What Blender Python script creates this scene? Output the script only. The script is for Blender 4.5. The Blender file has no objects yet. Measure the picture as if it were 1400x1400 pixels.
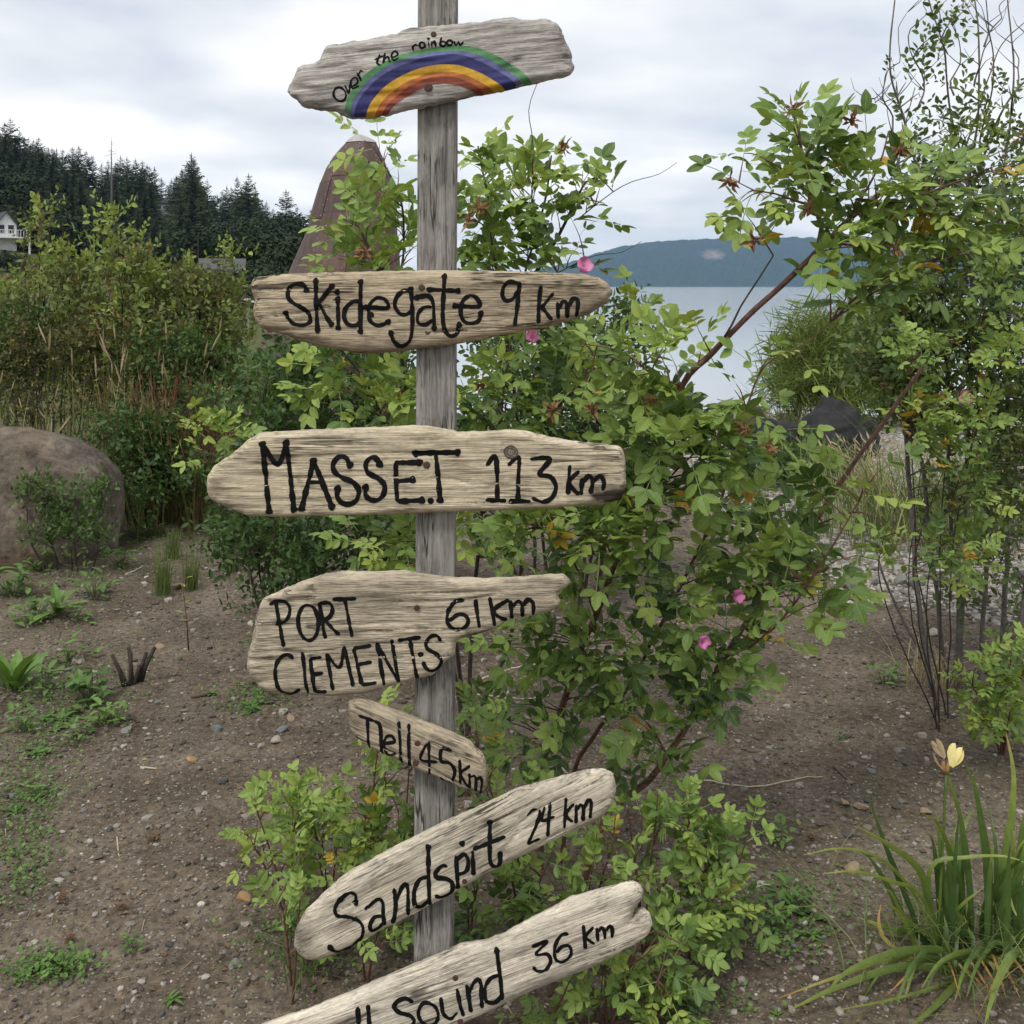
import bpy, math, random
import numpy as np
from mathutils import Vector, Matrix, Euler
from mathutils.geometry import delaunay_2d_cdt

R = math.radians
sc = bpy.context.scene
COL = sc.collection

# ------------------------------------------------------------------ camera
F, CX, HY, CH = 1500.0, 700.0, 391.0, 1.72      # focal length in photo pixels, principal column, horizon row, eye height
cam_d = bpy.data.cameras.new('camera')
cam_d.sensor_width = 36.0
cam_d.lens = 36.0 * F / 1400.0
cam_d.shift_y = -(700.0 - HY) / 1400.0
cam_d.clip_start = 0.05
cam_d.clip_end = 30000.0
cam = bpy.data.objects.new('camera', cam_d)
cam.location = (0, 0, CH)
cam.rotation_euler = (R(90), 0, 0)
COL.objects.link(cam)
sc.camera = cam

# ------------------------------------------------------------------ world, sun, exposure
SUN_EL, SUN_AZ = 56.0, 205.0     # overcast sun, above and behind the photographer
w = bpy.data.worlds.new('World'); sc.world = w; w.use_nodes = True
nt = w.node_tree; nt.nodes.clear()
def N(tree, kind, **kw):
    n = tree.nodes.new(kind)
    for k, v in kw.items():
        if k.startswith('i_'):
            n.inputs[k[2:].replace('_', ' ')].default_value = v
        else:
            setattr(n, k, v)
    return n
def ramp(tree, stops, src=None, interp='LINEAR'):
    n = tree.nodes.new('ShaderNodeValToRGB'); e = n.color_ramp.elements
    n.color_ramp.interpolation = interp
    while len(e) < len(stops): e.new(0.5)
    for el, (p, c) in zip(e, stops):
        el.position = p
        el.color = (c, c, c, 1) if isinstance(c, (int, float)) else (*c, 1)
    if src is not None: tree.links.new(src, n.inputs[0])
    return n
L = nt.links.new
out = N(nt, 'ShaderNodeOutputWorld'); bg = N(nt, 'ShaderNodeBackground'); bg.inputs[1].default_value = 0.1
sky = N(nt, 'ShaderNodeTexSky', sky_type='NISHITA', sun_disc=False, sun_elevation=R(SUN_EL), sun_rotation=R(SUN_AZ))
tc = N(nt, 'ShaderNodeTexCoord')
sep = N(nt, 'ShaderNodeSeparateXYZ'); L(tc.outputs['Generated'], sep.inputs[0])
zz = N(nt, 'ShaderNodeMath', operation='MAXIMUM'); L(sep.outputs[2], zz.inputs[0]); zz.inputs[1].default_value = 0.0
za = N(nt, 'ShaderNodeMath', operation='ADD'); L(zz.outputs[0], za.inputs[0]); za.inputs[1].default_value = 0.16
dx = N(nt, 'ShaderNodeMath', operation='DIVIDE'); L(sep.outputs[0], dx.inputs[0]); L(za.outputs[0], dx.inputs[1])
dy = N(nt, 'ShaderNodeMath', operation='DIVIDE'); L(sep.outputs[1], dy.inputs[0]); L(za.outputs[0], dy.inputs[1])
cmb = N(nt, 'ShaderNodeCombineXYZ'); L(dx.outputs[0], cmb.inputs[0]); L(dy.outputs[0], cmb.inputs[1])
n1 = N(nt, 'ShaderNodeTexNoise'); n1.inputs['Scale'].default_value = 0.75; n1.inputs['Detail'].default_value = 5; n1.inputs['Roughness'].default_value = 0.45; n1.inputs['Distortion'].default_value = 0.35
L(cmb.outputs[0], n1.inputs['Vector'])
n2 = N(nt, 'ShaderNodeTexNoise'); n2.inputs['Scale'].default_value = 2.0; n2.inputs['Detail'].default_value = 4; n2.inputs['Roughness'].default_value = 0.45
L(cmb.outputs[0], n2.inputs['Vector'])
nm = N(nt, 'ShaderNodeMix', data_type='FLOAT'); nm.inputs[0].default_value = 0.32
L(n1.outputs[0], nm.inputs[2]); L(n2.outputs[0], nm.inputs[3])
cl = ramp(nt, [(0.30, (4.5, 4.75, 5.2)), (0.41, (5.5, 5.7, 6.05)), (0.48, (6.4, 6.5, 6.7)), (0.55, (7.6, 7.6, 7.65)), (0.66, (9.3, 9.2, 9.0))], nm.outputs[0])
gap = ramp(nt, [(0.30, 0.45), (0.45, 0.08), (0.6, 0.0)], nm.outputs[0])
mx = N(nt, 'ShaderNodeMix', data_type='RGBA'); L(gap.outputs[0], mx.inputs[0]); L(cl.outputs[0], mx.inputs[6]); L(sky.outputs[0], mx.inputs[7])
L(mx.outputs[2], bg.inputs[0]); L(bg.outputs[0], out.inputs[0])

sd = bpy.data.lights.new('sun', 'SUN'); sd.energy = 1.5; sd.angle = R(14); sd.color = (1.0, 0.965, 0.91)
so = bpy.data.objects.new('sun', sd); COL.objects.link(so)
so.rotation_euler = (R(90 - SUN_EL), 0, R(-25))      # shines forward, down and a little to the right
sc.view_settings.view_transform = 'Standard'; sc.view_settings.look = 'None'
sc.view_settings.exposure = 0.58; sc.view_settings.gamma = 1.0; sc.view_settings.use_curve_mapping = False
sc.cycles.max_bounces = 6; sc.cycles.transparent_max_bounces = 6
sc.cycles.diffuse_bounces = 2; sc.cycles.glossy_bounces = 2; sc.cycles.transmission_bounces = 4

HAZE_D = 8.0e-5

# ------------------------------------------------------------------ small helpers
def P(px, py, D): return np.array([(px - CX) / F * D, D, CH - (py - HY) / F * D])
def lin(r, g, b):
    f = lambda c: (c / 255 / 12.92) if c / 255 <= 0.04045 else ((c / 255 + 0.055) / 1.055) ** 2.4
    return (f(r), f(g), f(b))
def _h(ix, iy, s):
    n = (ix * 374761393 + iy * 668265263 + s * 144269504) & 0xffffffff
    n = ((n ^ (n >> 13)) * 1274126177) & 0xffffffff
    return ((n ^ (n >> 16)) & 0xffff) / 65535.0
def vn(x, y, s=0):
    x = np.asarray(x, float); y = np.asarray(y, float)
    ix = np.floor(x).astype(np.int64); iy = np.floor(y).astype(np.int64)
    fx = x - ix; fy = y - iy; fx = fx * fx * (3 - 2 * fx); fy = fy * fy * (3 - 2 * fy)
    a = _h(ix, iy, s); b = _h(ix + 1, iy, s); c = _h(ix, iy + 1, s); d = _h(ix + 1, iy + 1, s)
    return (a * (1 - fx) + b * fx) * (1 - fy) + (c * (1 - fx) + d * fx) * fy
def fbm(x, y, s=0, o=4, g=0.5):
    t = 0; a = 1; m = 0
    for i in range(o):
        t = t + a * (vn(x * 2 ** i, y * 2 ** i, s + i * 17) - 0.5); m += a; a *= g
    return t / m * 2
def sst(a, b, x):
    t = np.clip((np.asarray(x, float) - a) / (b - a), 0, 1); return t * t * (3 - 2 * t)

def mesh_from(name, V, faces, smooth=False, attrs=None):
    """faces: list of int arrays (M,k); attrs: dict name -> per-vertex floats"""
    V = np.asarray(V, np.float32).reshape(-1, 3)
    faces = [np.asarray(f, np.int32) for f in faces if len(f)]
    me = bpy.data.meshes.new(name)
    me.vertices.add(len(V)); me.vertices.foreach_set('co', V.ravel())
    nl = sum(f.size for f in faces); npoly = sum(len(f) for f in faces)
    me.loops.add(nl); me.polygons.add(npoly)
    me.loops.foreach_set('vertex_index', np.concatenate([f.ravel() for f in faces]))
    tot = np.concatenate([np.full(len(f), f.shape[1], np.int32) for f in faces])
    st = np.concatenate([[0], np.cumsum(tot)[:-1]]).astype(np.int32)
    me.polygons.foreach_set('loop_start', st)
    try: me.polygons.foreach_set('loop_total', tot)
    except Exception: pass
    me.polygons.foreach_set('use_smooth', np.full(npoly, bool(smooth)))
    if attrs:
        for k, v in attrs.items():
            a = me.attributes.new(k, 'FLOAT', 'POINT'); a.data.foreach_set('value', np.asarray(v, np.float32))
    me.update(calc_edges=True); me.validate()
    return me

class Acc:
    """collects shapes into one mesh"""
    def __init__(s): s.v = []; s.f = {}; s.n = 0; s.a = {}
    def add(s, V, faces, **attrs):
        V = np.asarray(V, float).reshape(-1, 3)
        for f in faces:
            f = np.asarray(f, np.int64)
            if len(f): s.f.setdefault(f.shape[1], []).append(f + s.n)
        s.v.append(V); s.n += len(V)
        for k, v in attrs.items():
            s.a.setdefault(k, []).append(np.broadcast_to(np.asarray(v, float), (len(V),)))
    def mesh(s, name, smooth=False):
        return mesh_from(name, np.concatenate(s.v), [np.concatenate(x) for x in s.f.values()], smooth,
                         {k: np.concatenate(v) for k, v in s.a.items()})

def obj(name, me, mat=None, parent=None, loc=None, rot=None):
    o = bpy.data.objects.new(name, me); COL.objects.link(o)
    if mat is not None and me is not None and len(me.materials) == 0: me.materials.append(mat)
    if parent is not None: o.parent = parent
    if loc is not None: o.location = [float(c) for c in loc]
    if rot is not None: o.rotation_euler = rot
    return o
def tag(o, label=None, cat=None, group=None, kind=None):
    if label: o['label'] = label
    if cat: o['category'] = cat
    if group: o['group'] = group
    if kind: o['kind'] = kind
    return o
def empty(name, loc, label, cat, group=None):
    e = bpy.data.objects.new(name, None); COL.objects.link(e); e.location = [float(c) for c in loc]
    e.empty_display_size = 0.1
    return tag(e, label, cat, group)

def catmull(pts, step):
    pts = np.asarray(pts, float)
    if len(pts) == 2: pts = np.array([pts[0], (pts[0] + pts[1]) / 2, pts[1]])
    q = np.vstack([2 * pts[0] - pts[1], pts, 2 * pts[-1] - pts[-2]]); o = []
    for i in range(1, len(q) - 2):
        p0, p1, p2, p3 = q[i - 1:i + 3]
        n = max(1, int(np.linalg.norm(p2 - p1) / step))
        t = (np.arange(n) / n)[:, None]
        o.append(0.5 * (2 * p1 + (p2 - p0) * t + (2 * p0 - 5 * p1 + 4 * p2 - p3) * t ** 2 + (3 * p1 - p0 - 3 * p2 + p3) * t ** 3))
    o.append(pts[-1:]); return np.vstack(o)
def unit(v): v = np.asarray(v, float); return v / (np.linalg.norm(v, axis=-1, keepdims=True) + 1e-12)
def tube(pts, rad, k=6, cap=True):
    pts = np.asarray(pts, float); n = len(pts); rad = np.broadcast_to(np.asarray(rad, float), (n,))
    tan = unit(np.gradient(pts, axis=0))
    ref = np.array([0.31, 0.87, 0.38]) if abs(tan[0][1]) < 0.8 else np.array([1.0, 0.1, 0.2])
    u = unit(np.cross(tan, ref)); v = np.cross(tan, u)
    a = np.arange(k) * 2 * math.pi / k
    V = pts[:, None] + rad[:, None, None] * (np.cos(a)[None, :, None] * u[:, None] + np.sin(a)[None, :, None] * v[:, None])
    i = np.arange(n - 1)[:, None] * k; j = np.arange(k)[None, :]; j2 = (j + 1) % k
    Q = np.stack([i + j, i + j2, i + k + j2, i + k + j], -1).reshape(-1, 4)
    fs = [Q]
    if cap:
        T = np.stack([np.zeros(k - 2, int), np.arange(2, k), np.arange(1, k - 1)], -1)
        T2 = np.stack([np.zeros(k - 2, int), np.arange(1, k - 1), np.arange(2, k)], -1) + (n - 1) * k
        fs.append(np.vstack([T, T2]))
    return V.reshape(-1, 3), fs
def boxv(x0, x1, y0, y1, z0, z1):
    V = [(x, y, z) for z in (z0, z1) for y in (y0, y1) for x in (x0, x1)]
    return V, [np.array([(0, 2, 3, 1), (4, 5, 7, 6), (0, 1, 5, 4), (2, 6, 7, 3), (0, 4, 6, 2), (1, 3, 7, 5)])]

# ------------------------------------------------------------------ materials
def new_mat(name):
    m = bpy.data.materials.new(name); m.use_nodes = True
    t = m.node_tree; t.nodes.clear()
    o = t.nodes.new('ShaderNodeOutputMaterial'); b = t.nodes.new('ShaderNodeBsdfPrincipled')
    t.links.new(b.outputs[0], o.inputs[0]); return m, t, b, o
def mixc(t, fac, a, b, mode='MIX'):
    n = t.nodes.new('ShaderNodeMix'); n.data_type = 'RGBA'; n.blend_type = mode
    for i, v in ((0, fac), (6, a), (7, b)):
        if hasattr(v, 'links') or hasattr(v, 'is_linked'): t.links.new(v, n.inputs[i])
        else: n.inputs[i].default_value = v if i == 0 else (*v, 1)
    return n.outputs[2]
def noise(t, scale, detail=4, rough=0.5, vec=None, dist=0.0, out=0):
    n = t.nodes.new('ShaderNodeTexNoise'); n.inputs['Scale'].default_value = scale; n.inputs['Detail'].default_value = detail
    n.inputs['Roughness'].default_value = rough; n.inputs['Distortion'].default_value = dist
    if vec is not None: t.links.new(vec, n.inputs['Vector'])
    return n.outputs[out]
def objvec(t, scale=(1, 1, 1), kind='Object'):
    c = t.nodes.new('ShaderNodeTexCoord'); m = t.nodes.new('ShaderNodeMapping'); m.inputs['Scale'].default_value = scale
    t.links.new(c.outputs[kind], m.inputs[0]); return m.outputs[0]
def bump(t, b, h, strength, dist=0.01):
    n = t.nodes.new('ShaderNodeBump'); n.inputs['Strength'].default_value = strength; n.inputs['Distance'].default_value = dist
    t.links.new(h, n.inputs['Height']); t.links.new(n.outputs[0], b.inputs['Normal'])
def attr(t, name):
    n = t.nodes.new('ShaderNodeAttribute'); n.attribute_name = name; return n.outputs['Fac']
def plain(name, c, rough=0.7, var=0.15, sc_=8.0, metal=0.0, bmp=0.0):
    m, t, b, o = new_mat(name)
    n = noise(t, sc_, 5, 0.6, objvec(t))
    r = ramp(t, [(0.3, tuple(x * (1 - var) for x in c)), (0.7, tuple(min(1, x * (1 + var)) for x in c))], n)
    t.links.new(r.outputs[0], b.inputs['Base Color']); b.inputs['Roughness'].default_value = rough; b.inputs['Metallic'].default_value = metal
    if bmp: bump(t, b, n, bmp)
    return m
def wood_mat(name, light, mid, dark, stretch=(5, 40, 60), crack=0.5, blotch=0.5, seed=0.0):
    """weathered driftwood: long grain along the object's X axis"""
    m, t, b, o = new_mat(name)
    c = t.nodes.new('ShaderNodeTexCoord'); mp = t.nodes.new('ShaderNodeMapping'); mp.inputs['Location'].default_value = (seed, seed * 0.7, seed * 1.3)
    t.links.new(c.outputs['Object'], mp.inputs[0]); base = mp.outputs[0]
    def sv(s):
        q = t.nodes.new('ShaderNodeVectorMath'); q.operation = 'MULTIPLY'; q.inputs[1].default_value = s; t.links.new(base, q.inputs[0]); return q.outputs[0]
    wv = noise(t, 1.0, 5, 0.62, sv((7, 12, 20) if stretch[2] > stretch[0] else (14, 12, 5)))
    g1 = noise(t, 1.0, 6, 0.68, sv(stretch), 0.5)
    g2 = noise(t, 1.0, 4, 0.62, sv((stretch[0] * 2.2, stretch[1] * 3.4, stretch[2] * 3.4) if stretch[2] > stretch[0] else tuple(s_ * 2.6 for s_ in stretch)), 0.3)
    r1 = ramp(t, [(0.22, dark), (0.36, mid), (0.54, light), (0.75, tuple(min(0.8, x * 1.22) for x in light))], g1)
    r2 = ramp(t, [(0.28, 0.36), (0.37, 0.74), (0.47, 1.0), (0.7, 1.14)], g2)
    col = mixc(t, 0.85, r1.outputs[0], r2.outputs[0], 'MULTIPLY')
    bl = ramp(t, [(0.34, (0.50, 0.49, 0.48)), (0.47, (0.86, 0.85, 0.84)), (0.62, (1.08, 1.07, 1.05))], wv)
    col = mixc(t, blotch, col, bl.outputs[0], 'MULTIPLY')
    hz_ = stretch[2] > stretch[0]
    for cv, cw, cd, gs, ga in (((2.0, 30, 40), 0.026, 0.10, 6.0, 1.0), ((4.5, 50, 80), 0.042, 0.34, 11.0, 0.8), ((9.0, 70, 120), 0.05, 0.5, 17.0, 0.7)):
        ck = noise(t, 1.0, 3, 0.5, sv(cv if hz_ else cv[::-1]), 0.5)
        cr = ramp(t, [(0.5 - cw, 1.0), (0.5 - cw * .35, cd), (0.5 + cw * .35, cd), (0.5 + cw, 1.0)], ck)
        gate = ramp(t, [(0.49, 0.0), (0.56, crack * ga)], noise(t, gs, 3, 0.5, base))
        col = mixc(t, gate.outputs[0], col, cr.outputs[0], 'MULTIPLY')
    fk = ramp(t, [(0.3, 0.88), (0.7, 1.26)], noise(t, 1.0, 3, 0.7, sv((70, 220, 280) if hz_ else (280, 220, 40))))
    col = mixc(t, 1.0, col, fk.outputs[0], 'MULTIPLY')
    stn = N(t, 'ShaderNodeMath', operation='MULTIPLY', use_clamp=True); t.links.new(attr(t, 'stain'), stn.inputs[0]); sn = ramp(t, [(0.25, 0.7), (0.5, 1.0)], g1); t.links.new(sn.outputs[0], stn.inputs[1])
    col = mixc(t, stn.outputs[0], col, (0.035, 0.026, 0.02))
    t.links.new(col, b.inputs['Base Color']); b.inputs['Roughness'].default_value = 0.85
    b.inputs['Specular IOR Level'].default_value = 0.2
    s = t.nodes.new('ShaderNodeMath'); s.operation = 'ADD'; t.links.new(g1, s.inputs[0]); t.links.new(g2, s.inputs[1])
    bump(t, b, s.outputs[0], 0.9, 0.004)
    return m
def leaf_mat(name, stops, transl=0.27, rib=0.35, rough=0.5):
    m, t, b, o = new_mat(name)
    tn = attr(t, 'tint'); r = ramp(t, stops, tn)
    mid = ramp(t, [(0.86, 0.0), (1.0, rib)], attr(t, 'mid'))
    col = mixc(t, mid.outputs[0], r.outputs[0], (0.32, 0.42, 0.14))
    nz = ramp(t, [(0.3, 0.8), (0.7, 1.12)], noise(t, 35.0, 3, 0.6, objvec(t)))
    col = mixc(t, 1.0, col, nz.outputs[0], 'MULTIPLY')
    t.links.new(col, b.inputs['Base Color']); b.inputs['Roughness'].default_value = rough; b.inputs['Specular IOR Level'].default_value = 0.35
    tr = t.nodes.new('ShaderNodeBsdfTranslucent'); c2 = mixc(t, 1.0, col, (1.15, 1.1, 0.6), 'MULTIPLY'); t.links.new(c2, tr.inputs[0])
    ms = t.nodes.new('ShaderNodeMixShader'); ms.inputs[0].default_value = transl
    t.links.new(b.outputs[0], ms.inputs[1]); t.links.new(tr.outputs[0], ms.inputs[2]); t.links.new(ms.outputs[0], o.inputs[0])
    return m
ROSE = leaf_mat('rose_leaf', [(0.0, (0.040, 0.078, 0.024)), (0.3, (0.098, 0.168, 0.042)), (0.55, (0.205, 0.305, 0.068)), (0.8, (0.31, 0.415, 0.098)),
                              (0.86, (0.30, 0.36, 0.06)), (0.92, (0.52, 0.33, 0.04)), (1.0, (0.36, 0.15, 0.04))])
SHRUB = leaf_mat('shrub_leaf', [(0.0, (0.045, 0.07, 0.026)), (0.4, (0.09, 0.14, 0.042)), (0.75, (0.17, 0.245, 0.065)), (0.86, (0.22, 0.27, 0.075)), (0.92, (0.35, 0.24, 0.06)), (1.0, (0.20, 0.10, 0.05))], 0.28, 0.15)
HEDGE = leaf_mat('hedge_leaf', [(0.0, (0.10, 0.085, 0.042)), (0.3, (0.125, 0.13, 0.050)), (0.55, (0.145, 0.195, 0.056)), (0.82, (0.28, 0.36, 0.085)), (0.9, (0.29, 0.22, 0.09)), (1.0, (0.26, 0.13, 0.07))], 0.3, 0.1)
DARKG = leaf_mat('dark_green_leaf', [(0.0, (0.030, 0.055, 0.02)), (0.5, (0.06, 0.115, 0.032)), (0.85, (0.11, 0.185, 0.05)), (1.0, (0.16, 0.22, 0.07))], 0.28, 0.12)
BROOM = leaf_mat('broom_leaf', [(0.0, (0.09, 0.13, 0.036)), (0.6, (0.16, 0.22, 0.058)), (1.0, (0.25, 0.31, 0.08))], 0.3, 0.0)
WEED = leaf_mat('weed_leaf', [(0.0, (0.06, 0.12, 0.03)), (0.5, (0.12, 0.22, 0.05)), (0.85, (0.18, 0.30, 0.07)), (1.0, (0.17, 0.045, 0.04))], 0.3, 0.2)
GRASSG = leaf_mat('grass_blade', [(0.0, (0.07, 0.12, 0.03)), (0.5, (0.15, 0.20, 0.06)), (0.8, (0.34, 0.29, 0.15)), (1.0, (0.48, 0.38, 0.24))], 0.3, 0.0)
SORREL = leaf_mat('sorrel_leaf', [(0.0, (0.12, 0.085, 0.04)), (0.8, (0.15, 0.09, 0.045)), (1.0, (0.21, 0.085, 0.05))], 0.25, 0.0)
IRIS = leaf_mat('iris_leaf', [(0.0, (0.035, 0.075, 0.025)), (0.4, (0.09, 0.15, 0.035)), (0.7, (0.21, 0.27, 0.05)), (0.88, (0.36, 0.37, 0.11)), (1.0, (0.42, 0.20, 0.06))], 0.3, 0.25, 0.42)
DARKT = leaf_mat('dark_tree_leaf', [(0.0, (0.012, 0.022, 0.010)), (0.5, (0.024, 0.042, 0.017)), (1.0, (0.05, 0.07, 0.026))], 0.12, 0.0, 0.8)
NEEDLE = leaf_mat('conifer_needle', [(0.0, (0.014, 0.024, 0.009)), (0.6, (0.029, 0.046, 0.016)), (1.0, (0.06, 0.076, 0.024))], 0.1, 0.0, 0.8)
BARK_RED = plain('red_cane_bark', (0.115, 0.050, 0.032), 0.65, 0.45, 60, bmp=0.4)
BARK_GREY = plain('grey_stem_bark', (0.125, 0.112, 0.10), 0.85, 0.4, 40, bmp=0.5)
BARK_DARK = plain('dark_twig_bark', (0.05, 0.035, 0.027), 0.8, 0.4, 50)
BARK_BROWN = plain('brown_trunk_bark', (0.07, 0.055, 0.045), 0.9, 0.4, 6)
PINK = leaf_mat('pink_petal', [(0.0, (0.62, 0.14, 0.40)), (1.0, (0.80, 0.36, 0.62))], 0.35, 0.0, 0.6)
PETALY = leaf_mat('yellow_petal', [(0.0, (0.78, 0.62, 0.14)), (1.0, (0.86, 0.77, 0.36))], 0.3, 0.0, 0.6)
DRY = leaf_mat('dried_petal', [(0.0, (0.16, 0.075, 0.04)), (1.0, (0.36, 0.20, 0.10))], 0.2, 0.0, 0.8)
STONE = {}
def stone_mat(name, c, sp=0.3, scale=30):
    m, t, b, o = new_mat(name); v = objvec(t)
    n = noise(t, scale, 6, 0.65, v); n2 = noise(t, scale * 0.25, 3, 0.5, v)
    r = ramp(t, [(0.25, tuple(x * (1 - sp) for x in c)), (0.5, c), (0.75, tuple(min(1, x * (1 + sp)) for x in c))], n)
    r2 = ramp(t, [(0.35, 0.75), (0.65, 1.1)], n2)
    t.links.new(mixc(t, 1.0, r.outputs[0], r2.outputs[0], 'MULTIPLY'), b.inputs['Base Color'])
    b.inputs['Roughness'].default_value = 0.85; b.inputs['Specular IOR Level'].default_value = 0.25
    bump(t, b, n, 0.5, 0.01 * 30 / scale); return m
for k, c in dict(grey=(0.22, 0.21, 0.19), pale=(0.42, 0.38, 0.32), tan=(0.33, 0.25, 0.16), dark=(0.10, 0.10, 0.10), orange=(0.40, 0.25, 0.12), blue=(0.185, 0.195, 0.20)).items():
    STONE[k] = stone_mat('stone_' + k, c)
BLACKP, t, b, o = new_mat('black_paint')
b.inputs['Base Color'].default_value = (0.006, 0.006, 0.006, 1); b.inputs['Roughness'].default_value = 0.8; b.inputs['Specular IOR Level'].default_value = 0.12
chip = ramp(t, [(0.25, 0.8), (0.32, 0.0)], noise(t, 1.0, 4, 0.6, objvec(t, (60, 60, 340)), 0.3))      # worn flecks where the wood shows through
tr_ = t.nodes.new('ShaderNodeBsdfTransparent'); ms_ = t.nodes.new('ShaderNodeMixShader')
t.links.new(chip.outputs[0], ms_.inputs[0]); t.links.new(b.outputs[0], ms_.inputs[1]); t.links.new(tr_.outputs[0], ms_.inputs[2]); t.links.new(ms_.outputs[0], o.inputs[0])
RUSTY = plain('rusty_nail', (0.06, 0.028, 0.018), 0.7, 0.5, 200)
# ------------------------------------------------------------------ terrain
HILL_PX = np.array([-400, -100, 0, 80, 150, 230, 300, 370, 430, 520, 600])
HILL_H = np.array([44, 33, 27, 21, 16, 11.5, 8.0, 5.0, 3.0, 1.0, 0.0])
def shore(x):        # the beach edge runs left to right in front, and curves away to the left
    return 24.0 + np.clip(-(x + 2.0), 0, 400) * 6.0 + 0.5 * np.sin(x * 0.5)
def gh(x, y):
    x = np.asarray(x, float); y = np.asarray(y, float)
    near = 1 - sst(25, 70, np.hypot(x, y))
    z = near * (0.030 * fbm(x * 1.1, y * 1.1, 3, 3) + 0.020 * fbm(x * 8, y * 8, 8, 4, 0.55)) + 0.25 * sst(8, 40, -x)
    beach = y - shore(x)
    z = z - 1.75 * sst(-11, 3.0, beach) - 3.0 * sst(2, 60, beach)
    px = CX + F * x / np.maximum(y, 1.0)
    hh = np.interp(px, HILL_PX, HILL_H) * sst(95, 300, y) * (y > 20)
    land = 1 - sst(-11, 3, beach)
    z = z + hh * np.maximum(land, sst(100, 200, y)) * (px < 600) + (hh > 0.3) * 4.75 * sst(0, 1.5, hh) * sst(-11, 60, beach) * 0
    return z
def G(px, py):
    D = CH * F / (py - HY)
    for _ in range(4):
        z = float(gh((px - CX) / F * D, D)); D = (CH - z) * F / (py - HY)
    return np.array([(px - CX) / F * D, D, float(gh((px - CX) / F * D, D))])
def onG(px, D):
    x = (px - CX) / F * D
    return np.array([x, D, float(gh(x, D))])

fine = np.arange(-31, 31.01, 0.17)
ang = np.radians(np.concatenate([np.arange(-180, -31, 4.0), fine, np.arange(34, 180, 4.0)]))
rad = [0.15]
while rad[-1] < 1500:
    r_ = rad[-1]; rad.append(r_ * (1.25 if r_ < 1.2 else 1.0085 if r_ < 16 else 1.02 if r_ < 60 else 1.06))
rad = np.array(rad)
AA, RR = np.meshgrid(ang, rad)
X = RR * np.sin(AA); Y = RR * np.cos(AA); Z = gh(X, Y)
na, nr = len(ang), len(rad)
V = np.stack([X, Y, Z], -1).reshape(-1, 3)
i = np.arange(nr - 1)[:, None] * na; j = np.arange(na)[None, :]; j2 = (j + 1) % na
Q = np.stack([i + j, i + j2, i + na + j2, i + na + j], -1).reshape(-1, 4)[:, ::-1]
V = np.vstack([V, [[0, 0, float(gh(0, 0))]]]); ctr = len(V) - 1
T = np.stack([np.full(na, ctr), np.arange(na), (np.arange(na) + 1) % na], -1)[:, ::-1]
vx, vy = V[:, 0], V[:, 1]
pxv = CX + F * vx / np.maximum(vy, 0.5)
grav = sst(0.38, 0.62, sst(0.35, 1.6, (vx - 0.85 + 0.5 * fbm(vx * 0.6, vy * 0.6, 21, 3))) * sst(4.9, 6.6, vy + 0.9 * fbm(vx, vy, 5, 3)))
grav = np.maximum(grav, sst(11.5, 14, vy) * sst(-1.5, 0.5, vx))
green = np.maximum(sst(6.8, 9.0, vy) * (1 - sst(-1.4, -0.4, vx)), sst(0.5, 0.75, fbm(vx * 1.1, vy * 1.1, 33, 3) + 0.25 + 0.5 * sst(-1.2, -2.4, vx)) * 0.10)
green = np.where(vy > 60, 1, green)
ground_me = mesh_from('ground', V, [Q, T], True, dict(gravel=grav, green=green))
m, t, b, o = new_mat('soil'); v = objvec(t)
nA = noise(t, 2.2, 5, 0.6, v); nB = noise(t, 45, 5, 0.7, v)
soil = ramp(t, [(0.3, (0.076, 0.057, 0.040)), (0.5, (0.128, 0.101, 0.073)), (0.72, (0.205, 0.167, 0.124))], nA)
sp = ramp(t, [(0.3, 0.42), (0.5, 0.95), (0.72, 1.6)], nB)
c1 = mixc(t, 1.0, soil.outputs[0], sp.outputs[0], 'MULTIPLY')
vor = t.nodes.new('ShaderNodeTexVoronoi'); vor.inputs['Scale'].default_value = 75; t.links.new(v, vor.inputs['Vector'])
vs = t.nodes.new('ShaderNodeSeparateColor'); t.links.new(vor.outputs['Color'], vs.inputs[0])
peb = ramp(t, [(0.70, 0.0), (0.74, 0.8)], vs.outputs[0])
dist = ramp(t, [(0.25, 1.0), (0.45, 0.0)], vor.outputs['Distance'])
pm = t.nodes.new('ShaderNodeMath'); pm.operation = 'MULTIPLY'; t.links.new(peb.outputs[0], pm.inputs[0]); t.links.new(dist.outputs[0], pm.inputs[1])
pc = ramp(t, [(0.0, (0.12, 0.115, 0.11)), (0.5, (0.24, 0.22, 0.19)), (1.0, (0.40, 0.37, 0.31))], vs.outputs[1])
c1 = mixc(t, pm.outputs[0], c1, pc.outputs[0])
gv = t.nodes.new('ShaderNodeTexVoronoi'); gv.inputs['Scale'].default_value = 26; t.links.new(v, gv.inputs['Vector'])
gs = t.nodes.new('ShaderNodeSeparateColor'); t.links.new(gv.outputs['Color'], gs.inputs[0])
gc = ramp(t, [(0.0, (0.12, 0.11, 0.10)), (0.5, (0.25, 0.235, 0.21)), (1.0, (0.42, 0.40, 0.37))], gs.outputs[1])
c1 = mixc(t, attr(t, 'gravel'), c1, gc.outputs[0])
gcol = ramp(t, [(0.3, (0.05, 0.065, 0.022)), (0.7, (0.10, 0.12, 0.04))], noise(t, 9, 4, 0.6, v))
c1 = mixc(t, attr(t, 'green'), c1, gcol.outputs[0])
t.links.new(c1, b.inputs['Base Color']); b.inputs['Roughness'].default_value = 0.95; b.inputs['Specular IOR Level'].default_value = 0.15
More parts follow.
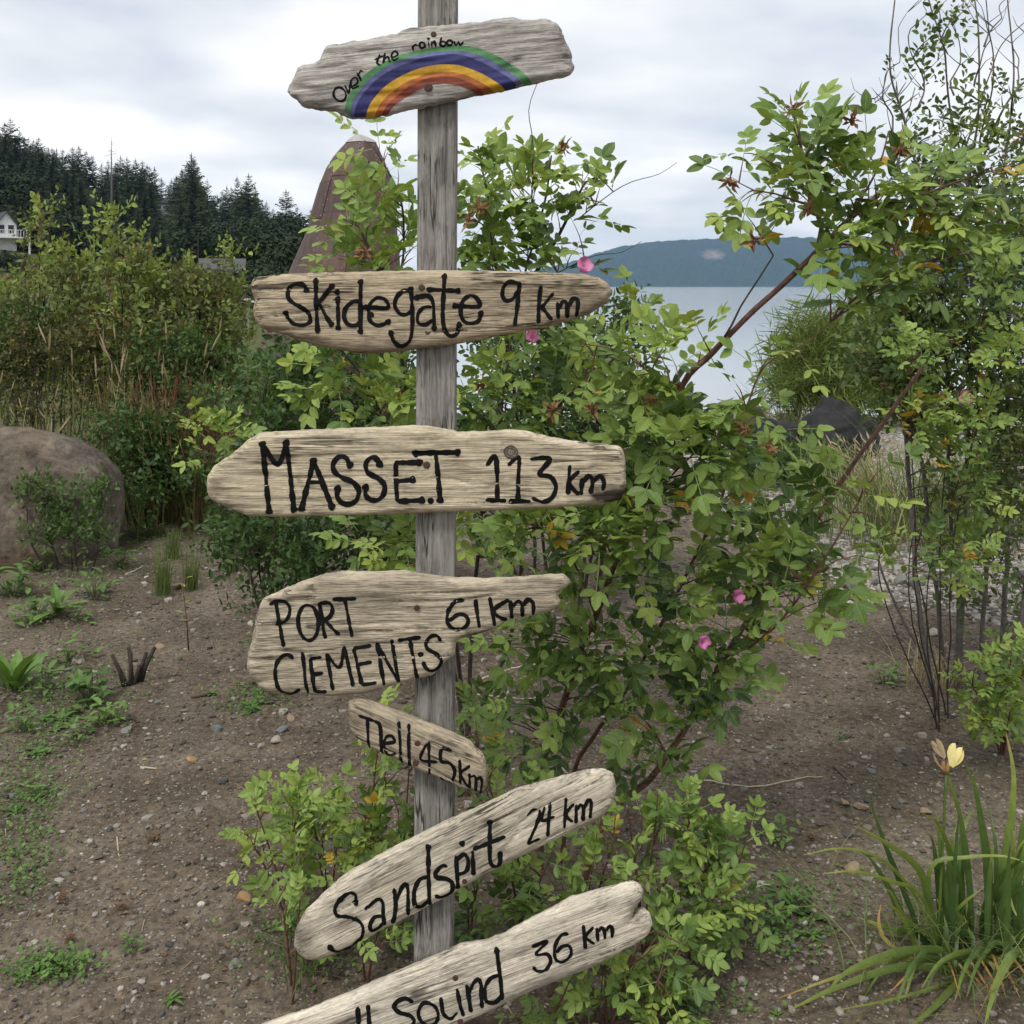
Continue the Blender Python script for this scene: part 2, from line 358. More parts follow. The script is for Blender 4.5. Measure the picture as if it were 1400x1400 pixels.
bh = t.nodes.new('ShaderNodeMath'); bh.operation = 'MULTIPLY_ADD'; t.links.new(pm.outputs[0], bh.inputs[0]); bh.inputs[1].default_value = 0.6; t.links.new(nB, bh.inputs[2])
bump(t, b, bh.outputs[0], 0.8, 0.012)
ground = tag(obj('ground', ground_me, m), 'bare brown soil with scattered pebbles sloping to a gravel beach', None, None, 'structure')

# water
WZ = -1.62
wr = np.concatenate([np.linspace(8, 60, 30), np.geomspace(65, 9000, 40)]); wa = np.radians(np.linspace(-88, 88, 60))
A2, R2 = np.meshgrid(wa, wr)
WV = np.stack([R2 * np.sin(A2), R2 * np.cos(A2), np.full_like(R2, WZ)], -1).reshape(-1, 3)
i = np.arange(len(wr) - 1)[:, None] * 60; j = np.arange(59)[None, :]
WQ = np.stack([i + j, i + 60 + j, i + 60 + j + 1, i + j + 1], -1).reshape(-1, 4)[:, ::-1]
m, t, b, o = new_mat('sea_water')
b.inputs['Base Color'].default_value = (0.30, 0.34, 0.365, 1); b.inputs['Roughness'].default_value = 0.12; b.inputs['IOR'].default_value = 1.33
bump(t, b, noise(t, 1.0, 4, 0.6, objvec(t, (0.5, 2.2, 1))), 0.05, 0.1)
wm = mesh_from('water', WV, [WQ], True)
tag(obj('water', wm, m), 'calm pale grey sea inlet', None, None, 'structure')

# far hill across the inlet
HD = 5200.0
hp = np.array([560, 640, 700, 740, 780, 810, 850, 880, 930, 1000, 1060, 1120, 1200, 1300, 1400, 1600, 1900])
hy = np.array([391, 384, 376, 368, 358, 348, 338, 333, 329, 326, 325, 324, 326, 330, 327, 345, 391])
fx = np.linspace(560, 1900, 520); dd = np.linspace(0, 1, 60)
ridge = (HY - np.interp(fx, hp, hy)) / F * (HD + 900)
FX, DD = np.meshgrid(fx, dd)
prof = np.sin(np.clip(DD * 1.15, 0, 1) * math.pi / 2) ** 0.85
FY = HD + DD * 1100
FXW = (FX - CX) / F * FY
hz = WZ - 2 + np.maximum(0, ridge[None, :] * prof * (1 + 0.10 * fbm(FX / 60, DD * 4, 4, 3) * np.sin(DD * math.pi)))
hz = hz + (7.0 * (vn(FX * 1.4, DD * 90, 9) - 0.3) + 10 * fbm(FX / 9, DD * 22, 19, 2)) * (hz > 4)
HV = np.stack([FXW, FY, hz], -1).reshape(-1, 3)
i = np.arange(59)[:, None] * 520; j = np.arange(519)[None, :]
HQ = np.stack([i + j, i + j + 1, i + 520 + j + 1, i + 520 + j], -1).reshape(-1, 4)
patch = np.exp(-(((FX - 975) / 20) ** 2 + ((hz / np.maximum(FY, 1) * F - 43) / 9) ** 2)).ravel()
m, t, b, o = new_mat('far_forest')
fr = ramp(t, [(0.3, (0.016, 0.026, 0.018)), (0.7, (0.040, 0.054, 0.032))], noise(t, 0.03, 7, 0.75, objvec(t)))
pn = N(t, 'ShaderNodeMath', operation='MULTIPLY'); t.links.new(attr(t, 'clearing'), pn.inputs[0]); t.links.new(noise(t, 0.03, 6, 0.75, objvec(t)), pn.inputs[1])
pr = ramp(t, [(0.22, 0.0), (0.50, 0.85)], pn.outputs[0])
t.links.new(mixc(t, pr.outputs[0], fr.outputs[0], (0.28, 0.20, 0.17)), b.inputs['Base Color']); b.inputs['Roughness'].default_value = 1.0; b.inputs['Specular IOR Level'].default_value = 0
hm = mesh_from('far_hill', HV, [HQ], False, dict(clearing=patch))
tag(obj('hill', hm, m), 'long forested hill across the water with one pale clearing', None, None, 'structure')

# ------------------------------------------------------------------ forest on the left hillside
def conifer(seed, h, wf=0.17, gaps=0.0, bare=0.1):
    r = np.random.default_rng(seed); a = Acc()
    nw = int(h * 2.8)
    for k in range(nw):
        f = bare + (1 - bare) * k / nw
        if r.random() < gaps: continue
        z = f * h; Lb = h * wf * ((1 - f) ** 0.75 + 0.05) * r.uniform(0.65, 1.25)
        for q in range(r.integers(8, 11)):
            az = r.uniform(0, 2 * math.pi); Lq = Lb * r.uniform(0.6, 1.15)
            d = np.array([math.cos(az), math.sin(az), 0]); s = np.array([-d[1], d[0], 0]); tn = r.uniform(0, 1)
            lift = r.uniform(-0.42, 0.05) if f < 0.8 else r.uniform(-0.1, 0.5)
            V = []; Fc = []
            for u in np.linspace(0.05, 1, 5):
                c = d * Lq * u + np.array([0, 0, z + lift * Lq * u + 0.18 * Lq * u * u])
                wd = 0.24 * Lq * (1.1 - u) + 0.06
                n0 = len(V)
                e = r.uniform(0.6, 1.3, 2)
                V += [c - d * 0.16 * Lq, c + s * wd * e[0] + d * 0.2 * Lq - [0, 0, 0.12 * Lq * e[0]], c + d * 0.24 * Lq, c - s * wd * e[1] + d * 0.2 * Lq - [0, 0, 0.12 * Lq * e[1]]]
                Fc += [(n0, n0 + 1, n0 + 2), (n0, n0 + 2, n0 + 3)]
            a.add(V, [Fc], tint=tn, mid=0.0)
    a.add([(0.05 * h * 0.2, 0, h * 0.97), (-0.05 * h * 0.2, 0, h * 0.97), (0, 0.01 * h, h * 0.97), (0, 0, h * 1.03)], [[(0, 1, 3), (1, 2, 3), (2, 0, 3)]], tint=0.5, mid=0.0)
    crown = a.mesh('conifer_crown')
    tv, tf = tube([(0, 0, -1.5), (0, 0, h * 0.4), (0, 0, h * 0.98)], [h * 0.014, h * 0.009, h * 0.002], 6)
    return crown, mesh_from('conifer_trunk', tv, tf, True)
CON = [conifer(11 + s, hh, wf, g, br) for s, (hh, wf, g, br) in enumerate([(20, .22, .0, .04), (18, .25, .05, .03), (22, .19, .05, .06), (16, .27, .0, .03), (19, .19, .2, .15), (14, .30, .0, .02)])]
CONH = [20, 18, 22, 16, 19, 14]
sky_px = np.array([-150, 0, 14, 30, 62, 100, 150, 175, 205, 235, 262, 285, 300, 320, 338, 360, 375, 410, 440, 480, 520, 560])
sky_py = np.array([125, 168, 165, 178, 188, 200, 216, 212, 222, 236, 214, 248, 252, 246, 240, 268, 284, 284, 296, 325, 345, 365])
def plant_conifer(px, D, top_py, rr, label, v=None, group='conifers on the left hillside'):
    x = (px - CX) / F * D; top = CH - (top_py - HY) / F * D; z = float(gh(x, D))
    h = max(6.0, top - z); v = rr.integers(0, 6) if v is None else v
    s = h / CONH[v]; sx = s ** 0.6 * rr.uniform(0.85, 1.15)
    e = empty('conifer_tree', (x, D, z), label, 'tree', group); e.scale = (sx, sx, s); e.rotation_euler = (0, 0, rr.uniform(0, 6.28))
    obj('crown', CON[v][0], NEEDLE, e); obj('trunk', CON[v][1], BARK_BROWN, e); return e
rr = np.random.default_rng(5)
for D, drop, step in ((318, 0, 10), (295, 6, 11), (270, 16, 13), (240, 32, 16), (205, 56, 20), (168, 84, 26)):
    px = -60 + rr.uniform(0, 10)
    while px < 545:
        py = np.interp(px, sky_px, sky_py) + drop * (0.35 + 0.65 * np.interp(px, [0, 430], [1, 0.6])) + rr.uniform(-3, 14) + (rr.uniform(0, 14) if rr.random() < .4 else 0)
        if D < 300 and (abs(px - 127) < 13 or abs(px - 222) < 15 or px < 36): py = max(py, (332 if px < 36 and D < 180 else 305) + rr.uniform(0, 12)) if D < 240 or px > 36 else py
        if py < 385: plant_conifer(px, D, py, rr, 'dark conifer in the dense forest on the left hillside')
        px += step * rr.uniform(0.6, 1.35)
plant_conifer(391, 250, 261, rr, 'lone pointed conifer rising above the low right end of the hillside forest', 3, None)
plant_conifer(262, 240, 211, rr, 'tallest broad conifer mid-slope against the sky on the left hillside', 1, None)
plant_conifer(340, 240, 239, rr, 'twin-topped dark conifer just right of the hillside houses', 5, None)
# bare snag
bx = (152 - CX) / F * 225; bz = float(gh(bx, 225))
zt = CH - (186 - HY) / F * 225
e = empty('dead_tree', (bx, 225, bz), 'bare pale dead trunk poking above the hillside conifers', 'tree')
tv, tf = tube([(0, 0, -1), (0.1, 0, (zt - bz) * 0.6), (0, 0, zt - bz)], [0.30, 0.18, 0.03], 6); obj('trunk', mesh_from('snag', tv, tf, True), BARK_GREY, e)
a = Acc()
for q in range(16):
    z0 = (zt - bz) * rr.uniform(0.55, 0.95); az = rr.uniform(0, 6.28); l_ = rr.uniform(0.6, 2.2)
    a.add(*tube([(0, 0, z0), (math.cos(az) * l_, math.sin(az) * l_, z0 + rr.uniform(-.5, .4))], [0.05, 0.015], 4))
obj('branches', a.mesh('snag_branches'), BARK_GREY, e)

# leafy round trees low on the slope
def leaf_blob(seed, r3, n, size, mid=0.0):
    r = np.random.default_rng(seed); a = Acc()
    lobes = [(r.normal(0, 0.42, 3) * r3 * [1, 1, 0.7], r.uniform(0.35, 0.6)) for _ in range(14)]
    for c, s in lobes:
        k = n // 14
        d = unit(r.normal(0, 1, (k, 3))); p = c + d * (r.uniform(0.55, 1, (k, 1)) ** 0.5) * s * r3
        u = unit(r.normal(0, 1, (k, 3)) + [0, 0, 0.2]); nrm = unit(d + r.normal(0, .6, (k, 3)) + [0, 0, .6]); u = unit(u - nrm * (u * nrm).sum(1, keepdims=True)); w_ = np.cross(nrm, u)
        sz = size * r.uniform(0.6, 1.4, (k, 1))
        V = np.stack([p - u * sz, p + w_ * sz * .6, p + u * sz, p - w_ * sz * .6], 1)
        tint = np.clip(r.uniform(0, 0.5) + r.uniform(0, 0.4, (k, 1)) * np.ones((1, 4)), 0, 0.85)
        a.add(V.reshape(-1, 3), [np.arange(4 * k).reshape(-1, 4)], tint=tint.ravel(), mid=0.0)
    return a
BL = [leaf_blob(70 + s, np.array([3.2, 3.2, 3.6]), 2600, 0.26).mesh('leafy_crown') for s in range(3)]
blt = mesh_from('leafy_trunk', *tube([(0, 0, -5.5), (0, 0, -2), (0.2, 0, 1)], [0.28, 0.2, 0.08], 6), True)
for k, (px, py, D, s) in enumerate([(-14, 250, 190, 1.2), (34, 258, 190, 1.15), (66, 288, 150, 0.85), (92, 312, 140, .7), (172, 332, 130, .8), (268, 338, 125, .85), (300, 330, 140, .9), (372, 335, 120, .9), (420, 345, 115, .8), (395, 318, 150, .9), (455, 350, 130, .8), (340, 318, 150, .9), (150, 335, 120, .8), (352, 352, 75, .62), (385, 350, 80, .66), (412, 358, 70, .6), (350, 392, 55, .45), (372, 396, 50, .45), (10, 358, 140, .55), (30, 362, 135, .5)]):
    c = P(px, py, D)
    e = empty('broadleaf_tree', (c[0], c[1], float(gh(c[0], c[1]))), 'rounded dark green leafy tree low on the left hillside below the conifers', 'tree', 'leafy trees below the conifers')
    h_ = c[2] - e.location[2]
    cr = obj('crown', BL[k % 3], DARKT, e, (0, 0, h_)); cr.scale = (s, s, s); cr.rotation_euler = (0, 0, k * 1.3)
    tk = obj('trunk', blt, BARK_BROWN, e, (0, 0, h_)); tk.scale = (s, s, max(s, h_ / 5.0))

# houses
M_WHITE = plain('white_siding', (0.62, 0.63, 0.63), 0.6, 0.06, 3)
M_GREY = plain('grey_siding', (0.20, 0.20, 0.20), 0.7, 0.1, 3)
M_ROOF = plain('dark_shingle', (0.045, 0.045, 0.05), 0.85, 0.25, 4)
M_ROOFL = plain('worn_metal_roof', (0.06, 0.062, 0.066), 0.7, 0.15, 4)
M_GLASS = plain('dark_window_glass', (0.03, 0.035, 0.04), 0.12, 0.1, 2)
def house(name, label, px, py_base, D, wd, dp, wall_h, roof_h, rz, mw, mr, windows, gable_front=False, chimney=False, deck=False):
    c = P(px, py_base, D)
    e = empty(name, c, label, 'house'); e.rotation_euler = (0, 0, R(rz))
    x0, x1, y0, y1 = -wd / 2, wd / 2, -dp / 2, dp / 2
    z = float(gh(c[0], c[1])) - c[2] - 1.0
    a = Acc(); a.add(*boxv(x0, x1, y0, y1, min(z, -0.5), wall_h))
    if gable_front:
        a.add([(x0, y0, wall_h), (x1, y0, wall_h), (0, y0, wall_h + roof_h), (x0, y1, wall_h), (x1, y1, wall_h), (0, y1, wall_h + roof_h)], [[(0, 1, 2), (4, 3, 5)]])
    else:
        a.add([(x0, y0, wall_h), (x0, y1, wall_h), (x0, 0, wall_h + roof_h), (x1, y0, wall_h), (x1, y1, wall_h), (x1, 0, wall_h + roof_h)], [[(1, 0, 2), (3, 4, 5)]])
    obj('wall', a.mesh('house_wall'), mw, e)
    a = Acc(); ov = 0.4; tk = 0.18
    if gable_front:
        for s in (-1, 1):
            V = [(s * (wd / 2 + ov), y0 - ov, wall_h - ov * roof_h / wd * 2), (0, y0 - ov, wall_h + roof_h), (0, y1 + ov, wall_h + roof_h), (s * (wd / 2 + ov), y1 + ov, wall_h - ov * roof_h / wd * 2)]
            V = V + [(p[0], p[1], p[2] + tk) for p in V]; a.add(V, [[(0, 1, 2, 3), (7, 6, 5, 4), (0, 4, 5, 1), (1, 5, 6, 2), (2, 6, 7, 3), (3, 7, 4, 0)]])
    else:
        for s in (-1, 1):
            V = [(x0 - ov, s * (dp / 2 + ov), wall_h - ov * roof_h / dp * 2), (x0 - ov, 0, wall_h + roof_h), (x1 + ov, 0, wall_h + roof_h), (x1 + ov, s * (dp / 2 + ov), wall_h - ov * roof_h / dp * 2)]
            V = V + [(p[0], p[1], p[2] + tk) for p in V]; a.add(V, [[(0, 1, 2, 3), (7, 6, 5, 4), (0, 4, 5, 1), (1, 5, 6, 2), (2, 6, 7, 3), (3, 7, 4, 0)]])
    rf = obj('roof', a.mesh('house_roof'), mr, e)
    if chimney:
        obj('chimney', mesh_from('chimney', *boxv(-0.35, 0.35, -0.3, 0.3, wall_h + roof_h * 0.4, wall_h + roof_h + 1.3)), M_WHITE, rf)
    for (wx, wz, ww, wh) in windows:
        f = obj('window', mesh_from('window_frame', *boxv(wx - ww / 2 - .1, wx + ww / 2 + .1, y0 - 0.06, y0 + 0.1, wz - .1, wz + wh + .1)), M_WHITE, e)
        obj('pane', mesh_from('window_pane', *boxv(wx - ww / 2, wx + ww / 2, y0 - 0.085, y0 + 0.05, wz, wz + wh)), M_GLASS, f)
    if deck:
        a = Acc(); a.add(*boxv(x0 - 1.2, x1 + 1.5, y0 - 2.0, y0 - 0.02, -0.2, 0.0))
        for q in np.linspace(x0 - 1.1, x1 + 1.4, 14): a.add(*boxv(q - .04, q + .04, y0 - 1.97, y0 - 1.9, 0.003, 0.95))
        a.add(*boxv(x0 - 1.2, x1 + 1.5, y0 - 2.0, y0 - 1.85, 0.953, 1.05))
        for q in (x0 - 1.1, x1 + 1.4): a.add(*boxv(q - .12, q + .12, y0 - 1.95, y0 - 1.7, -6, -0.203))
        obj('deck', a.mesh('house_deck'), M_WHITE, e)
    return e
house('gabled_house', 'white house with steep dark gable roof and deck at the left edge', 4, 325, 165, 2.8, 5, 1.8, 1.9, 36, M_WHITE, M_ROOF, [(-0.7, .6, .8, 1.2), (0.6, .6, .8, 1.2)], True, False, True)
house('hillside_house', 'grey hillside house with white chimney among the conifers', 127, 290, 298, 5.4, 4, 2.6, 1.2, 22, M_GREY, M_ROOF, [(-1.0, .5, 1.0, 1.1), (1.2, .5, 1.3, 1.1)], False, True)
house('hillside_house', 'two-storey grey hillside house half hidden by a pointed conifer', 224, 297, 298, 5.0, 4, 3.8, 0.9, 16, M_GREY, M_ROOF, [(-1.4, 2.1, 1.5, .9), (0.6, 2.1, 1.5, .9), (-1.2, .0, 1.8, .9)])
plant_conifer(246, 230, 262, rr, 'short conifer with a pointed top beside the two-storey hillside house', 5, None)
hh_ = house('dark_shed', 'low dark building with pale roof edge behind the left thicket', 304, 440, 62, 1.8, 3, 2.9, 0.5, 12, plain('charcoal_siding', (0.035, 0.035, 0.04), 0.8, 0.15, 3), M_ROOFL, [(-.4, .9, .7, .9)])
# pale guard rail beside the dark building
gr = P(338, 411, 40)
a = Acc(); a.add(*boxv(-1.6, 1.6, -0.05, 0.05, -0.07, 0.07))
e = empty('guard_rail', gr, 'short white guard rail behind the left end of the second board', 'railing')
obj('rail', a.mesh('rail'), M_WHITE, e)
for q in (-1.3, 0, 1.3):
    zb = float(gh(gr[0] + q, gr[1])) - gr[2] - 0.1
    obj('post', mesh_from('rail_post', *boxv(q - .06, q + .06, 0.055, 0.17, zb, 0.06)), M_GREY, e)

# ------------------------------------------------------------------ riveted whale-back sculpture
SD = 14.0
Lx = [(184, 487), (189, 480), (194, 475), (204, 466), (215, 457), (229, 449), (252, 440), (283, 431), (316, 423), (336, 414), (373, 399), (420, 380), (500, 352), (590, 330)]
Rx = [(184, 493), (189, 506), (194, 513), (206, 518), (220, 524), (251, 533), (266, 535), (310, 540), (373, 544), (420, 547), (500, 552), (590, 558)]
def sec(py):
    l = np.interp(py, [q[0] for q in Lx], [q[1] for q in Lx]); r_ = np.interp(py, [q[0] for q in Rx], [q[1] for q in Rx])
    c = P((l + r_) / 2, py, SD); return c, (r_ - l) / 2 / F * SD
sb = onG(455, SD)
root = empty('metal_sculpture', sb, 'tall rust-brown riveted sculpture shaped like a whale snout with pale tip', 'sculpture')
def surf(py, a, off=0.0):
    c, hw = sec(py); ca, sa = math.cos(a), math.sin(a)
    k = 1.0 + 0.05 * math.cos(4 * a)
    return np.array([c[0] + (hw * k + off) * ca, SD + (hw * 0.8 * k + off) * sa, c[2]]) - sb
M_CORE = plain('sculpture_core', (0.05, 0.035, 0.03), 0.8, 0.2, 5)
m, t, b, o = new_mat('rusted_plate')
v = objvec(t); info = t.nodes.new('ShaderNodeObjectInfo')
rs = ramp(t, [(0.25, (0.050, 0.034, 0.031)), (0.5, (0.095, 0.058, 0.050)), (0.75, (0.145, 0.088, 0.072))], noise(t, 2.5, 7, 0.66, objvec(t, (6, 6, 0.6))))
rn = ramp(t, [(0.0, (0.88, 0.9, 0.92)), (0.7, (1.02, 1, 1)), (1.0, (1.3, 1.08, 0.98))], info.outputs['Random'])
t.links.new(mixc(t, 1.0, rs.outputs[0], rn.outputs[0], 'MULTIPLY'), b.inputs['Base Color']); b.inputs['Roughness'].default_value = 0.6; b.inputs['Metallic'].default_value = 0.15
bump(t, b, noise(t, 30, 4, 0.6, v), 0.15, 0.01); M_PLATE = m
M_TIP = plain('pale_tip_metal', (0.34, 0.33, 0.31), 0.55, 0.2, 8)
rows_py = [196, 222, 246, 296, 350, 410, 480, 585]
NA = 7; angs = np.linspace(0, 2 * math.pi, NA + 1) + 0.35
a = Acc(); K = 40
core_py = np.concatenate([[186, 190], np.linspace(195, 592, 26)])
CV = np.array([[surf(p, q, -0.012) for q in np.arange(K) / K * 2 * math.pi] for p in core_py]).reshape(-1, 3)
i = np.arange(len(core_py) - 1)[:, None] * K; j = np.arange(K)[None, :]; j2 = (j + 1) % K
a.add(CV, [np.stack([i + j, i + j2, i + K + j2, i + K + j], -1).reshape(-1, 4)])
obj('core', a.mesh('sculpture_core', True), M_CORE, root)
for ri in range(len(rows_py) - 1):
    for ai in range(NA):
        p0, p1 = rows_py[ri] + 0.16, rows_py[ri + 1] - 0.16
        sh = (3.5 if ai % 2 else -3.5) * (0.5 if ri == 0 else 1) * (1 if ri < 6 else 0)
        a0, a1 = angs[ai] + 0.005, angs[ai + 1] - 0.005
        PY = np.linspace(p0 + sh * (ri > 0), p1 + sh, 5); AA2 = np.linspace(a0, a1, 6); of = 0.004 * ((ri + ai) % 3)
        g = np.array([[surf(max(p, 195.5), q, of) for q in AA2] for p in PY]).reshape(-1, 3); g2 = np.array([[surf(max(p, 195.5), q, of - 0.015) for q in AA2] for p in PY]).reshape(-1, 3)
        ii = np.arange(4)[:, None] * 6; jj = np.arange(5)[None, :]; q4 = np.stack([ii + jj, ii + jj + 1, ii + 6 + jj + 1, ii + 6 + jj], -1).reshape(-1, 4)
        ring = [0, 1, 2, 3, 4, 5, 11, 17, 23, 29, 28, 27, 26, 25, 24, 18, 12, 6]; side = [(ring[k], ring[(k + 1) % 18], ring[(k + 1) % 18] + 30, ring[k] + 30) for k in range(18)]
        pl = obj('plate', mesh_from('plate', np.vstack([g, g2]), [q4, np.array(side)], False), M_PLATE, root)
        if ri < 7 and 3 <= ai <= 8:
            rv = Acc()
            for p in np.linspace(p0 + 4, p1 - 3, 4):
                for q in (a0 + 0.06, a1 - 0.06):
                    c = surf(max(p + sh, 196), q, of); d = unit(c - (sec(p)[0] - sb))
                    rv.add([c + (0.009, 0, 0), c + (0, 0, 0.009), c - (0.009, 0, 0), c - (0, 0, 0.009), c + d * 0.008], [[(0, 1, 4), (1, 2, 4), (2, 3, 4), (3, 0, 4)]])
            obj('rivets', rv.mesh('rivets'), M_TIP, pl)['kind'] = 'stuff'
tipv = np.array([[surf(p, q, 0.012) for q in np.arange(12) / 12 * 2 * math.pi] for p in (195.2, 191, 187.5, 184.3)]).reshape(-1, 3)
i = np.arange(3)[:, None] * 12; j = np.arange(12)[None, :]; j2 = (j + 1) % 12
tag(obj('tip', mesh_from('tip', tipv, [np.stack([i + j, i + j2, i + 12 + j2, i + 12 + j], -1).reshape(-1, 4), ], False), M_TIP, root), 'pale grey metal tip')
# ------------------------------------------------------------------ signpost
PD = 2.40                         # depth of the post's front face
pxt, pxb = 597.5, 592.0           # post centre column at rows 0 and 1310
base = onG(592, PD + 0.043)
sign = empty('signpost', base, 'weathered grey post carrying seven hand-lettered driftwood boards', 'signpost')
hwid = 0.0425
def post_x(z):                    # centre of the post at height z (a slight lean)
    py = HY - (z - CH) / PD * F; return (np.interp(py, [-200, 1600], [pxt + 200 * (pxt - pxb) / 1310, pxb - 290 * (pxt - pxb) / 1310]) - CX) / F * PD
zs = np.arange(base[2] - 0.25, 2.66, 0.012); ns = 72
per = np.linspace(0, 1, ns, endpoint=False); corner = 0.006
def sq(tt):
    s = tt * 4; k = int(s) % 4; f = (s - int(s)) * 2 - 1
    p = [(f, -1), (1, f), (-f, 1), (-1, -f)][k]; return p
PV = []
for z in zs:
    for tt in per:
        x, y = sq(tt); n = (abs(x) ** 14 + abs(y) ** 14) ** (1 / 14); x /= n; y /= n
        PV.append((x, y, z, tt))
PV = np.array(PV)
sx = np.where(np.abs(PV[:, 1]) > np.abs(PV[:, 0]), PV[:, 0] + 3 * np.sign(PV[:, 1]), PV[:, 1] + 7 * np.sign(PV[:, 0]))
rel = 0.0012 * fbm(sx * 9, PV[:, 2] * 1.6, 2, 3) + 0.0011 * fbm(sx * 26, PV[:, 2] * 3.0, 5, 2)
ck = np.abs(vn(sx * 5.5, PV[:, 2] * 0.55, 77) - 0.5); rel = rel - 0.006 * np.exp(-(ck / 0.024) ** 2) * sst(0.35, 0.6, vn(sx * 2, PV[:, 2] * 1.1, 15))
rad_ = hwid + rel
PX = post_x(PV[:, 2]) - base[0] + PV[:, 0] * rad_; PY_ = (PD + hwid - base[1]) + PV[:, 1] * rad_; PZ = PV[:, 2] - base[2]
i = np.arange(len(zs) - 1)[:, None] * ns; j = np.arange(ns)[None, :]; j2 = (j + 1) % ns
PQ = np.stack([i + j, i + j2, i + ns + j2, i + ns + j], -1).reshape(-1, 4)
topc = len(PX); PVV = np.vstack([np.stack([PX, PY_, PZ], -1), [[PX[-ns:].mean(), PY_[-ns:].mean(), PZ[-1] + 0.004]]])
PT = np.stack([np.full(ns, topc), topc - ns + np.arange(ns), topc - ns + (np.arange(ns) + 1) % ns], -1)
M_POST = wood_mat('weathered_post', (0.26, 0.247, 0.226), (0.165, 0.156, 0.143), (0.035, 0.032, 0.029), (75, 50, 2.4), 0.9, 0.5, 3.1)
obj('post', mesh_from('post', PVV, [PQ, PT], True), M_POST, sign)

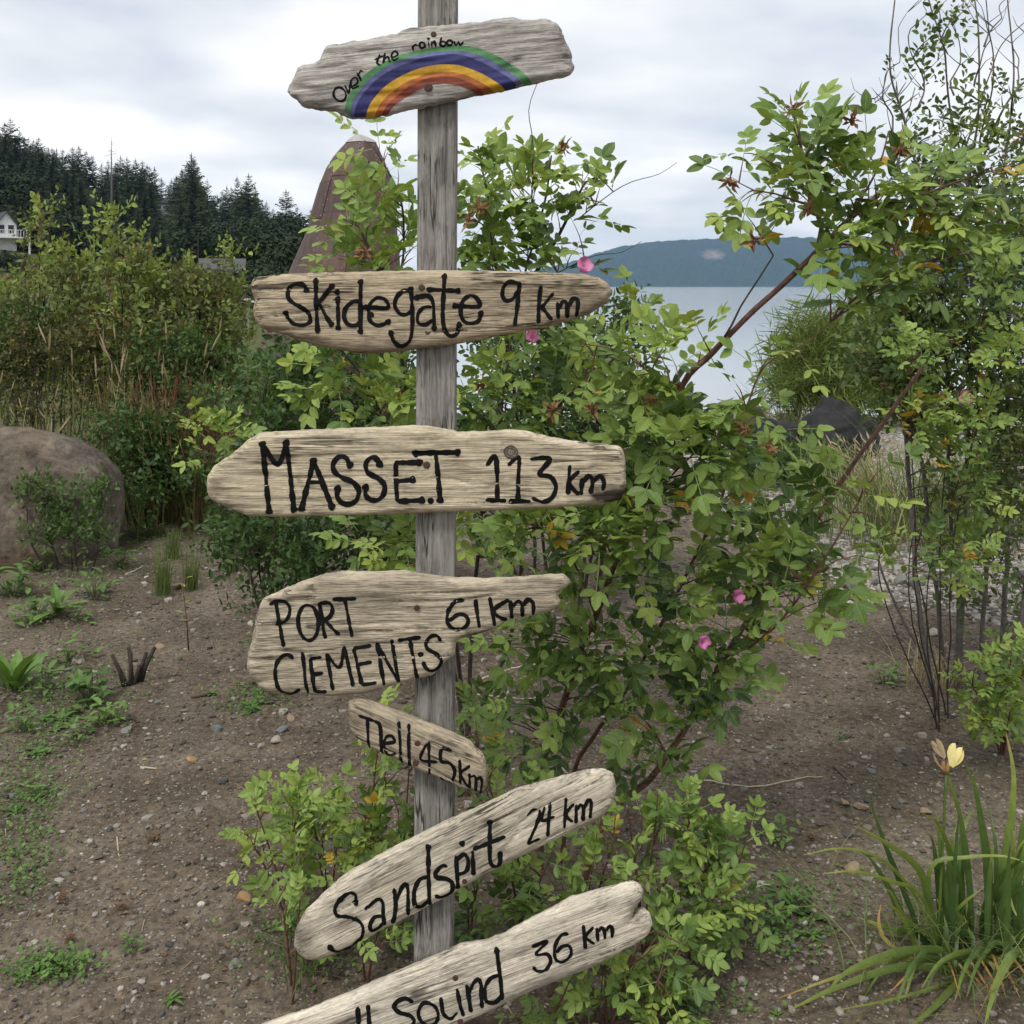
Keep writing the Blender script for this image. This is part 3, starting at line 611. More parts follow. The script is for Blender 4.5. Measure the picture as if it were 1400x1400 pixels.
BD_T = 0.017                      # half thickness of a board
BLACK = BLACKP
def C(pts, org, s): return [(org[0] + x / s, org[1] + y / s) for x, y in pts]
class Board:
    def __init__(s, label, outline, mat, ang=None, T=BD_T, Redge=0.018, seed=1, rough=1.0, rag=0.8, step=2.5, arc=0.0, grain=1.0, stains=(), zo=None):
        o = np.array(outline, float); s.c = o.mean(0); s.T = T; s.R = Redge; s.seed = seed; s.rough = rough; s.arc = arc; s.grain = grain
        s.D = PD - T * 0.93; s.k = s.D / F; th = ang if ang is not None else 0.0; s.th = th
        ca, sa = math.cos(th), math.sin(th); s.ax = np.array([ca, sa]); s.nx = np.array([-sa, ca])
        # resample the outline evenly, a little ragged
        p = np.vstack([o, o[:1]]); seg = np.linalg.norm(np.diff(p, axis=0), axis=1); cum = np.concatenate([[0], np.cumsum(seg)])
        q = np.arange(0, cum[-1], step); op = np.stack([np.interp(q, cum, p[:, 0]), np.interp(q, cum, p[:, 1])], 1)
        for _ in range(2): op = 0.25 * np.roll(op, 1, 0) + 0.5 * op + 0.25 * np.roll(op, -1, 0)
        lo = s.loc(op); nn = unit(np.roll(lo, -1, 0) - np.roll(lo, 1, 0)); nn = np.stack([-nn[:, 1], nn[:, 0]], 1)
        lo = lo + nn * (rag * s.k * (fbm(q / 9, q * 0, seed, 3))[:, None])
        s.out = lo
        mn, mxx = lo.min(0), lo.max(0); st = step * s.k
        gx, gz = np.meshgrid(np.arange(mn[0], mxx[0], st), np.arange(mn[1], mxx[1], st * 0.8)); r = np.random.default_rng(seed)
        gp = np.stack([gx.ravel(), gz.ravel()], 1) + r.uniform(-.2, .2, (gx.size, 2)) * st
        d = s.dist(gp); ins = s.inside(gp) & (d > st * 0.55); gp = gp[ins]
        n = len(lo); area = np.sum(lo[:, 0] * np.roll(lo[:, 1], -1) - lo[:, 1] * np.roll(lo[:, 0], -1))
        loop = list(range(n)) if area > 0 else list(range(n))[::-1]
        vs, es, fs, *_ = delaunay_2d_cdt([Vector(p) for p in np.vstack([lo, gp])], [], [loop], 1, 1e-7)
        v2 = np.array([tuple(q) for q in vs]); tri = np.array([f for f in fs if len(f) == 3])
        e1 = v2[tri[:, 1]] - v2[tri[:, 0]]; e2 = v2[tri[:, 2]] - v2[tri[:, 0]]; neg = (e1[:, 0] * e2[:, 1] - e1[:, 1] * e2[:, 0]) < 0; tri[neg] = tri[neg][:, ::-1]
        hgt = s.f(v2); m_ = len(v2); edge = s.dist(v2) < 1e-6; hgt[edge] = 0
        Vf = np.stack([v2[:, 0], -hgt, v2[:, 1]], 1)
        back = np.minimum(s.body(v2), T * 0.93); back[edge] = 0
        Vb = np.stack([v2[:, 0], back, v2[:, 1]], 1)
        stv = np.zeros(m_)
        for (sx_, sy_, rx_, ry_, am) in stains:      # stains in zoomed picture coordinates
            c_ = s.loc(np.array([C([(sx_, sy_)], *zo)[0]]))[0]; k_ = s.k / zo[1]
            q_ = (v2 - c_) / [rx_ * k_, ry_ * k_]; stv = np.maximum(stv, am * np.exp(-(q_ ** 2).sum(1) * (1 + 0.8 * fbm(v2[:, 0] * 60, v2[:, 1] * 120, seed + 3, 2))))
        me = mesh_from('board', np.vstack([Vf, Vb]), [tri, tri[:, ::-1] + m_], True, dict(stain=np.concatenate([stv, stv])))
        s.o = obj('sign_board', me, mat, sign); s.place(s.o); tag(s.o, label)
    def loc(s, px):
        d = (np.asarray(px, float) - s.c) * [1, -1] * s.k; return np.stack([d @ s.ax, d @ s.nx], -1)
    def place(s, o):
        w_ = P(s.c[0], s.c[1], s.D) - base; o.location = [float(q) for q in w_]; o.rotation_euler = (0, -s.th, 0)
    def dist(s, p):
        a_ = s.out; b_ = np.roll(a_, -1, 0); res = np.full(len(p), 9.0)
        for k in range(0, len(p), 3000):
            q = p[k:k + 3000, None]; ab = (b_ - a_)[None]; tt = np.clip(((q - a_[None]) * ab).sum(-1) / ((ab * ab).sum(-1) + 1e-15), 0, 1)
            res[k:k + 3000] = np.sqrt((((a_[None] + tt[..., None] * ab) - q) ** 2).sum(-1)).min(1)
        return res
    def inside(s, p):
        a_ = s.out; b_ = np.roll(a_, -1, 0); c = np.zeros(len(p), bool)
        for (x1, y1), (x2, y2) in zip(a_, b_):
            hit = ((y1 > p[:, 1]) != (y2 > p[:, 1])); c ^= hit & (p[:, 0] < (x2 - x1) * (p[:, 1] - y1) / (y2 - y1 + 1e-15) + x1)
        return c
    def body(s, p):
        d = np.clip(s.dist(p) / s.R, 0, 1); return s.T * np.sqrt(np.maximum(0, 1 - (1 - d) ** 2)) + s.arc * np.clip(s.dist(p) / (s.R * 2.2), 0, 1) ** 0.6
    def f(s, p):
        h = s.body(p); x, z = p[:, 0], p[:, 1]; wv = 0.012 * fbm(x * 5, z * 6, s.seed + 3, 2)
        r_ = 0.0026 * fbm(x * 5, (z + wv) * 30, s.seed, 3) + 0.0017 * s.grain * fbm(x * 9, (z + wv) * 105, s.seed + 9, 2) + 0.003 * fbm(x * 9, z * 16, s.seed + 31, 2)
        e = np.clip(s.dist(p) / 0.01, 0, 1); xm = np.abs(x) / (np.abs(s.out[:, 0]).max()); r_ = r_ + 0.004 * sst(0.86, 1.0, xm) * fbm(x * 60, z * 60, s.seed + 40, 2)
        ck = np.abs(vn(x * 3.0 + 40, (z + wv) * 34 + 90, s.seed + 70) - 0.5); r_ = r_ - 0.0042 * np.exp(-(ck / 0.03) ** 2) * sst(0.5, 0.68, vn(x * 7 + 9, z * 14 + 3, s.seed + 80))
        return h + s.rough * r_ * e
    def ribbon(s, acc, pts, wpx, taper=True, seed=0, lift=0.0008):
        p = catmull(pts, 2.2); n = len(p)
        if n < 3: return
        d = unit(np.gradient(p, axis=0)); nn = np.stack([-d[:, 1], d[:, 0]], 1); cum = np.concatenate([[0], np.cumsum(np.linalg.norm(np.diff(p, axis=0), axis=1))])
        w_ = np.full(n, wpx / 2.0) * (1 + 0.42 * fbm(cum / 9, cum * 0 + seed, s.seed + 50, 2))
        if taper:
            e = np.minimum(cum, cum[-1] - cum) / (wpx / 2); w_ = w_ * np.sqrt(np.clip(1 - (1 - np.clip(e, 0, 1)) ** 2, 0.12, 1))
        jl = 0.5 * fbm(cum / 3, cum * 0 + seed + 9, s.seed + 60, 2); jr = 0.5 * fbm(cum / 3, cum * 0 + seed + 19, s.seed + 61, 2)
        rows = [p + nn * (w_ + jl)[:, None], p + nn * (w_ * 0.4)[:, None], p - nn * (w_ * 0.4)[:, None], p - nn * (w_ + jr)[:, None]]
        pp = s.loc(np.stack(rows, 1).reshape(-1, 2)); h = s.f(pp) + lift; ok = s.inside(pp); h[~ok] = np.minimum(h[~ok], 0.002)
        V = np.stack([pp[:, 0], -h, pp[:, 1]], 1); i = np.arange(n - 1)[:, None] * 4; j = np.arange(3)[None, :]
        acc.add(V, [np.stack([i + j, i + j + 1, i + 4 + j + 1, i + 4 + j], -1).reshape(-1, 4)])
    def blob(s, acc, c, rpx, lift=0.0014):
        k = 12; a_ = np.arange(k) / k * 6.2832; rr_ = rpx * (1 + 0.12 * np.sin(a_ * 3 + c[0])); 
        pts = np.vstack([[c], np.stack([c[0] + .55 * rr_ * np.cos(a_), c[1] + .55 * rr_ * np.sin(a_)], 1), np.stack([c[0] + rr_ * np.cos(a_), c[1] + rr_ * np.sin(a_)], 1)])
        pp = s.loc(pts); h = s.f(pp) + lift; V = np.stack([pp[:, 0], -h, pp[:, 1]], 1); a1 = np.arange(k); a2 = (a1 + 1) % k
        acc.add(V, [np.stack([np.zeros(k, int), 1 + a1, 1 + a2], -1), np.stack([1 + a1, 1 + k + a1, 1 + k + a2, 1 + a2], -1)])
    def text(s, word, strokes, org, z, w_, dots=()):
        """strokes: list of (points, [blob flags]) in zoomed picture coordinates"""
        acc = Acc()
        for k, st in enumerate(strokes):
            bl = ''
            if isinstance(st, tuple) and isinstance(st[1], str): st, bl = st
            pts = C(st, org, z); s.ribbon(acc, pts, w_, True, k * 3.7)
            if 'a' in bl: s.blob(acc, pts[0], w_ * 0.74)
            if 'z' in bl: s.blob(acc, pts[-1], w_ * 0.74)
        for d in dots: s.blob(acc, C([d], org, z)[0], w_ * 0.72)
        o = obj('lettering', acc.mesh('lettering', True), BLACK, s.o); tag(o, 'black hand-painted lettering reading ' + word); return o
    def nail(s, c, org, z, r=4.5, mat=None):
        p = C([c], org, z)[0]; q = s.loc(np.array([p])); h = s.f(q)[0]; rr_ = r * s.k; k = 10; a_ = np.arange(k) / k * 6.2832
        V = [(q[0][0] + rr_ * f * math.cos(t_), -h - dz, q[0][1] + rr_ * f * math.sin(t_)) for f, dz in ((1.0, -0.002), (1.0, 0.0012), (0.7, 0.0022)) for t_ in a_]
        a1 = np.arange(k); a2 = (a1 + 1) % k
        obj('nail', mesh_from('nail', V, [np.vstack([np.stack([a1, a2, k + a2, k + a1], -1), np.stack([k + a1, k + a2, 2 * k + a2, 2 * k + a1], -1)]), np.array([list(2 * k + a1)])], False), mat or RUSTY, s.o)
def ell(cx, cy, rx, ry, rot=0, n=14, a0=0.3, sweep=6.4):
    a_ = a0 + np.linspace(0, sweep, n); x = rx * np.cos(a_); y = ry * np.sin(a_); c, s_ = math.cos(rot), math.sin(rot)
    return [(cx + c * p - s_ * q, cy + s_ * p + c * q) for p, q in zip(x, y)]

# --- 1 rainbow board
org, z = (370, 0), 3.182
W1 = wood_mat('driftwood_ash', (0.43, 0.405, 0.375), (0.34, 0.32, 0.295), (0.16, 0.148, 0.135), (4, 40, 55), 0.6, 0.6, 1.0)
top = [(72, 400), (82, 365), (105, 325), (118, 295), (150, 283), (195, 272), (215, 255), (228, 215), (245, 198), (300, 190), (420, 170), (465, 160), (482, 155), (545, 148), (565, 132), (640, 118), (800, 103), (895, 97), (960, 85), (1050, 75), (1120, 85), (1190, 80), (1225, 95), (1258, 105), (1270, 150), (1300, 215), (1312, 245), (1306, 262), (1322, 290)]
bot = [(1318, 312), (1300, 335), (1250, 345), (1180, 357), (1130, 370), (1020, 395), (900, 420), (800, 440), (640, 475), (520, 503), (430, 518), (360, 521), (305, 503), (285, 487), (210, 478), (140, 468), (122, 440), (85, 418)]
B1 = Board('grey driftwood board with painted rainbow, lettered Over the rainbow, at the top', C(top + bot, org, z), W1, R(5.5), 0.020, 0.022, 11, 1.7, 2.0, stains=[(1075, 262, 26, 13, .7), (1265, 180, 30, 70, .35), (210, 420, 110, 22, .4)], zo=(org, z))
def P1(name, r, g, b_): return plain(name, lin(r, g, b_), 0.75, 0.28, 45)
curves = [
 [(328, 495), (345, 420), (400, 350), (480, 290), (580, 245), (700, 217), (800, 207), (880, 214), (960, 240), (1050, 290), (1110, 335), (1135, 366)],
 [(348, 510), (368, 440), (420, 370), (500, 305), (600, 262), (700, 238), (790, 229), (860, 236), (940, 264), (1030, 311), (1080, 352), (1102, 376)],
 [(362, 521), (386, 450), (440, 380), (520, 320), (610, 280), (700, 255), (790, 246), (850, 254), (930, 285), (1010, 330), (1060, 368), (1078, 383)],
 [(415, 519), (440, 455), (490, 395), (560, 345), (640, 310), (720, 292), (790, 289), (850, 301), (920, 330), (980, 365), (1022, 396)],
 [(456, 513), (482, 460), (522, 418), (580, 375), (650, 343), (720, 325), (780, 322), (840, 334), (900, 360), (950, 388), (972, 405)],
 [(484, 509), (508, 468), (546, 430), (600, 390), (660, 360), (720, 344), (780, 344), (832, 355), (888, 380), (918, 400), (932, 413)],
 [(515, 503), (542, 465), (584, 434), (634, 405), (690, 381), (750, 372), (800, 376), (848, 390), (890, 412), (902, 420)]]
def even(pts, n):
    p = catmull(C(pts, org, z), 1.0); cum = np.concatenate([[0], np.cumsum(np.linalg.norm(np.diff(p, axis=0), axis=1))]); q = np.linspace(0, cum[-1], n)
    return np.stack([np.interp(q, cum, p[:, 0]), np.interp(q, cum, p[:, 1])], 1)
names = [('green', 76, 128, 80), ('pale violet blue', 88, 92, 136), ('dark blue', 42, 42, 96), ('yellow', 190, 146, 38), ('orange', 160, 90, 42), ('brick red', 122, 56, 38)]
for k, (nm_, r_, g_, b_) in enumerate(names):
    n = 110; e0, e1 = even(curves[k], n), even(curves[k + 1], n); nv = 7
    tt = np.linspace(0, 1, nv); jit = 0.5 * fbm(np.arange(n) / 5, np.arange(n) * 0.0, 90 + k, 2); jit2 = 0.5 * fbm(np.arange(n) / 5, np.arange(n) * 0.0, 91 + k, 2)
    e0 = e0 + unit(e0 - e1) * jit[:, None]; e1 = e1 + unit(e1 - e0) * (jit2 - 0.3)[:, None]
    pts = (e0[:, None] * (1 - tt)[None, :, None] + e1[:, None] * tt[None, :, None]).reshape(-1, 2)
    pp = B1.loc(pts); ins = B1.inside(pp); h = B1.f(pp) + 0.0006 + 0.00015 * k; h[~ins] = 0.0
    i = np.arange(n - 1)[:, None] * nv; j = np.arange(nv - 1)[None, :]; q4 = np.stack([i + j, i + j + 1, i + nv + j + 1, i + nv + j], -1).reshape(-1, 4)
    q4 = q4[ins[q4].all(1)]
    tag(obj('rainbow_stripe', mesh_from('rainbow_stripe', np.stack([pp[:, 0], -h, pp[:, 1]], 1), [q4], True), P1('paint_' + nm_.replace(' ', '_'), r_, g_, b_), B1.o), nm_ + ' painted rainbow stripe')
B1.text('Over the rainbow', [ell(308, 418, 26, 31, -0.5), [(330, 378), (346, 412), (352, 368)], [(362, 384), (386, 366), (376, 346), (357, 360), (363, 392), (392, 380)], [(382, 325), (402, 362)], [(388, 340), (398, 316), (410, 322)],
    [(480, 243), (469, 284), (487, 294)], [(456, 268), (496, 250)], [(502, 238), (496, 287)], [(497, 272), (514, 255), (524, 282)], [(534, 262), (558, 246), (546, 230), (530, 248), (540, 272), (564, 260)],
    [(619, 205), (625, 231)], [(622, 217), (634, 203), (646, 208)], ell(662, 206, 11, 12), [(673, 194), (677, 218)], [(690, 190), (693, 216)], [(703, 190), (705, 215)], [(705, 200), (716, 188), (721, 213)],
    [(746, 170), (738, 206)], ell(752, 199, 12, 11), ell(781, 195, 12, 11), [(800, 186), (808, 206), (819, 190), (826, 206), (842, 190)]], org, z, 2.7, [(690, 178)])
B1.nail((690, 388), org, z, 6.0); B1.nail((712, 158), org, z, 4.0)

# --- 2 Skidegate board
org, z = (320, 350), 2.593
W2 = wood_mat('driftwood_brown', (0.45, 0.375, 0.265), (0.36, 0.29, 0.195), (0.14, 0.108, 0.078), (6, 60, 110), 0.9, 0.6, 2.0)
top = [(58, 105), (65, 85), (85, 72), (200, 62), (400, 56), (560, 53), (700, 50), (900, 52), (1100, 57), (1230, 63), (1290, 75), (1325, 95), (1341, 125)]
bot = [(1322, 165), (1270, 200), (1200, 228), (1100, 255), (950, 285), (800, 310), (700, 325), (560, 342), (460, 348), (400, 337), (310, 320), (230, 302), (198, 284), (150, 272), (95, 256), (74, 225), (67, 190), (76, 160), (62, 130)]
B2 = Board('brown driftwood board with rounded right end, lettered Skidegate 9 km', C(top + bot, org, z), W2, R(0.3), 0.019, 0.026, 22, 1.2, 1.0, stains=[(760, 330, 420, 20, .5), (1260, 180, 110, 45, .5), (200, 285, 110, 18, .5), (660, 130, 40, 25, .5)], zo=(org, z))
B2.text('Skidegate', [([(262, 120), (250, 102), (222, 100), (200, 115), (198, 145), (215, 165), (250, 185), (272, 205), (275, 230), (255, 243), (220, 240), (200, 222), (190, 202)], 'az'),
    ([(295, 88), (297, 180), (302, 262)], 'az'), ([(352, 107), (300, 172)], 'a'), ([(305, 165), (330, 212), (350, 240)], 'z'), ([(372, 152), (375, 252)], 'az'),
    ([(453, 92), (452, 180), (453, 266)], 'az'), [(450, 160), (425, 162), (400, 185), (395, 215), (408, 240), (435, 245), (452, 232)],
    ([(470, 181), (546, 183), (540, 155), (510, 148), (486, 170), (480, 205), (492, 235), (520, 245), (550, 232)], 'az'),
    [(632, 125), (605, 123), (582, 143), (573, 175), (590, 203), (615, 206), (635, 190)], ([(630, 118), (635, 200), (631, 280), (615, 310), (590, 318), (570, 300), (560, 272)], 'az'),
    ([(650, 147), (690, 142), (708, 168), (712, 255)], 'az'), [(705, 180), (675, 182), (655, 205), (655, 235), (680, 242), (708, 225)],
    ([(748, 72), (742, 200), (748, 258), (768, 282), (790, 275), (800, 242)], 'az'), ([(695, 119), (795, 123)], 'az'),
    ([(785, 176), (868, 178), (862, 150), (838, 140), (812, 160), (805, 195), (815, 228), (840, 238), (868, 228), (876, 202)], 'az')], org, z, 5.6, [(370, 128), (490, 208)])
B2.text('9 km', [[(1010, 97), (975, 92), (955, 112), (952, 140), (965, 158), (990, 150), (1008, 120)], [(1013, 90), (1005, 170), (995, 246)], [(1087, 105), (1080, 170), (1078, 238)], [(1132, 130), (1086, 186)], [(1090, 180), (1126, 226)],
    [(1145, 163), (1148, 222)], [(1148, 188), (1165, 160), (1178, 170), (1180, 220)], [(1182, 182), (1200, 152), (1217, 160), (1212, 216)]], org, z, 5.4)
B2.nail((668, 112), org, z, 4.5); B2.nail((688, 270), org, z, 4.5)

# --- 3 Masset board
org, z = (270, 565), 2.333
W3 = wood_mat('driftwood_sand', (0.55, 0.475, 0.345), (0.45, 0.38, 0.265), (0.165, 0.13, 0.10), (5, 60, 120), 0.8, 0.45, 3.0)
top = [(30, 225), (32, 200), (50, 170), (110, 130), (160, 85), (200, 62), (300, 55), (450, 48), (600, 42), (690, 37), (750, 42), (830, 57), (900, 57), (990, 50), (1050, 55), (1110, 72), (1200, 88), (1300, 98), (1345, 103), (1360, 125), (1366, 180)]
bot = [(1368, 240), (1350, 275), (1300, 290), (1200, 297), (1100, 303), (950, 310), (800, 315), (600, 322), (400, 326), (250, 331), (160, 326), (110, 308), (60, 285), (35, 262)]
B3 = Board('long pale driftwood board with pointed left end and a knot, lettered Masset 113 km', C(top + bot, org, z), W3, R(0.4), 0.019, 0.016, 33, 0.9, 0.9, grain=1.6, stains=[(1335, 258, 85, 26, 1.6), (100, 300, 70, 20, .6), (1285, 102, 40, 10, .45), (720, 250, 60, 30, .25), (60, 240, 40, 40, .35)], zo=(org, z))
B3.text('Masset', [([(215, 95), (224, 200), (235, 306)], 'az'), ([(217, 100), (262, 158), (290, 92)], ''), ([(290, 90), (302, 200), (313, 300)], 'az'),
    ([(375, 148), (338, 297)], 'az'), ([(376, 150), (433, 292)], 'z'), [(355, 215), (405, 215)],
    ([(490, 160), (478, 138), (455, 135), (438, 155), (440, 180), (465, 200), (500, 215), (518, 240), (512, 270), (490, 285), (465, 280), (450, 260), (452, 235)], 'az'),
    ([(585, 158), (570, 138), (552, 140), (540, 160), (548, 185), (575, 200), (598, 220), (598, 250), (580, 270), (555, 270), (540, 255), (540, 231)], 'az'),
    ([(710, 152), (632, 153)], 'a'), [(635, 150), (637, 215), (640, 276)], ([(640, 212), (688, 207)], 'z'), ([(640, 275), (718, 271)], 'z'),
    ([(698, 124), (830, 120)], 'az'), ([(762, 128), (770, 200), (776, 270)], 'z')], org, z, 7.0)
B3.text('113 km', [[(922, 162), (952, 138), (957, 275)], [(920, 272), (985, 274)], [(990, 162), (1024, 137), (1023, 200), (1022, 274)], [(993, 275), (1062, 275)], [(1060, 142), (1122, 141), (1090, 188), (1125, 198), (1142, 228), (1130, 263), (1100, 277), (1066, 264)],
    [(1186, 160), (1180, 254)], [(1216, 178), (1184, 216), (1215, 256)], [(1226, 200), (1222, 256)], [(1228, 216), (1245, 195), (1258, 210), (1252, 252)], [(1258, 216), (1280, 195), (1294, 212), (1290, 242)]], org, z, 6.2)
B3.nail((733, 160), org, z, 5.0); B3.nail((746, 273), org, z, 4.5, BLACK)
kn = Acc()                      # the knot: a raised eye with a dark ring
for k, (rr_, w_) in enumerate(((9.5, 2.2), (6.0, 1.4))):
    B3.ribbon(kn, ell(*(C([(1000, 120)], org, z)[0]), rr_ * 0.95, rr_ * 0.85, 0.3, 18, 0, 6.3), w_, False, k, 0.0012)
B3_k = obj('knot', kn.mesh('knot', True), plain('knot_wood', (0.085, 0.062, 0.048), 0.9, 0.4, 300), B3.o)
kb = Acc(); B3.blob(kb, C([(1000, 120)], org, z)[0], 8.0, 0.0009); obj('knot_eye', kb.mesh('knot_eye', True), plain('knot_heart', (0.20, 0.165, 0.13), 0.9, 0.5, 250), B3_k)

# --- 4 Port Clements board
org, z = (320, 760), 2.917
W4 = wood_mat('driftwood_grain', (0.46, 0.40, 0.30), (0.37, 0.315, 0.23), (0.15, 0.12, 0.088), (9, 60, 120), 0.7, 0.6, 4.0)
top = [(52, 440), (55, 390), (75, 320), (90, 230), (115, 170), (180, 140), (270, 100), (370, 68), (450, 58), (600, 60), (680, 55), (740, 68), (860, 82), (1000, 88), (1150, 80), (1250, 72), (1310, 70), (1335, 85), (1343, 105)]
bot = [(1330, 122), (1296, 140), (1292, 162), (1307, 185), (1283, 214), (1200, 236), (1085, 256), (1050, 288), (960, 315), (900, 328), (886, 345), (882, 390), (835, 430), (795, 474), (720, 490), (620, 518), (520, 548), (400, 557), (250, 547), (120, 541), (95, 512), (65, 482)]
B4 = Board('broad paddle-shaped driftwood board narrowing to the right, lettered Port Clements 61 km', C(top + bot, org, z), W4, R(1.5), 0.019, 0.020, 44, 1.2, 1.0, grain=1.5, stains=[(560, 160, 220, 40, .4), (980, 300, 110, 20, .6), (560, 540, 200, 18, .5), (1240, 200, 60, 22, .4), (300, 480, 120, 40, .2)], zo=(org, z))
B4.text('Port', [[(172, 172), (188, 260), (205, 352)], [(146, 187), (185, 170), (222, 185), (228, 220), (210, 250), (172, 264)], ell(302, 256, 40, 70, -0.08, 18), [(345, 175), (357, 250), (370, 320)], [(345, 178), (385, 178), (398, 205), (385, 235), (358, 247)], [(362, 240), (426, 306)], [(398, 163), (494, 159)], [(447, 164), (462, 240), (476, 312)]], org, z, 5.2)
B4.text('Clements', [[(242, 402), (222, 385), (195, 392), (174, 430), (176, 490), (195, 530), (230, 545), (270, 518)], [(277, 373), (288, 460), (301, 538)], [(355, 394), (305, 402)], [(308, 400), (330, 536)], [(315, 463), (362, 454)], [(330, 535), (376, 528)],
    [(375, 377), (388, 450), (401, 523)], [(373, 380), (425, 432), (445, 350)], [(443, 348), (481, 507)], [(552, 346), (480, 357)], [(482, 357), (515, 501)], [(500, 420), (555, 410)], [(514, 500), (574, 492)], [(574, 333), (603, 504)], [(574, 338), (660, 490)], [(632, 320), (660, 494)],
    [(656, 326), (748, 314)], [(703, 322), (718, 400), (734, 480)], [(826, 332), (815, 308), (790, 308), (768, 335), (775, 360), (810, 380), (828, 405), (818, 435), (790, 447), (765, 430), (757, 408)]], org, z, 5.2)
B4.text('61 km', [[(920, 165), (880, 175), (855, 215), (855, 255), (880, 278), (915, 275), (936, 250), (925, 225), (895, 222), (860, 246)], [(962, 152), (970, 210), (980, 274)], [(1020, 154), (1030, 210), (1041, 270)], [(1097, 164), (1035, 210), (1090, 252)], [(1103, 168), (1108, 245)], [(1108, 197), (1130, 172), (1147, 185), (1150, 238)], [(1150, 192), (1172, 165), (1192, 180), (1192, 230)]], org, z, 5.4)
B4.nail((733, 195), org, z, 4.2); B4.nail((747, 382), org, z, 4.2, BLACK)

# --- 5 Tlell board
org, z = (380, 940), 2.8
W5 = wood_mat('driftwood_dull', (0.41, 0.345, 0.25), (0.315, 0.26, 0.185), (0.11, 0.09, 0.068), (5, 60, 100), 0.9, 0.6, 5.0)
top = [(268, 55), (285, 40), (312, 36), (400, 66), (560, 126), (690, 180), (740, 203), (758, 228), (786, 250), (802, 295)]
bot = [(805, 365), (792, 398), (770, 401), (650, 356), (520, 301), (400, 246), (302, 192), (272, 152)]
B5 = Board('short dull driftwood board sloping down to the right, lettered Tlell 45 km', C(top + bot, org, z), W5, R(-23.5), 0.022, 0.014, 55, 1.1, 0.9, stains=[(290, 110, 40, 60, .5), (560, 250, 120, 30, .3), (790, 360, 25, 50, .45)], zo=(org, z))
B5.text('Tlell', [[(313, 90), (378, 112)], [(348, 102), (352, 230)], [(375, 110), (396, 132), (402, 248)], [(408, 197), (450, 190), (440, 168), (420, 172), (410, 205), (425, 240), (457, 236)], [(467, 113), (472, 200), (476, 288)], [(505, 122), (505, 200), (508, 293)]], org, z, 4.6)
B5.text('45 km', [[(573, 194), (550, 255), (614, 266)], [(581, 188), (583, 322)], [(668, 226), (630, 215), (628, 262), (660, 270), (679, 300), (668, 340), (645, 348), (623, 323)], [(698, 256), (700, 357)], [(737, 280), (702, 312), (731, 367)], [(735, 308), (735, 372)], [(738, 327), (752, 318), (760, 335), (757, 382)], [(760, 337), (775, 325), (782, 345), (775, 397)]], org, z, 4.2)
B5.nail((538, 195), org, z, 4.2); B5.nail((531, 270), org, z, 4.2)

# --- 6 Sandspit board
W6 = wood_mat('driftwood_log', (0.54, 0.485, 0.385), (0.44, 0.39, 0.30), (0.17, 0.14, 0.105), (4, 60, 95), 0.9, 0.6, 6.0)
top = [(62, 985), (65, 930), (100, 860), (180, 780), (250, 715), (330, 670), (450, 605), (560, 550), (680, 490), (800, 440), (900, 390), (1000, 360), (1120, 330), (1200, 311), (1250, 308), (1280, 325), (1294, 365)]
bot = [(1292, 405), (1275, 455), (1230, 500), (1150, 540), (1040, 590), (920, 650), (800, 710), (660, 790), (520, 865), (400, 925), (250, 1000), (170, 1035), (110, 1037), (75, 1012)]
B6 = Board('long rounded driftwood board sloping up to the right, lettered Sandspit 24 km', C(top + bot, org, z), W6, R(27), 0.022, 0.030, 66, 1.1, 1.0, stains=[(90, 940, 45, 90, .6), (720, 640, 120, 40, .4), (300, 870, 140, 14, .4), (950, 640, 200, 18, .4)], zo=(org, z))
B6.text('Sandspit', [([(303, 800), (303, 772), (280, 762), (250, 785), (225, 820), (232, 850), (270, 855), (310, 867), (330, 892), (325, 935), (290, 975), (250, 995), (222, 987), (207, 968)], 'az'),
    [(338, 828), (385, 790), (405, 802), (408, 850), (413, 892)], [(405, 850), (375, 855), (358, 885), (365, 912), (390, 900), (410, 875)], [(448, 748), (455, 820), (442, 888)], [(455, 795), (485, 735), (500, 747), (502, 858)], ([(578, 592), (580, 700), (583, 818)], 'a'), [(580, 702), (545, 715), (525, 760), (528, 810), (550, 825), (580, 792)],
    [(652, 662), (630, 660), (605, 690), (615, 705), (650, 710), (670, 730), (665, 765), (630, 785), (603, 773)], [(684, 620), (688, 690), (692, 755)], [(685, 637), (715, 615), (730, 640), (722, 680), (690, 692)], [(747, 600), (750, 698)], ([(812, 496), (812, 600), (815, 650), (835, 670), (850, 655), (851, 605)], 'a'), [(748, 596), (872, 546)]], org, z, 5.8, [(707, 577)])
B6.text('24 km', [[(953, 477), (975, 450), (1000, 455), (995, 490), (955, 579)], [(954, 578), (1003, 558)], [(1020, 440), (1010, 490), (1058, 474)], [(1041, 423), (1036, 480), (1031, 552)], [(1101, 403), (1098, 460), (1094, 522)], [(1131, 425), (1100, 466), (1127, 496)], [(1140, 428), (1138, 502)], [(1142, 452), (1155, 428), (1166, 440), (1165, 492)], [(1167, 448), (1185, 408), (1196, 420), (1192, 482)]], org, z, 4.6)
B6.nail((716, 720), org, z, 3.6)

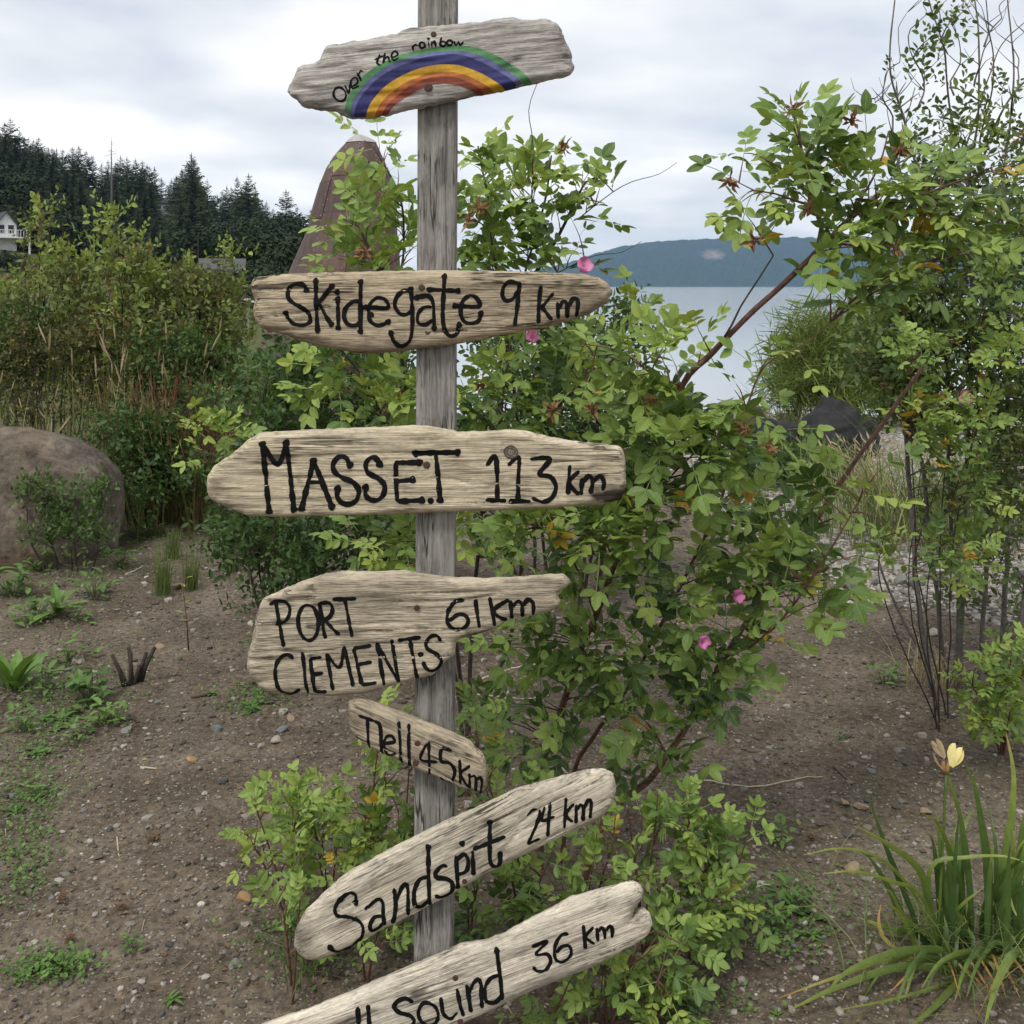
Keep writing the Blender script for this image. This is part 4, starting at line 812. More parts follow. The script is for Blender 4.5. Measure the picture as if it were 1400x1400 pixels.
# --- 7 Sound board, lowest
org, z = (360, 1180), 2.593
W7 = wood_mat('driftwood_bleached', (0.57, 0.515, 0.42), (0.475, 0.425, 0.34), (0.20, 0.175, 0.145), (4, 50, 80), 0.8, 0.55, 7.0)
top = [(-330, 735), (-300, 690), (-200, 650), (0, 570), (150, 520), (300, 460), (400, 415), (530, 360), (650, 310), (700, 285), (780, 275), (850, 250), (950, 195), (1020, 160), (1090, 120), (1200, 90), (1280, 70), (1320, 65), (1343, 80), (1349, 108), (1332, 136), (1314, 160), (1308, 195), (1318, 175), (1342, 156), (1370, 175), (1379, 215)]
bot = [(1365, 250), (1330, 275), (1250, 320), (1150, 370), (1050, 410), (900, 470), (800, 520), (700, 565), (500, 655), (200, 780), (-80, 880), (-230, 900), (-310, 860), (-340, 800)]
B7 = Board('lowest bleached driftwood board with split right end, lettered ll Sound 36 km', C(top + bot, org, z), W7, R(20), 0.022, 0.026, 77, 1.1, 1.0, stains=[(1000, 400, 260, 22, .45), (700, 470, 160, 40, .22), (1320, 190, 18, 30, .3), (900, 300, 90, 30, .2)], zo=(org, z))
B7.text('ll Sound', [[(340, 485), (345, 560), (352, 640)], [(376, 478), (382, 560), (388, 625)], [(535, 470), (510, 455), (480, 465), (468, 488), (490, 505), (525, 515), (538, 535), (520, 560), (480, 575), (450, 550)], ell(588, 510, 34, 42, -0.3, 16), [(632, 450), (640, 505), (665, 528), (690, 505)], [(688, 420), (700, 480), (712, 520)], [(722, 405), (730, 450), (738, 505)], [(725, 440), (755, 390), (772, 400), (776, 490)],
    ([(828, 288), (840, 380), (848, 462)], 'a'), [(840, 372), (805, 385), (785, 425), (795, 465), (825, 468), (848, 440)]], org, z, 5.6)
B7.text('36 km', [[(950, 275), (1005, 255), (965, 300), (1005, 300), (1018, 325), (1000, 355), (970, 362), (955, 345)], [(1080, 228), (1055, 232), (1032, 275), (1035, 318), (1060, 328), (1088, 305), (1085, 275), (1060, 272), (1036, 295)], [(1132, 197), (1136, 240), (1140, 283)], [(1168, 205), (1140, 240), (1172, 266)], [(1180, 208), (1183, 257)], [(1184, 225), (1196, 208), (1206, 222), (1208, 250)], [(1210, 222), (1225, 202), (1234, 215), (1233, 246)]], org, z, 4.8)
B7.nail((683, 384), org, z, 4.0); B7.nail((700, 538), org, z, 4.0)
# ------------------------------------------------------------------ leaves
HWS = [(0.0, 0.0), (0.22, 0.40), (0.48, 0.52), (0.74, 0.42), (0.92, 0.18), (1.0, 0.0)]
def leaflet(Ln, Wd, fold=0.22, curl=0.12, serr=None, lite=False):
    st = HWS if not lite else [(0.0, 0.0), (0.35, 0.5), (0.75, 0.40), (1.0, 0.0)]
    V = []; mid = []; 
    for t_, h in st: V.append((Ln * t_, 0, -curl * Ln * t_ * t_)); mid.append(1.0)
    n = len(st)
    for sgn in (1, -1):
        for q in range(1, n - 1):
            t_, h = st[q]; e = 1.0 if serr is None else serr.uniform(0.9, 1.08)
            V.append((Ln * t_ * (1.0 if serr is None else serr.uniform(0.97, 1.03)), sgn * h * Wd * e, -curl * Ln * t_ * t_ + fold * h * Wd)); mid.append(0.0)
    tri = []; quad = []
    for si, off in ((0, n), (1, n + n - 2)):
        o3 = lambda *f: tri.append(f if si == 0 else f[::-1]); o4 = lambda *f: quad.append(f if si == 0 else f[::-1])
        o3(0, 1, off)
        for q in range(1, n - 2): o4(q, q + 1, off + q, off + q - 1)
        o3(n - 2, n - 1, off + n - 3)
    return np.array(V, float), np.array(tri), np.array(quad), np.array(mid)
def rotz(a_): c, s = math.cos(a_), math.sin(a_); return np.array([[c, -s, 0], [s, c, 0], [0, 0, 1.0]])
class Tmpl:
    def __init__(s): s.V = []; s.T = []; s.Q = []; s.M = []; s.n = 0; s.cache = {}
    def put(s, V, T, Q, M, A=np.eye(3), o=(0, 0, 0)):
        s.V.append(V @ A.T + np.asarray(o)); 
        if len(T): s.T.append(T + s.n)
        if len(Q): s.Q.append(Q + s.n)
        s.M.append(M); s.n += len(V)
    def done(s):
        s.V = np.concatenate(s.V); s.T = np.concatenate(s.T); s.Q = np.concatenate(s.Q) if s.Q else np.zeros((0, 4), int); s.M = np.concatenate(s.M); return s
    def mesh(s, tint, mat, name='leaf'):
        key = (round(tint, 2), mat.name)
        if key not in s.cache:
            me = mesh_from(name, s.V, [s.T, s.Q], False, dict(tint=np.full(len(s.V), tint), mid=s.M)); me.materials.append(mat); s.cache[key] = me
        return s.cache[key]
def rose_leaf(seed, pairs=3, lite=False):
    r = np.random.default_rng(seed); t_ = Tmpl(); droop = r.uniform(0.05, 0.35); bend = r.uniform(-0.12, 0.12)
    pos = lambda u: np.array([u, bend * u * u, -droop * u * u])
    xs = np.linspace(0.25, 0.68, pairs)
    for k, u in enumerate(xs):
        for sgn in (1, -1):
            Ln = (0.30 + 0.03 * k) * r.uniform(0.85, 1.1)
            V, T, Q, M = leaflet(Ln, Ln * r.uniform(0.46, 0.56), r.uniform(0.1, 0.4), r.uniform(0.0, 0.3), r, lite)
            roll = r.uniform(-0.35, 0.35); Rx_ = np.array([[1, 0, 0], [0, math.cos(roll), -math.sin(roll)], [0, math.sin(roll), math.cos(roll)]])
            tilt = r.uniform(-0.15, 0.3); Ry_ = np.array([[math.cos(tilt), 0, math.sin(tilt)], [0, 1, 0], [-math.sin(tilt), 0, math.cos(tilt)]])
            t_.put(V, T, Q, M, rotz(sgn * r.uniform(0.85, 1.2)) @ Ry_ @ Rx_, pos(u + r.uniform(-0.02, 0.02)))
    Ln = 0.35 * r.uniform(0.9, 1.15); V, T, Q, M = leaflet(Ln, Ln * 0.54, r.uniform(0.1, 0.35), r.uniform(0.1, 0.3), r, lite)
    t_.put(V, T, Q, M, rotz(bend), pos(0.68))
    us = np.linspace(0, 0.7, 4); RV = np.array([pos(u) + [0, s_ * 0.008, 0] for u in us for s_ in (1, -1)])
    t_.put(RV, np.zeros((0, 3), int), np.array([(2 * k, 2 * k + 1, 2 * k + 3, 2 * k + 2) for k in range(3)])[:, ::-1], np.full(8, 0.93))
    return t_.done()
def sprig(seed, n=7, lf=0.30, wr=0.5, lite=True, up=0.3):
    """a short shoot carrying simple leaves; unit length"""
    r = np.random.default_rng(seed); t_ = Tmpl()
    for k in range(n):
        u = 0.12 + 0.86 * k / (n - 1); az = k * 2.4 + r.uniform(-.5, .5); Ln = lf * r.uniform(0.7, 1.2)
        V, T, Q, M = leaflet(Ln, Ln * wr, r.uniform(0.1, 0.4), r.uniform(0, .3), r, lite)
        d = unit(np.array([0.5, math.cos(az), 0.75 * math.sin(az) + up])); nr = unit(np.array([-0.3, 0, 1.0]) + r.normal(0, .35, 3)); y_ = unit(np.cross(nr, d)); nr = np.cross(d, y_)
        t_.put(V, T, Q, M, np.stack([d, y_, nr], 1), (u, 0, 0))
    t_.put(np.array([(0, 0.007, 0), (0, -0.007, 0), (1, -0.002, 0), (1, 0.002, 0)]), np.zeros((0, 3), int), np.array([(0, 1, 2, 3)]), np.full(4, 0.0))
    return t_.done()
ROSE_T = [rose_leaf(100 + k, 3 if k % 3 else 2) for k in range(7)]
ROSE_L = [rose_leaf(200 + k, 3, True) for k in range(4)]
SPRIG_T = [sprig(300 + k) for k in range(5)]
FINE_T = [sprig(320 + k, 11, 0.2, 0.35) for k in range(4)]
BROOM_T = [sprig(340 + k, 14, 0.45, 0.06, True, 0.6) for k in range(4)]
CAMP = np.array([0, 0, CH])

def proj(p):
    p = np.asarray(p, float); return CX + F * p[..., 0] / p[..., 1], HY - F * (p[..., 2] - CH) / p[..., 1]
class Bush:
    def __init__(s, name, base, label, cat, mat, tmpl, seed, bark=BARK_RED, group=None, leaf_name='leaf', rtwig=0.0022):
        s.base = np.asarray(base, float); s.root = empty(name, base, label, cat, group); s.mat = mat; s.T = tmpl; s.r = np.random.default_rng(seed)
        s.can = []; s.leaves = []; s.tw = Acc(); s.bark = bark; s.ln = leaf_name; s.rt = rtwig; s.ntw = 0
    def cane(s, pts, r0, r1, thorn=False, name='cane', bark=None, k=7):
        p = catmull(np.asarray(pts, float), 0.03); L_ = len(p)
        wob = np.stack([fbm(np.arange(L_) / 6, np.full(L_, q * 7.0), int(s.r.integers(1000)), 2) for q in range(3)], 1) * 0.008 * min(1, L_ / 30); wob[0] = 0
        p = p + wob; rr_ = np.linspace(r0, r1, L_) * (1 + 0.12 * fbm(np.arange(L_) / 2.5, np.zeros(L_), 7, 2))
        a_ = Acc(); a_.add(*tube(p - s.base, rr_, k))
        if thorn:
            for q in range(2, L_ - 1):
                for _ in range(3):
                    d = unit(s.r.normal(0, 1, 3)); u = unit(np.cross(d, p[q + 1] - p[q] + 1e-6)); c = p[q] - s.base + u * rr_[q] * 0.8 + (p[q + 1] - p[q]) * s.r.random(); w_ = np.cross(u, d) 
                    l_ = s.r.uniform(0.004, 0.009); a_.add([c + d * 0.0012, c - d * 0.0012, c + w_ * 0.0012, c + u * l_], [[(0, 1, 3), (1, 2, 3), (2, 0, 3)]])
        o = obj(name, a_.mesh(name, True), bark or s.bark, s.root); s.can.append(p); return o
    def pcane(s, pp, r0, r1, **kw):          # points given as (px, py, depth)
        return s.cane([P(*q) for q in pp], r0, r1, **kw)
    def leaf(s, pos, d, up, size, tint, t_=None):
        d = unit(d); y_ = np.cross(up, d); ny = np.linalg.norm(y_)
        if ny < 1e-3: y_ = np.array([1.0, 0, 0])
        y_ = unit(y_); z_ = np.cross(d, y_)
        s.leaves.append((np.stack([d, y_, z_], 1) * size, np.asarray(pos, float), s.r.integers(len(s.T)) if t_ is None else t_, float(np.clip(tint, 0, 1))))
    def spray(s, tip, n=5, size=(0.09, 0.14), tint=(0.2, 0.75), yel=0.04, sp=0.032, young=0.2, droop=0.0, maxlen=0.9, upb=0.9):
        tip = np.asarray(tip, float)
        allp = getattr(s, '_all', None)
        if allp is None or len(allp) != sum(map(len, s.can)): s._all = allp = np.concatenate(s.can)
        d = np.linalg.norm(allp - tip, axis=1) + 0.9 * np.maximum(0, allp[:, 2] - tip[2] + 0.06)
        k = int(np.argmin(d)); root = allp[k]; ln = np.linalg.norm(tip - root)
        if ln > maxlen: return False
        ctrl = (root + tip) / 2 + np.array([0, 0, 0.12 * ln]) + s.r.normal(0, 0.06, 3) * ln
        m_ = max(4, int(ln / 0.05)); u = np.linspace(0, 1, m_)[:, None]; p = (1 - u) ** 2 * root + 2 * u * (1 - u) * ctrl + u * u * tip
        s.tw.add(*tube(p - s.base, np.linspace(s.rt * (1 + ln), s.rt * 0.45, m_), 4, False)); s.ntw += 1
        cum = np.concatenate([[0], np.cumsum(np.linalg.norm(np.diff(p, axis=0), axis=1))]); az = s.r.uniform(0, 6.28); base_t = s.r.uniform(*tint)
        tn = unit(p[-1] - p[-2])
        for q in range(n):
            a_ = cum[-1] - q * sp * s.r.uniform(0.7, 1.3)
            if a_ < 0: break
            pos = np.array([np.interp(a_, cum, p[:, c]) for c in range(3)]); az += 2.4
            u1 = unit(np.cross(tn, [0.2, 0.3, 0.9])); v1 = np.cross(tn, u1); rad = u1 * math.cos(az) + v1 * math.sin(az)
            dv = tn * (1.2 if q == 0 else 0.35) + rad * (0.2 if q == 0 else 0.9) + np.array([0, 0, 0.18 - droop * s.r.random()])
            up = unit(np.array([0, -0.35, upb]) + s.r.normal(0, 0.33, 3) + rad * 0.25)
            sz = s.r.uniform(*size) * (0.72 if q == 0 else 0.85 + 0.06 * min(q, 4)); tt = base_t + s.r.normal(0, 0.06) + (young if q < 2 else 0)  # young tip leaves paler; tint gap widened to imitate lit outer, shaded inner foliage
            tt = min(tt, 0.8)
            if s.r.random() < yel: tt = s.r.uniform(0.85, 0.97); sz *= 0.68
            s.leaf(pos, dv, up, sz, tt)
        return True
    def cluster(s, px, py, rx, ry, D, dz, count, **kw):
        k = 0; tries = 0
        while k < count and tries < count * 6:
            tries += 1; q = s.r.uniform(-1, 1, 3)
            if (q * q).sum() > 1: continue
            tip = P(px + q[0] * rx, py + q[1] * ry, D + q[2] * dz)
            if tip[2] < float(gh(tip[0], tip[1])) + 0.03: continue
            if s.spray(tip, **kw): k += 1
    def finish(s, nobj=0):
        if s.ntw: obj('twigs', s.tw.mesh('twigs', True), s.bark, s.root)['kind'] = 'stuff'
        if not s.leaves: return
        pos = np.array([l[1] for l in s.leaves]); ctr = pos + np.array([l[0][:, 0] * 0.6 for l in s.leaves]); px, py = proj(ctr)
        chosen = set()
        if nobj:
            order = np.argsort(ctr[:, 1]); seen = set()
            for cell in (30, 18, 9, 3):
                for k in order:
                    if len(chosen) >= nobj: break
                    if k in chosen or not (-20 < px[k] < 1420 and -20 < py[k] < 1420): continue
                    c = (cell, int(px[k] // cell), int(py[k] // cell))
                    if c in seen: continue
                    seen.add(c); chosen.add(int(k))
        acc = Acc(); by = {}
        for k, (A, p, ti, tn) in enumerate(s.leaves):
            if k in chosen:
                me = s.T[ti].mesh(round(tn * 12) / 12, s.mat, s.ln); o = bpy.data.objects.new(s.ln, me); COL.objects.link(o); o.parent = s.root
                q = p - s.base; o.matrix_basis = Matrix(((A[0, 0], A[0, 1], A[0, 2], q[0]), (A[1, 0], A[1, 1], A[1, 2], q[1]), (A[2, 0], A[2, 1], A[2, 2], q[2]), (0, 0, 0, 1)))
            else: by.setdefault(ti, []).append(k)
        for ti, ks in by.items():
            t_ = s.T[ti]; A = np.array([s.leaves[k][0] for k in ks]); p = np.array([s.leaves[k][1] for k in ks]) - s.base; tn = np.array([s.leaves[k][3] for k in ks]); nv = len(t_.V)
            V = np.einsum('nij,vj->nvi', A, t_.V) + p[:, None]; off = (np.arange(len(ks)) * nv)[:, None, None]
            fs = [(t_.T[None] + off).reshape(-1, 3)]
            if len(t_.Q): fs.append((t_.Q[None] + off).reshape(-1, 4))
            acc.add(V.reshape(-1, 3), fs, tint=np.repeat(tn, nv), mid=np.tile(t_.M, len(ks)))
        if acc.n: obj('foliage', acc.mesh('foliage'), s.mat, s.root)['kind'] = 'stuff'
    def flower(s, pos, size=0.028, face=(0, -1, 0.5), openness=0.8, mat=None, label=None):
        mat = mat or PINK; f = unit(face); x = unit(np.cross(f, [0.1, 0.2, 0.97])); y = np.cross(f, x)
        e = Acc(); q = np.asarray(pos, float) - s.base
        V0, F0 = tube([q - f * size * 0.9, q - f * size * 0.2, q], [size * 0.12, size * 0.3, size * 0.22], 7)
        c = obj('flower', mesh_from('flower_cup', V0, F0, True), s.bark, s.root)
        if label: c['label'] = label
        for k in range(5):
            a_ = k * 2 * math.pi / 5 + s.r.uniform(-.15, .15); d = x * math.cos(a_) + y * math.sin(a_); w_ = np.cross(f, d); V = []; 
            for t_, hw in ((0.05, 0.1), (0.4, 0.34), (0.75, 0.48), (1.0, 0.26)):
                cc = q + d * size * t_ * openness + f * size * (0.75 * (1 - openness) * 1.6 * t_ + 0.35 * t_ * (1 - t_) + 0.4 * t_ * s.r.uniform(-.5, 1))
                for sg in (-1, -0.35, 0.35, 1): V.append(cc + w_ * hw * size * sg + f * size * 0.12 * abs(sg))
            Fq = [(4 * i + j, 4 * i + j + 1, 4 * i + j + 5, 4 * i + j + 4) for i in range(3) for j in range(3)]
            obj('petal', mesh_from('petal', V, [Fq], True, dict(tint=np.clip(np.repeat([.9, .6, .3, .1], 4) + s.r.uniform(-.3, .4), 0, 1), mid=np.zeros(16))), mat, c)
    def dead(s, pos, size=0.03):
        a_ = Acc(); q = np.asarray(pos, float) - s.base
        for k in range(16):
            d = unit(s.r.normal(0, 1, 3)); u = unit(np.cross(d, s.r.normal(0, 1, 3))); L_ = size * s.r.uniform(0.6, 1.4); c = q + d * size * 0.2
            a_.add([c - u * size * .1, c + u * size * .22 + d * L_ * .5, c + d * L_ + s.r.normal(0, .2, 3) * size, c - u * size * .2 + d * L_ * .5], [[(0, 1, 2), (0, 2, 3)]], tint=s.r.random(), mid=0.0)
        V0, F0 = tube([q - [0, 0, size * .5], q, q + [0, 0, size * .4]], [size * .12, size * .3, size * .1], 6); a_.add(V0, F0, tint=0.1, mid=0.0)
        obj('withered_flower', a_.mesh('withered_flower'), DRY, s.root)

# ------------------------------------------------------------------ rose bush right of the post (long canes leaning right)
rose_base = onG(768, 3.25)
b1 = Bush('rose_bush', rose_base, 'large rose bush with long thorny canes leaning right behind the signpost', 'rose bush', ROSE, ROSE_T, 1)
gb = lambda px, D: tuple(onG(px, D) - [0, 0, 0.03])
b1.cane([gb(738, 3.25)] + [P(*q) for q in [(742, 1060, 3.25), (761, 985, 3.24), (790, 897, 3.22), (815, 843, 3.2), (852, 749, 3.15), (890, 660, 3.1), (930, 528, 3.0), (972, 483, 2.98), (1020, 435, 2.95), (1068, 393, 2.93), (1125, 333, 2.9), (1161, 299, 2.9), (1205, 262, 2.9)]], 0.0105, 0.0075, thorn=True)
b1.cane([gb(790, 3.1)] + [P(*q) for q in [(830, 1118, 3.1), (890, 1060, 3.15), (912, 1029, 3.15), (937, 991, 3.2), (985, 905, 3.2), (1036, 828, 3.25), (1075, 775, 3.28), (1111, 719, 3.3), (1157, 650, 3.3), (1216, 568, 3.3), (1262, 500, 3.3)]], 0.0105, 0.006, thorn=True)
b1.cane([gb(765, 3.3)] + [P(*q) for q in [(787, 1054, 3.3), (815, 1007, 3.3), (840, 969, 3.3), (881, 900, 3.3), (930, 800, 3.25), (980, 700, 3.25), (1010, 610, 3.25)]], 0.008, 0.004, thorn=True)
b1.pcane([(1130, 330, 2.9), (1105, 260, 2.9), (1095, 200, 2.88), (1085, 150, 2.88)], 0.005, 0.002)
b1.pcane([(1117, 340, 2.9), (1120, 290, 2.92), (1080, 240, 2.9), (1040, 215, 2.9)], 0.004, 0.002)
b1.pcane([(1105, 280, 2.9), (1060, 265, 2.88), (1030, 260, 2.86), (1010, 250, 2.86)], 0.0035, 0.0015)
b1.pcane([(1161, 299, 2.9), (1200, 230, 2.92), (1215, 180, 2.95)], 0.004, 0.002)
b1.pcane([(1180, 282, 2.9), (1250, 270, 2.88), (1320, 245, 2.85), (1390, 225, 2.85)], 0.004, 0.002)
b1.pcane([(1020, 560, 2.95), (1045, 500, 2.95), (1100, 470, 2.9), (1135, 440, 2.9)], 0.003, 0.0015)
b1.pcane([(890, 660, 3.1), (960, 640, 3.1), (1000, 600, 3.05), (1030, 595, 3.05)], 0.003, 0.0015, bark=BARK_DARK)
b1.pcane([(895, 672, 3.1), (960, 612, 3.12), (1005, 590, 3.12)], 0.003, 0.0015, bark=BARK_DARK)
b1.pcane([(985, 905, 3.2), (1060, 860, 3.1), (1130, 760, 3.05), (1190, 660, 3.0)], 0.004, 0.002)
b1.pcane([(1111, 719, 3.3), (1180, 700, 3.2), (1240, 740, 3.15)], 0.003, 0.0015)
b1.pcane([(815, 843, 3.2), (780, 760, 3.1), (740, 720, 3.0), (720, 700, 3.0)], 0.004, 0.002)
b1.pcane([(930, 528, 3.0), (890, 510, 2.95), (850, 480, 2.95), (800, 470, 3.0)], 0.003, 0.0015)
bare = b1.pcane([(985, 470, 2.95), (1000, 445, 2.93), (1012, 420, 2.93), (1035, 385, 2.92), (1057, 350, 2.92)], 0.0032, 0.0022, bark=BARK_DARK, name='bare_twig')
cl = [  # px, py, rx, ry, depth, depth half-range, sprays
 (1080, 180, 45, 40, 2.9, .12, 10), (1120, 215, 60, 45, 2.9, .15, 14), (1035, 215, 25, 20, 2.88, .05, 4), (1030, 270, 35, 35, 2.86, .08, 7), (1160, 260, 70, 45, 2.9, .2, 18), (1080, 265, 45, 40, 2.9, .15, 9),
 (1230, 265, 60, 50, 2.9, .15, 13), (1200, 330, 75, 50, 2.88, .2, 15), (1300, 265, 60, 45, 2.85, .15, 10), (1375, 240, 35, 40, 2.85, .15, 8), (1290, 340, 60, 45, 2.85, .1, 9), (1180, 375, 60, 35, 2.9, .15, 8), (1330, 300, 50, 35, 2.85, .1, 7),
 (900, 500, 65, 35, 2.95, .15, 11), (960, 460, 20, 35, 2.93, .05, 4), (860, 500, 60, 40, 3.0, .15, 12), (930, 560, 70, 40, 2.95, .15, 14), (1000, 545, 55, 40, 2.95, .12, 10), (1075, 480, 40, 25, 2.9, .08, 4), (870, 570, 60, 40, 3.05, .2, 12),
 (970, 610, 60, 40, 2.9, .15, 12), (890, 620, 60, 40, 3.0, .2, 10), (1040, 600, 40, 40, 3.0, .1, 6), (930, 680, 80, 45, 3.0, .2, 14), (1020, 690, 70, 50, 3.1, .2, 13), (860, 710, 60, 40, 3.05, .15, 9),
 (760, 720, 75, 32, 2.92, .15, 15), (700, 735, 55, 28, 2.95, .12, 8), (820, 740, 60, 40, 3.0, .15, 10), (780, 780, 50, 28, 3.0, .1, 7),
 (1110, 660, 60, 40, 3.1, .15, 9), (1180, 650, 45, 25, 3.0, .1, 5), (1130, 730, 75, 45, 3.15, .15, 14), (1200, 745, 50, 30, 3.1, .1, 6), (1070, 790, 75, 45, 3.15, .15, 15), (990, 770, 65, 45, 3.1, .15, 12), (1130, 800, 60, 45, 3.15, .12, 9),
 (900, 800, 55, 45, 3.05, .15, 10), (840, 810, 35, 40, 3.1, .1, 5), (960, 850, 65, 45, 3.05, .15, 13), (1050, 860, 50, 40, 3.15, .12, 9), (760, 860, 45, 38, 3.1, .1, 6), (880, 900, 45, 40, 3.1, .12, 7), (950, 920, 55, 40, 3.05, .12, 9), (1015, 910, 35, 40, 3.1, .1, 6), (900, 980, 50, 30, 3.1, .1, 6), (960, 980, 30, 25, 3.1, .08, 3), (840, 890, 25, 30, 3.1, .05, 3), (770, 915, 25, 30, 3.1, .05, 2)]
for c in cl:
    hi = c[1] < 620
    k_ = 0.56
    if c[0] > 990 and 470 < c[1] < 900: k_ = 0.38
    if c[1] < 420: k_ = 0.6
    if c[1] > 780: k_ = 0.42
    b1.cluster(*c[:6], max(2, round(c[6] * k_)), n=4, size=(0.13, 0.185), tint=(0.16, 0.6) if hi else (0.12, 0.6), yel=0.045 if c[1] < 700 else 0.03, young=0.24, sp=0.045)
for c in [(670, 900, 40, 35, 3.15, .1, 5), (720, 940, 50, 35, 3.15, .1, 6), (790, 960, 45, 35, 3.15, .1, 6), (700, 1010, 50, 35, 3.1, .1, 6), (770, 1030, 50, 35, 3.1, .1, 7), (850, 1020, 45, 30, 3.1, .1, 6), (720, 870, 40, 30, 3.15, .1, 4), (860, 960, 40, 35, 3.1, .1, 5), (640, 960, 25, 40, 3.15, .1, 4), (910, 1050, 40, 25, 3.05, .08, 4), (820, 900, 45, 40, 3.1, .12, 6), (990, 860, 60, 45, 3.1, .12, 8), (930, 880, 60, 45, 3.1, .12, 8), (1090, 700, 50, 40, 3.15, .1, 6), (880, 700, 60, 45, 3.05, .15, 8), (800, 700, 60, 40, 3.0, .12, 8)]:
    b1.cluster(*c[:6], max(2, round(c[6] * (.25 if c[1] > 850 and c[0] > 740 else .45))), n=4, size=(0.11, 0.16), tint=(0.05, 0.45), yel=0.02, young=0.28, sp=0.045)
for px, py, D in [(958, 878, 2.93), (1005, 815, 3.0), (725, 462, 2.85)]:
    b1.flower(P(px, py, D), 0.03, (0.3, -0.9, 0.25), 0.55, label='pink rose flower')
for px, py, D in [(1085, 150, 2.85), (1165, 165, 2.85), (998, 248, 2.8), (1230, 205, 2.88), (1105, 285, 2.8), (1030, 330, 2.8), (810, 560, 2.85), (1050, 610, 2.9), (1020, 585, 2.9), (890, 545, 2.9), (1225, 340, 2.8)]:
    b1.dead(P(px, py, D), 0.026)
b1.finish(300)

# ------------------------------------------------------------------ rose bush behind the post
rb = onG(655, 3.75)
b2 = Bush('rose_bush', rb, 'tall rose bush growing behind the upper boards of the signpost', 'rose bush', ROSE, ROSE_T, 2)
for pp in ([(640, 980, 3.72), (648, 850, 3.7), (660, 700, 3.65), (690, 520, 3.6), (715, 380, 3.55), (745, 280, 3.5), (755, 215, 3.5)],
           [(655, 980, 3.75), (700, 870, 3.75), (712, 700, 3.7), (700, 500, 3.65), (675, 360, 3.6), (665, 270, 3.6), (655, 200, 3.6)],
           [(640, 990, 3.75), (610, 800, 3.7), (560, 560, 3.6), (545, 400, 3.5), (552, 350, 3.5), (545, 270, 3.45), (510, 200, 3.45)],
           [(630, 990, 3.7), (590, 760, 3.6), (520, 560, 3.4), (470, 480, 3.3), (440, 470, 3.25)],
           [(545, 420, 3.5), (510, 350, 3.4), (490, 310, 3.4), (470, 300, 3.4)],
           [(700, 420, 3.6), (760, 330, 3.55), (800, 250, 3.5), (820, 240, 3.5)],
           [(660, 700, 3.65), (760, 560, 3.6), (830, 500, 3.6), (860, 430, 3.6), (868, 400, 3.6)]):
    q = [P(*z_) for z_ in pp]
    if pp[0][1] > 900: q = [np.array(gb(pp[0][0], 3.75))] + q
    b2.cane(q, 0.009, 0.003, bark=BARK_DARK)
b2.pcane([(725, 300, 3.5), (728, 200, 3.5), (722, 150, 3.5), (735, 110, 3.5)], 0.0025, 0.001, bark=BARK_DARK)
b2.pcane([(790, 300, 3.5), (850, 255, 3.45), (900, 238, 3.4), (925, 222, 3.4)], 0.002, 0.0008, bark=BARK_DARK)
b2.pcane([(750, 380, 3.5), (810, 350, 3.45), (850, 345, 3.4), (878, 330, 3.4)], 0.002, 0.0008, bark=BARK_DARK)
cl2 = [(505, 205, 35, 22, 3.45, .08, 5), (545, 225, 25, 35, 3.48, .1, 6), (535, 280, 40, 35, 3.5, .15, 10), (555, 330, 35, 40, 3.5, .15, 10), (480, 330, 35, 30, 3.4, .1, 6), (510, 360, 50, 20, 3.4, .1, 8), (465, 355, 30, 20, 3.4, .1, 4), (505, 290, 20, 20, 3.4, .1, 3),
 (665, 215, 30, 28, 3.6, .1, 6), (690, 260, 40, 35, 3.6, .15, 9), (745, 250, 40, 45, 3.5, .15, 11), (790, 260, 35, 40, 3.5, .15, 9), (800, 300, 25, 25, 3.5, .1, 4), (720, 310, 65, 35, 3.55, .2, 16), (650, 300, 25, 40, 3.6, .15, 7), (650, 350, 45, 20, 3.6, .1, 8), (720, 350, 60, 22, 3.5, .15, 10), (770, 345, 25, 20, 3.5, .1, 4),
 (470, 490, 45, 25, 3.3, .1, 7), (530, 510, 60, 35, 3.4, .15, 12), (440, 545, 40, 22, 3.25, .08, 6), (500, 560, 60, 25, 3.35, .12, 9), (560, 560, 40, 30, 3.5, .15, 7), (660, 510, 50, 45, 3.6, .2, 10), (710, 540, 60, 40, 3.55, .15, 12), (760, 500, 60, 45, 3.6, .2, 12), (820, 470, 50, 45, 3.6, .15, 10), (860, 430, 25, 35, 3.55, .1, 6), (800, 550, 60, 35, 3.55, .15, 9), (670, 570, 50, 22, 3.6, .1, 6),
 (520, 740, 60, 30, 3.5, .15, 9), (560, 770, 40, 25, 3.5, .1, 5), (640, 730, 40, 40, 3.6, .15, 7), (690, 760, 40, 40, 3.6, .15, 6), (540, 600, 60, 25, 3.4, .1, 5)]
for c in cl2: b2.cluster(*c[:6], max(1, round(c[6] * (0.45 if c[0] < 530 and c[1] < 380 else 0.7))), n=4, size=(0.13, 0.185), tint=(0.15, 0.6), yel=0.03, young=0.25, sp=0.045)
for px, py, D in [(798, 365, 3.3)]: b2.flower(P(px, py, D), 0.034, (0.2, -0.9, 0.35), 0.7, label='pink rose flower')
for px, py, D in [(640, 300, 3.4), (655, 285, 3.4), (770, 200, 3.4), (500, 345, 3.3), (755, 560, 3.4), (660, 525, 3.4)]: b2.dead(P(px, py, D), 0.03)
b2.finish(300)

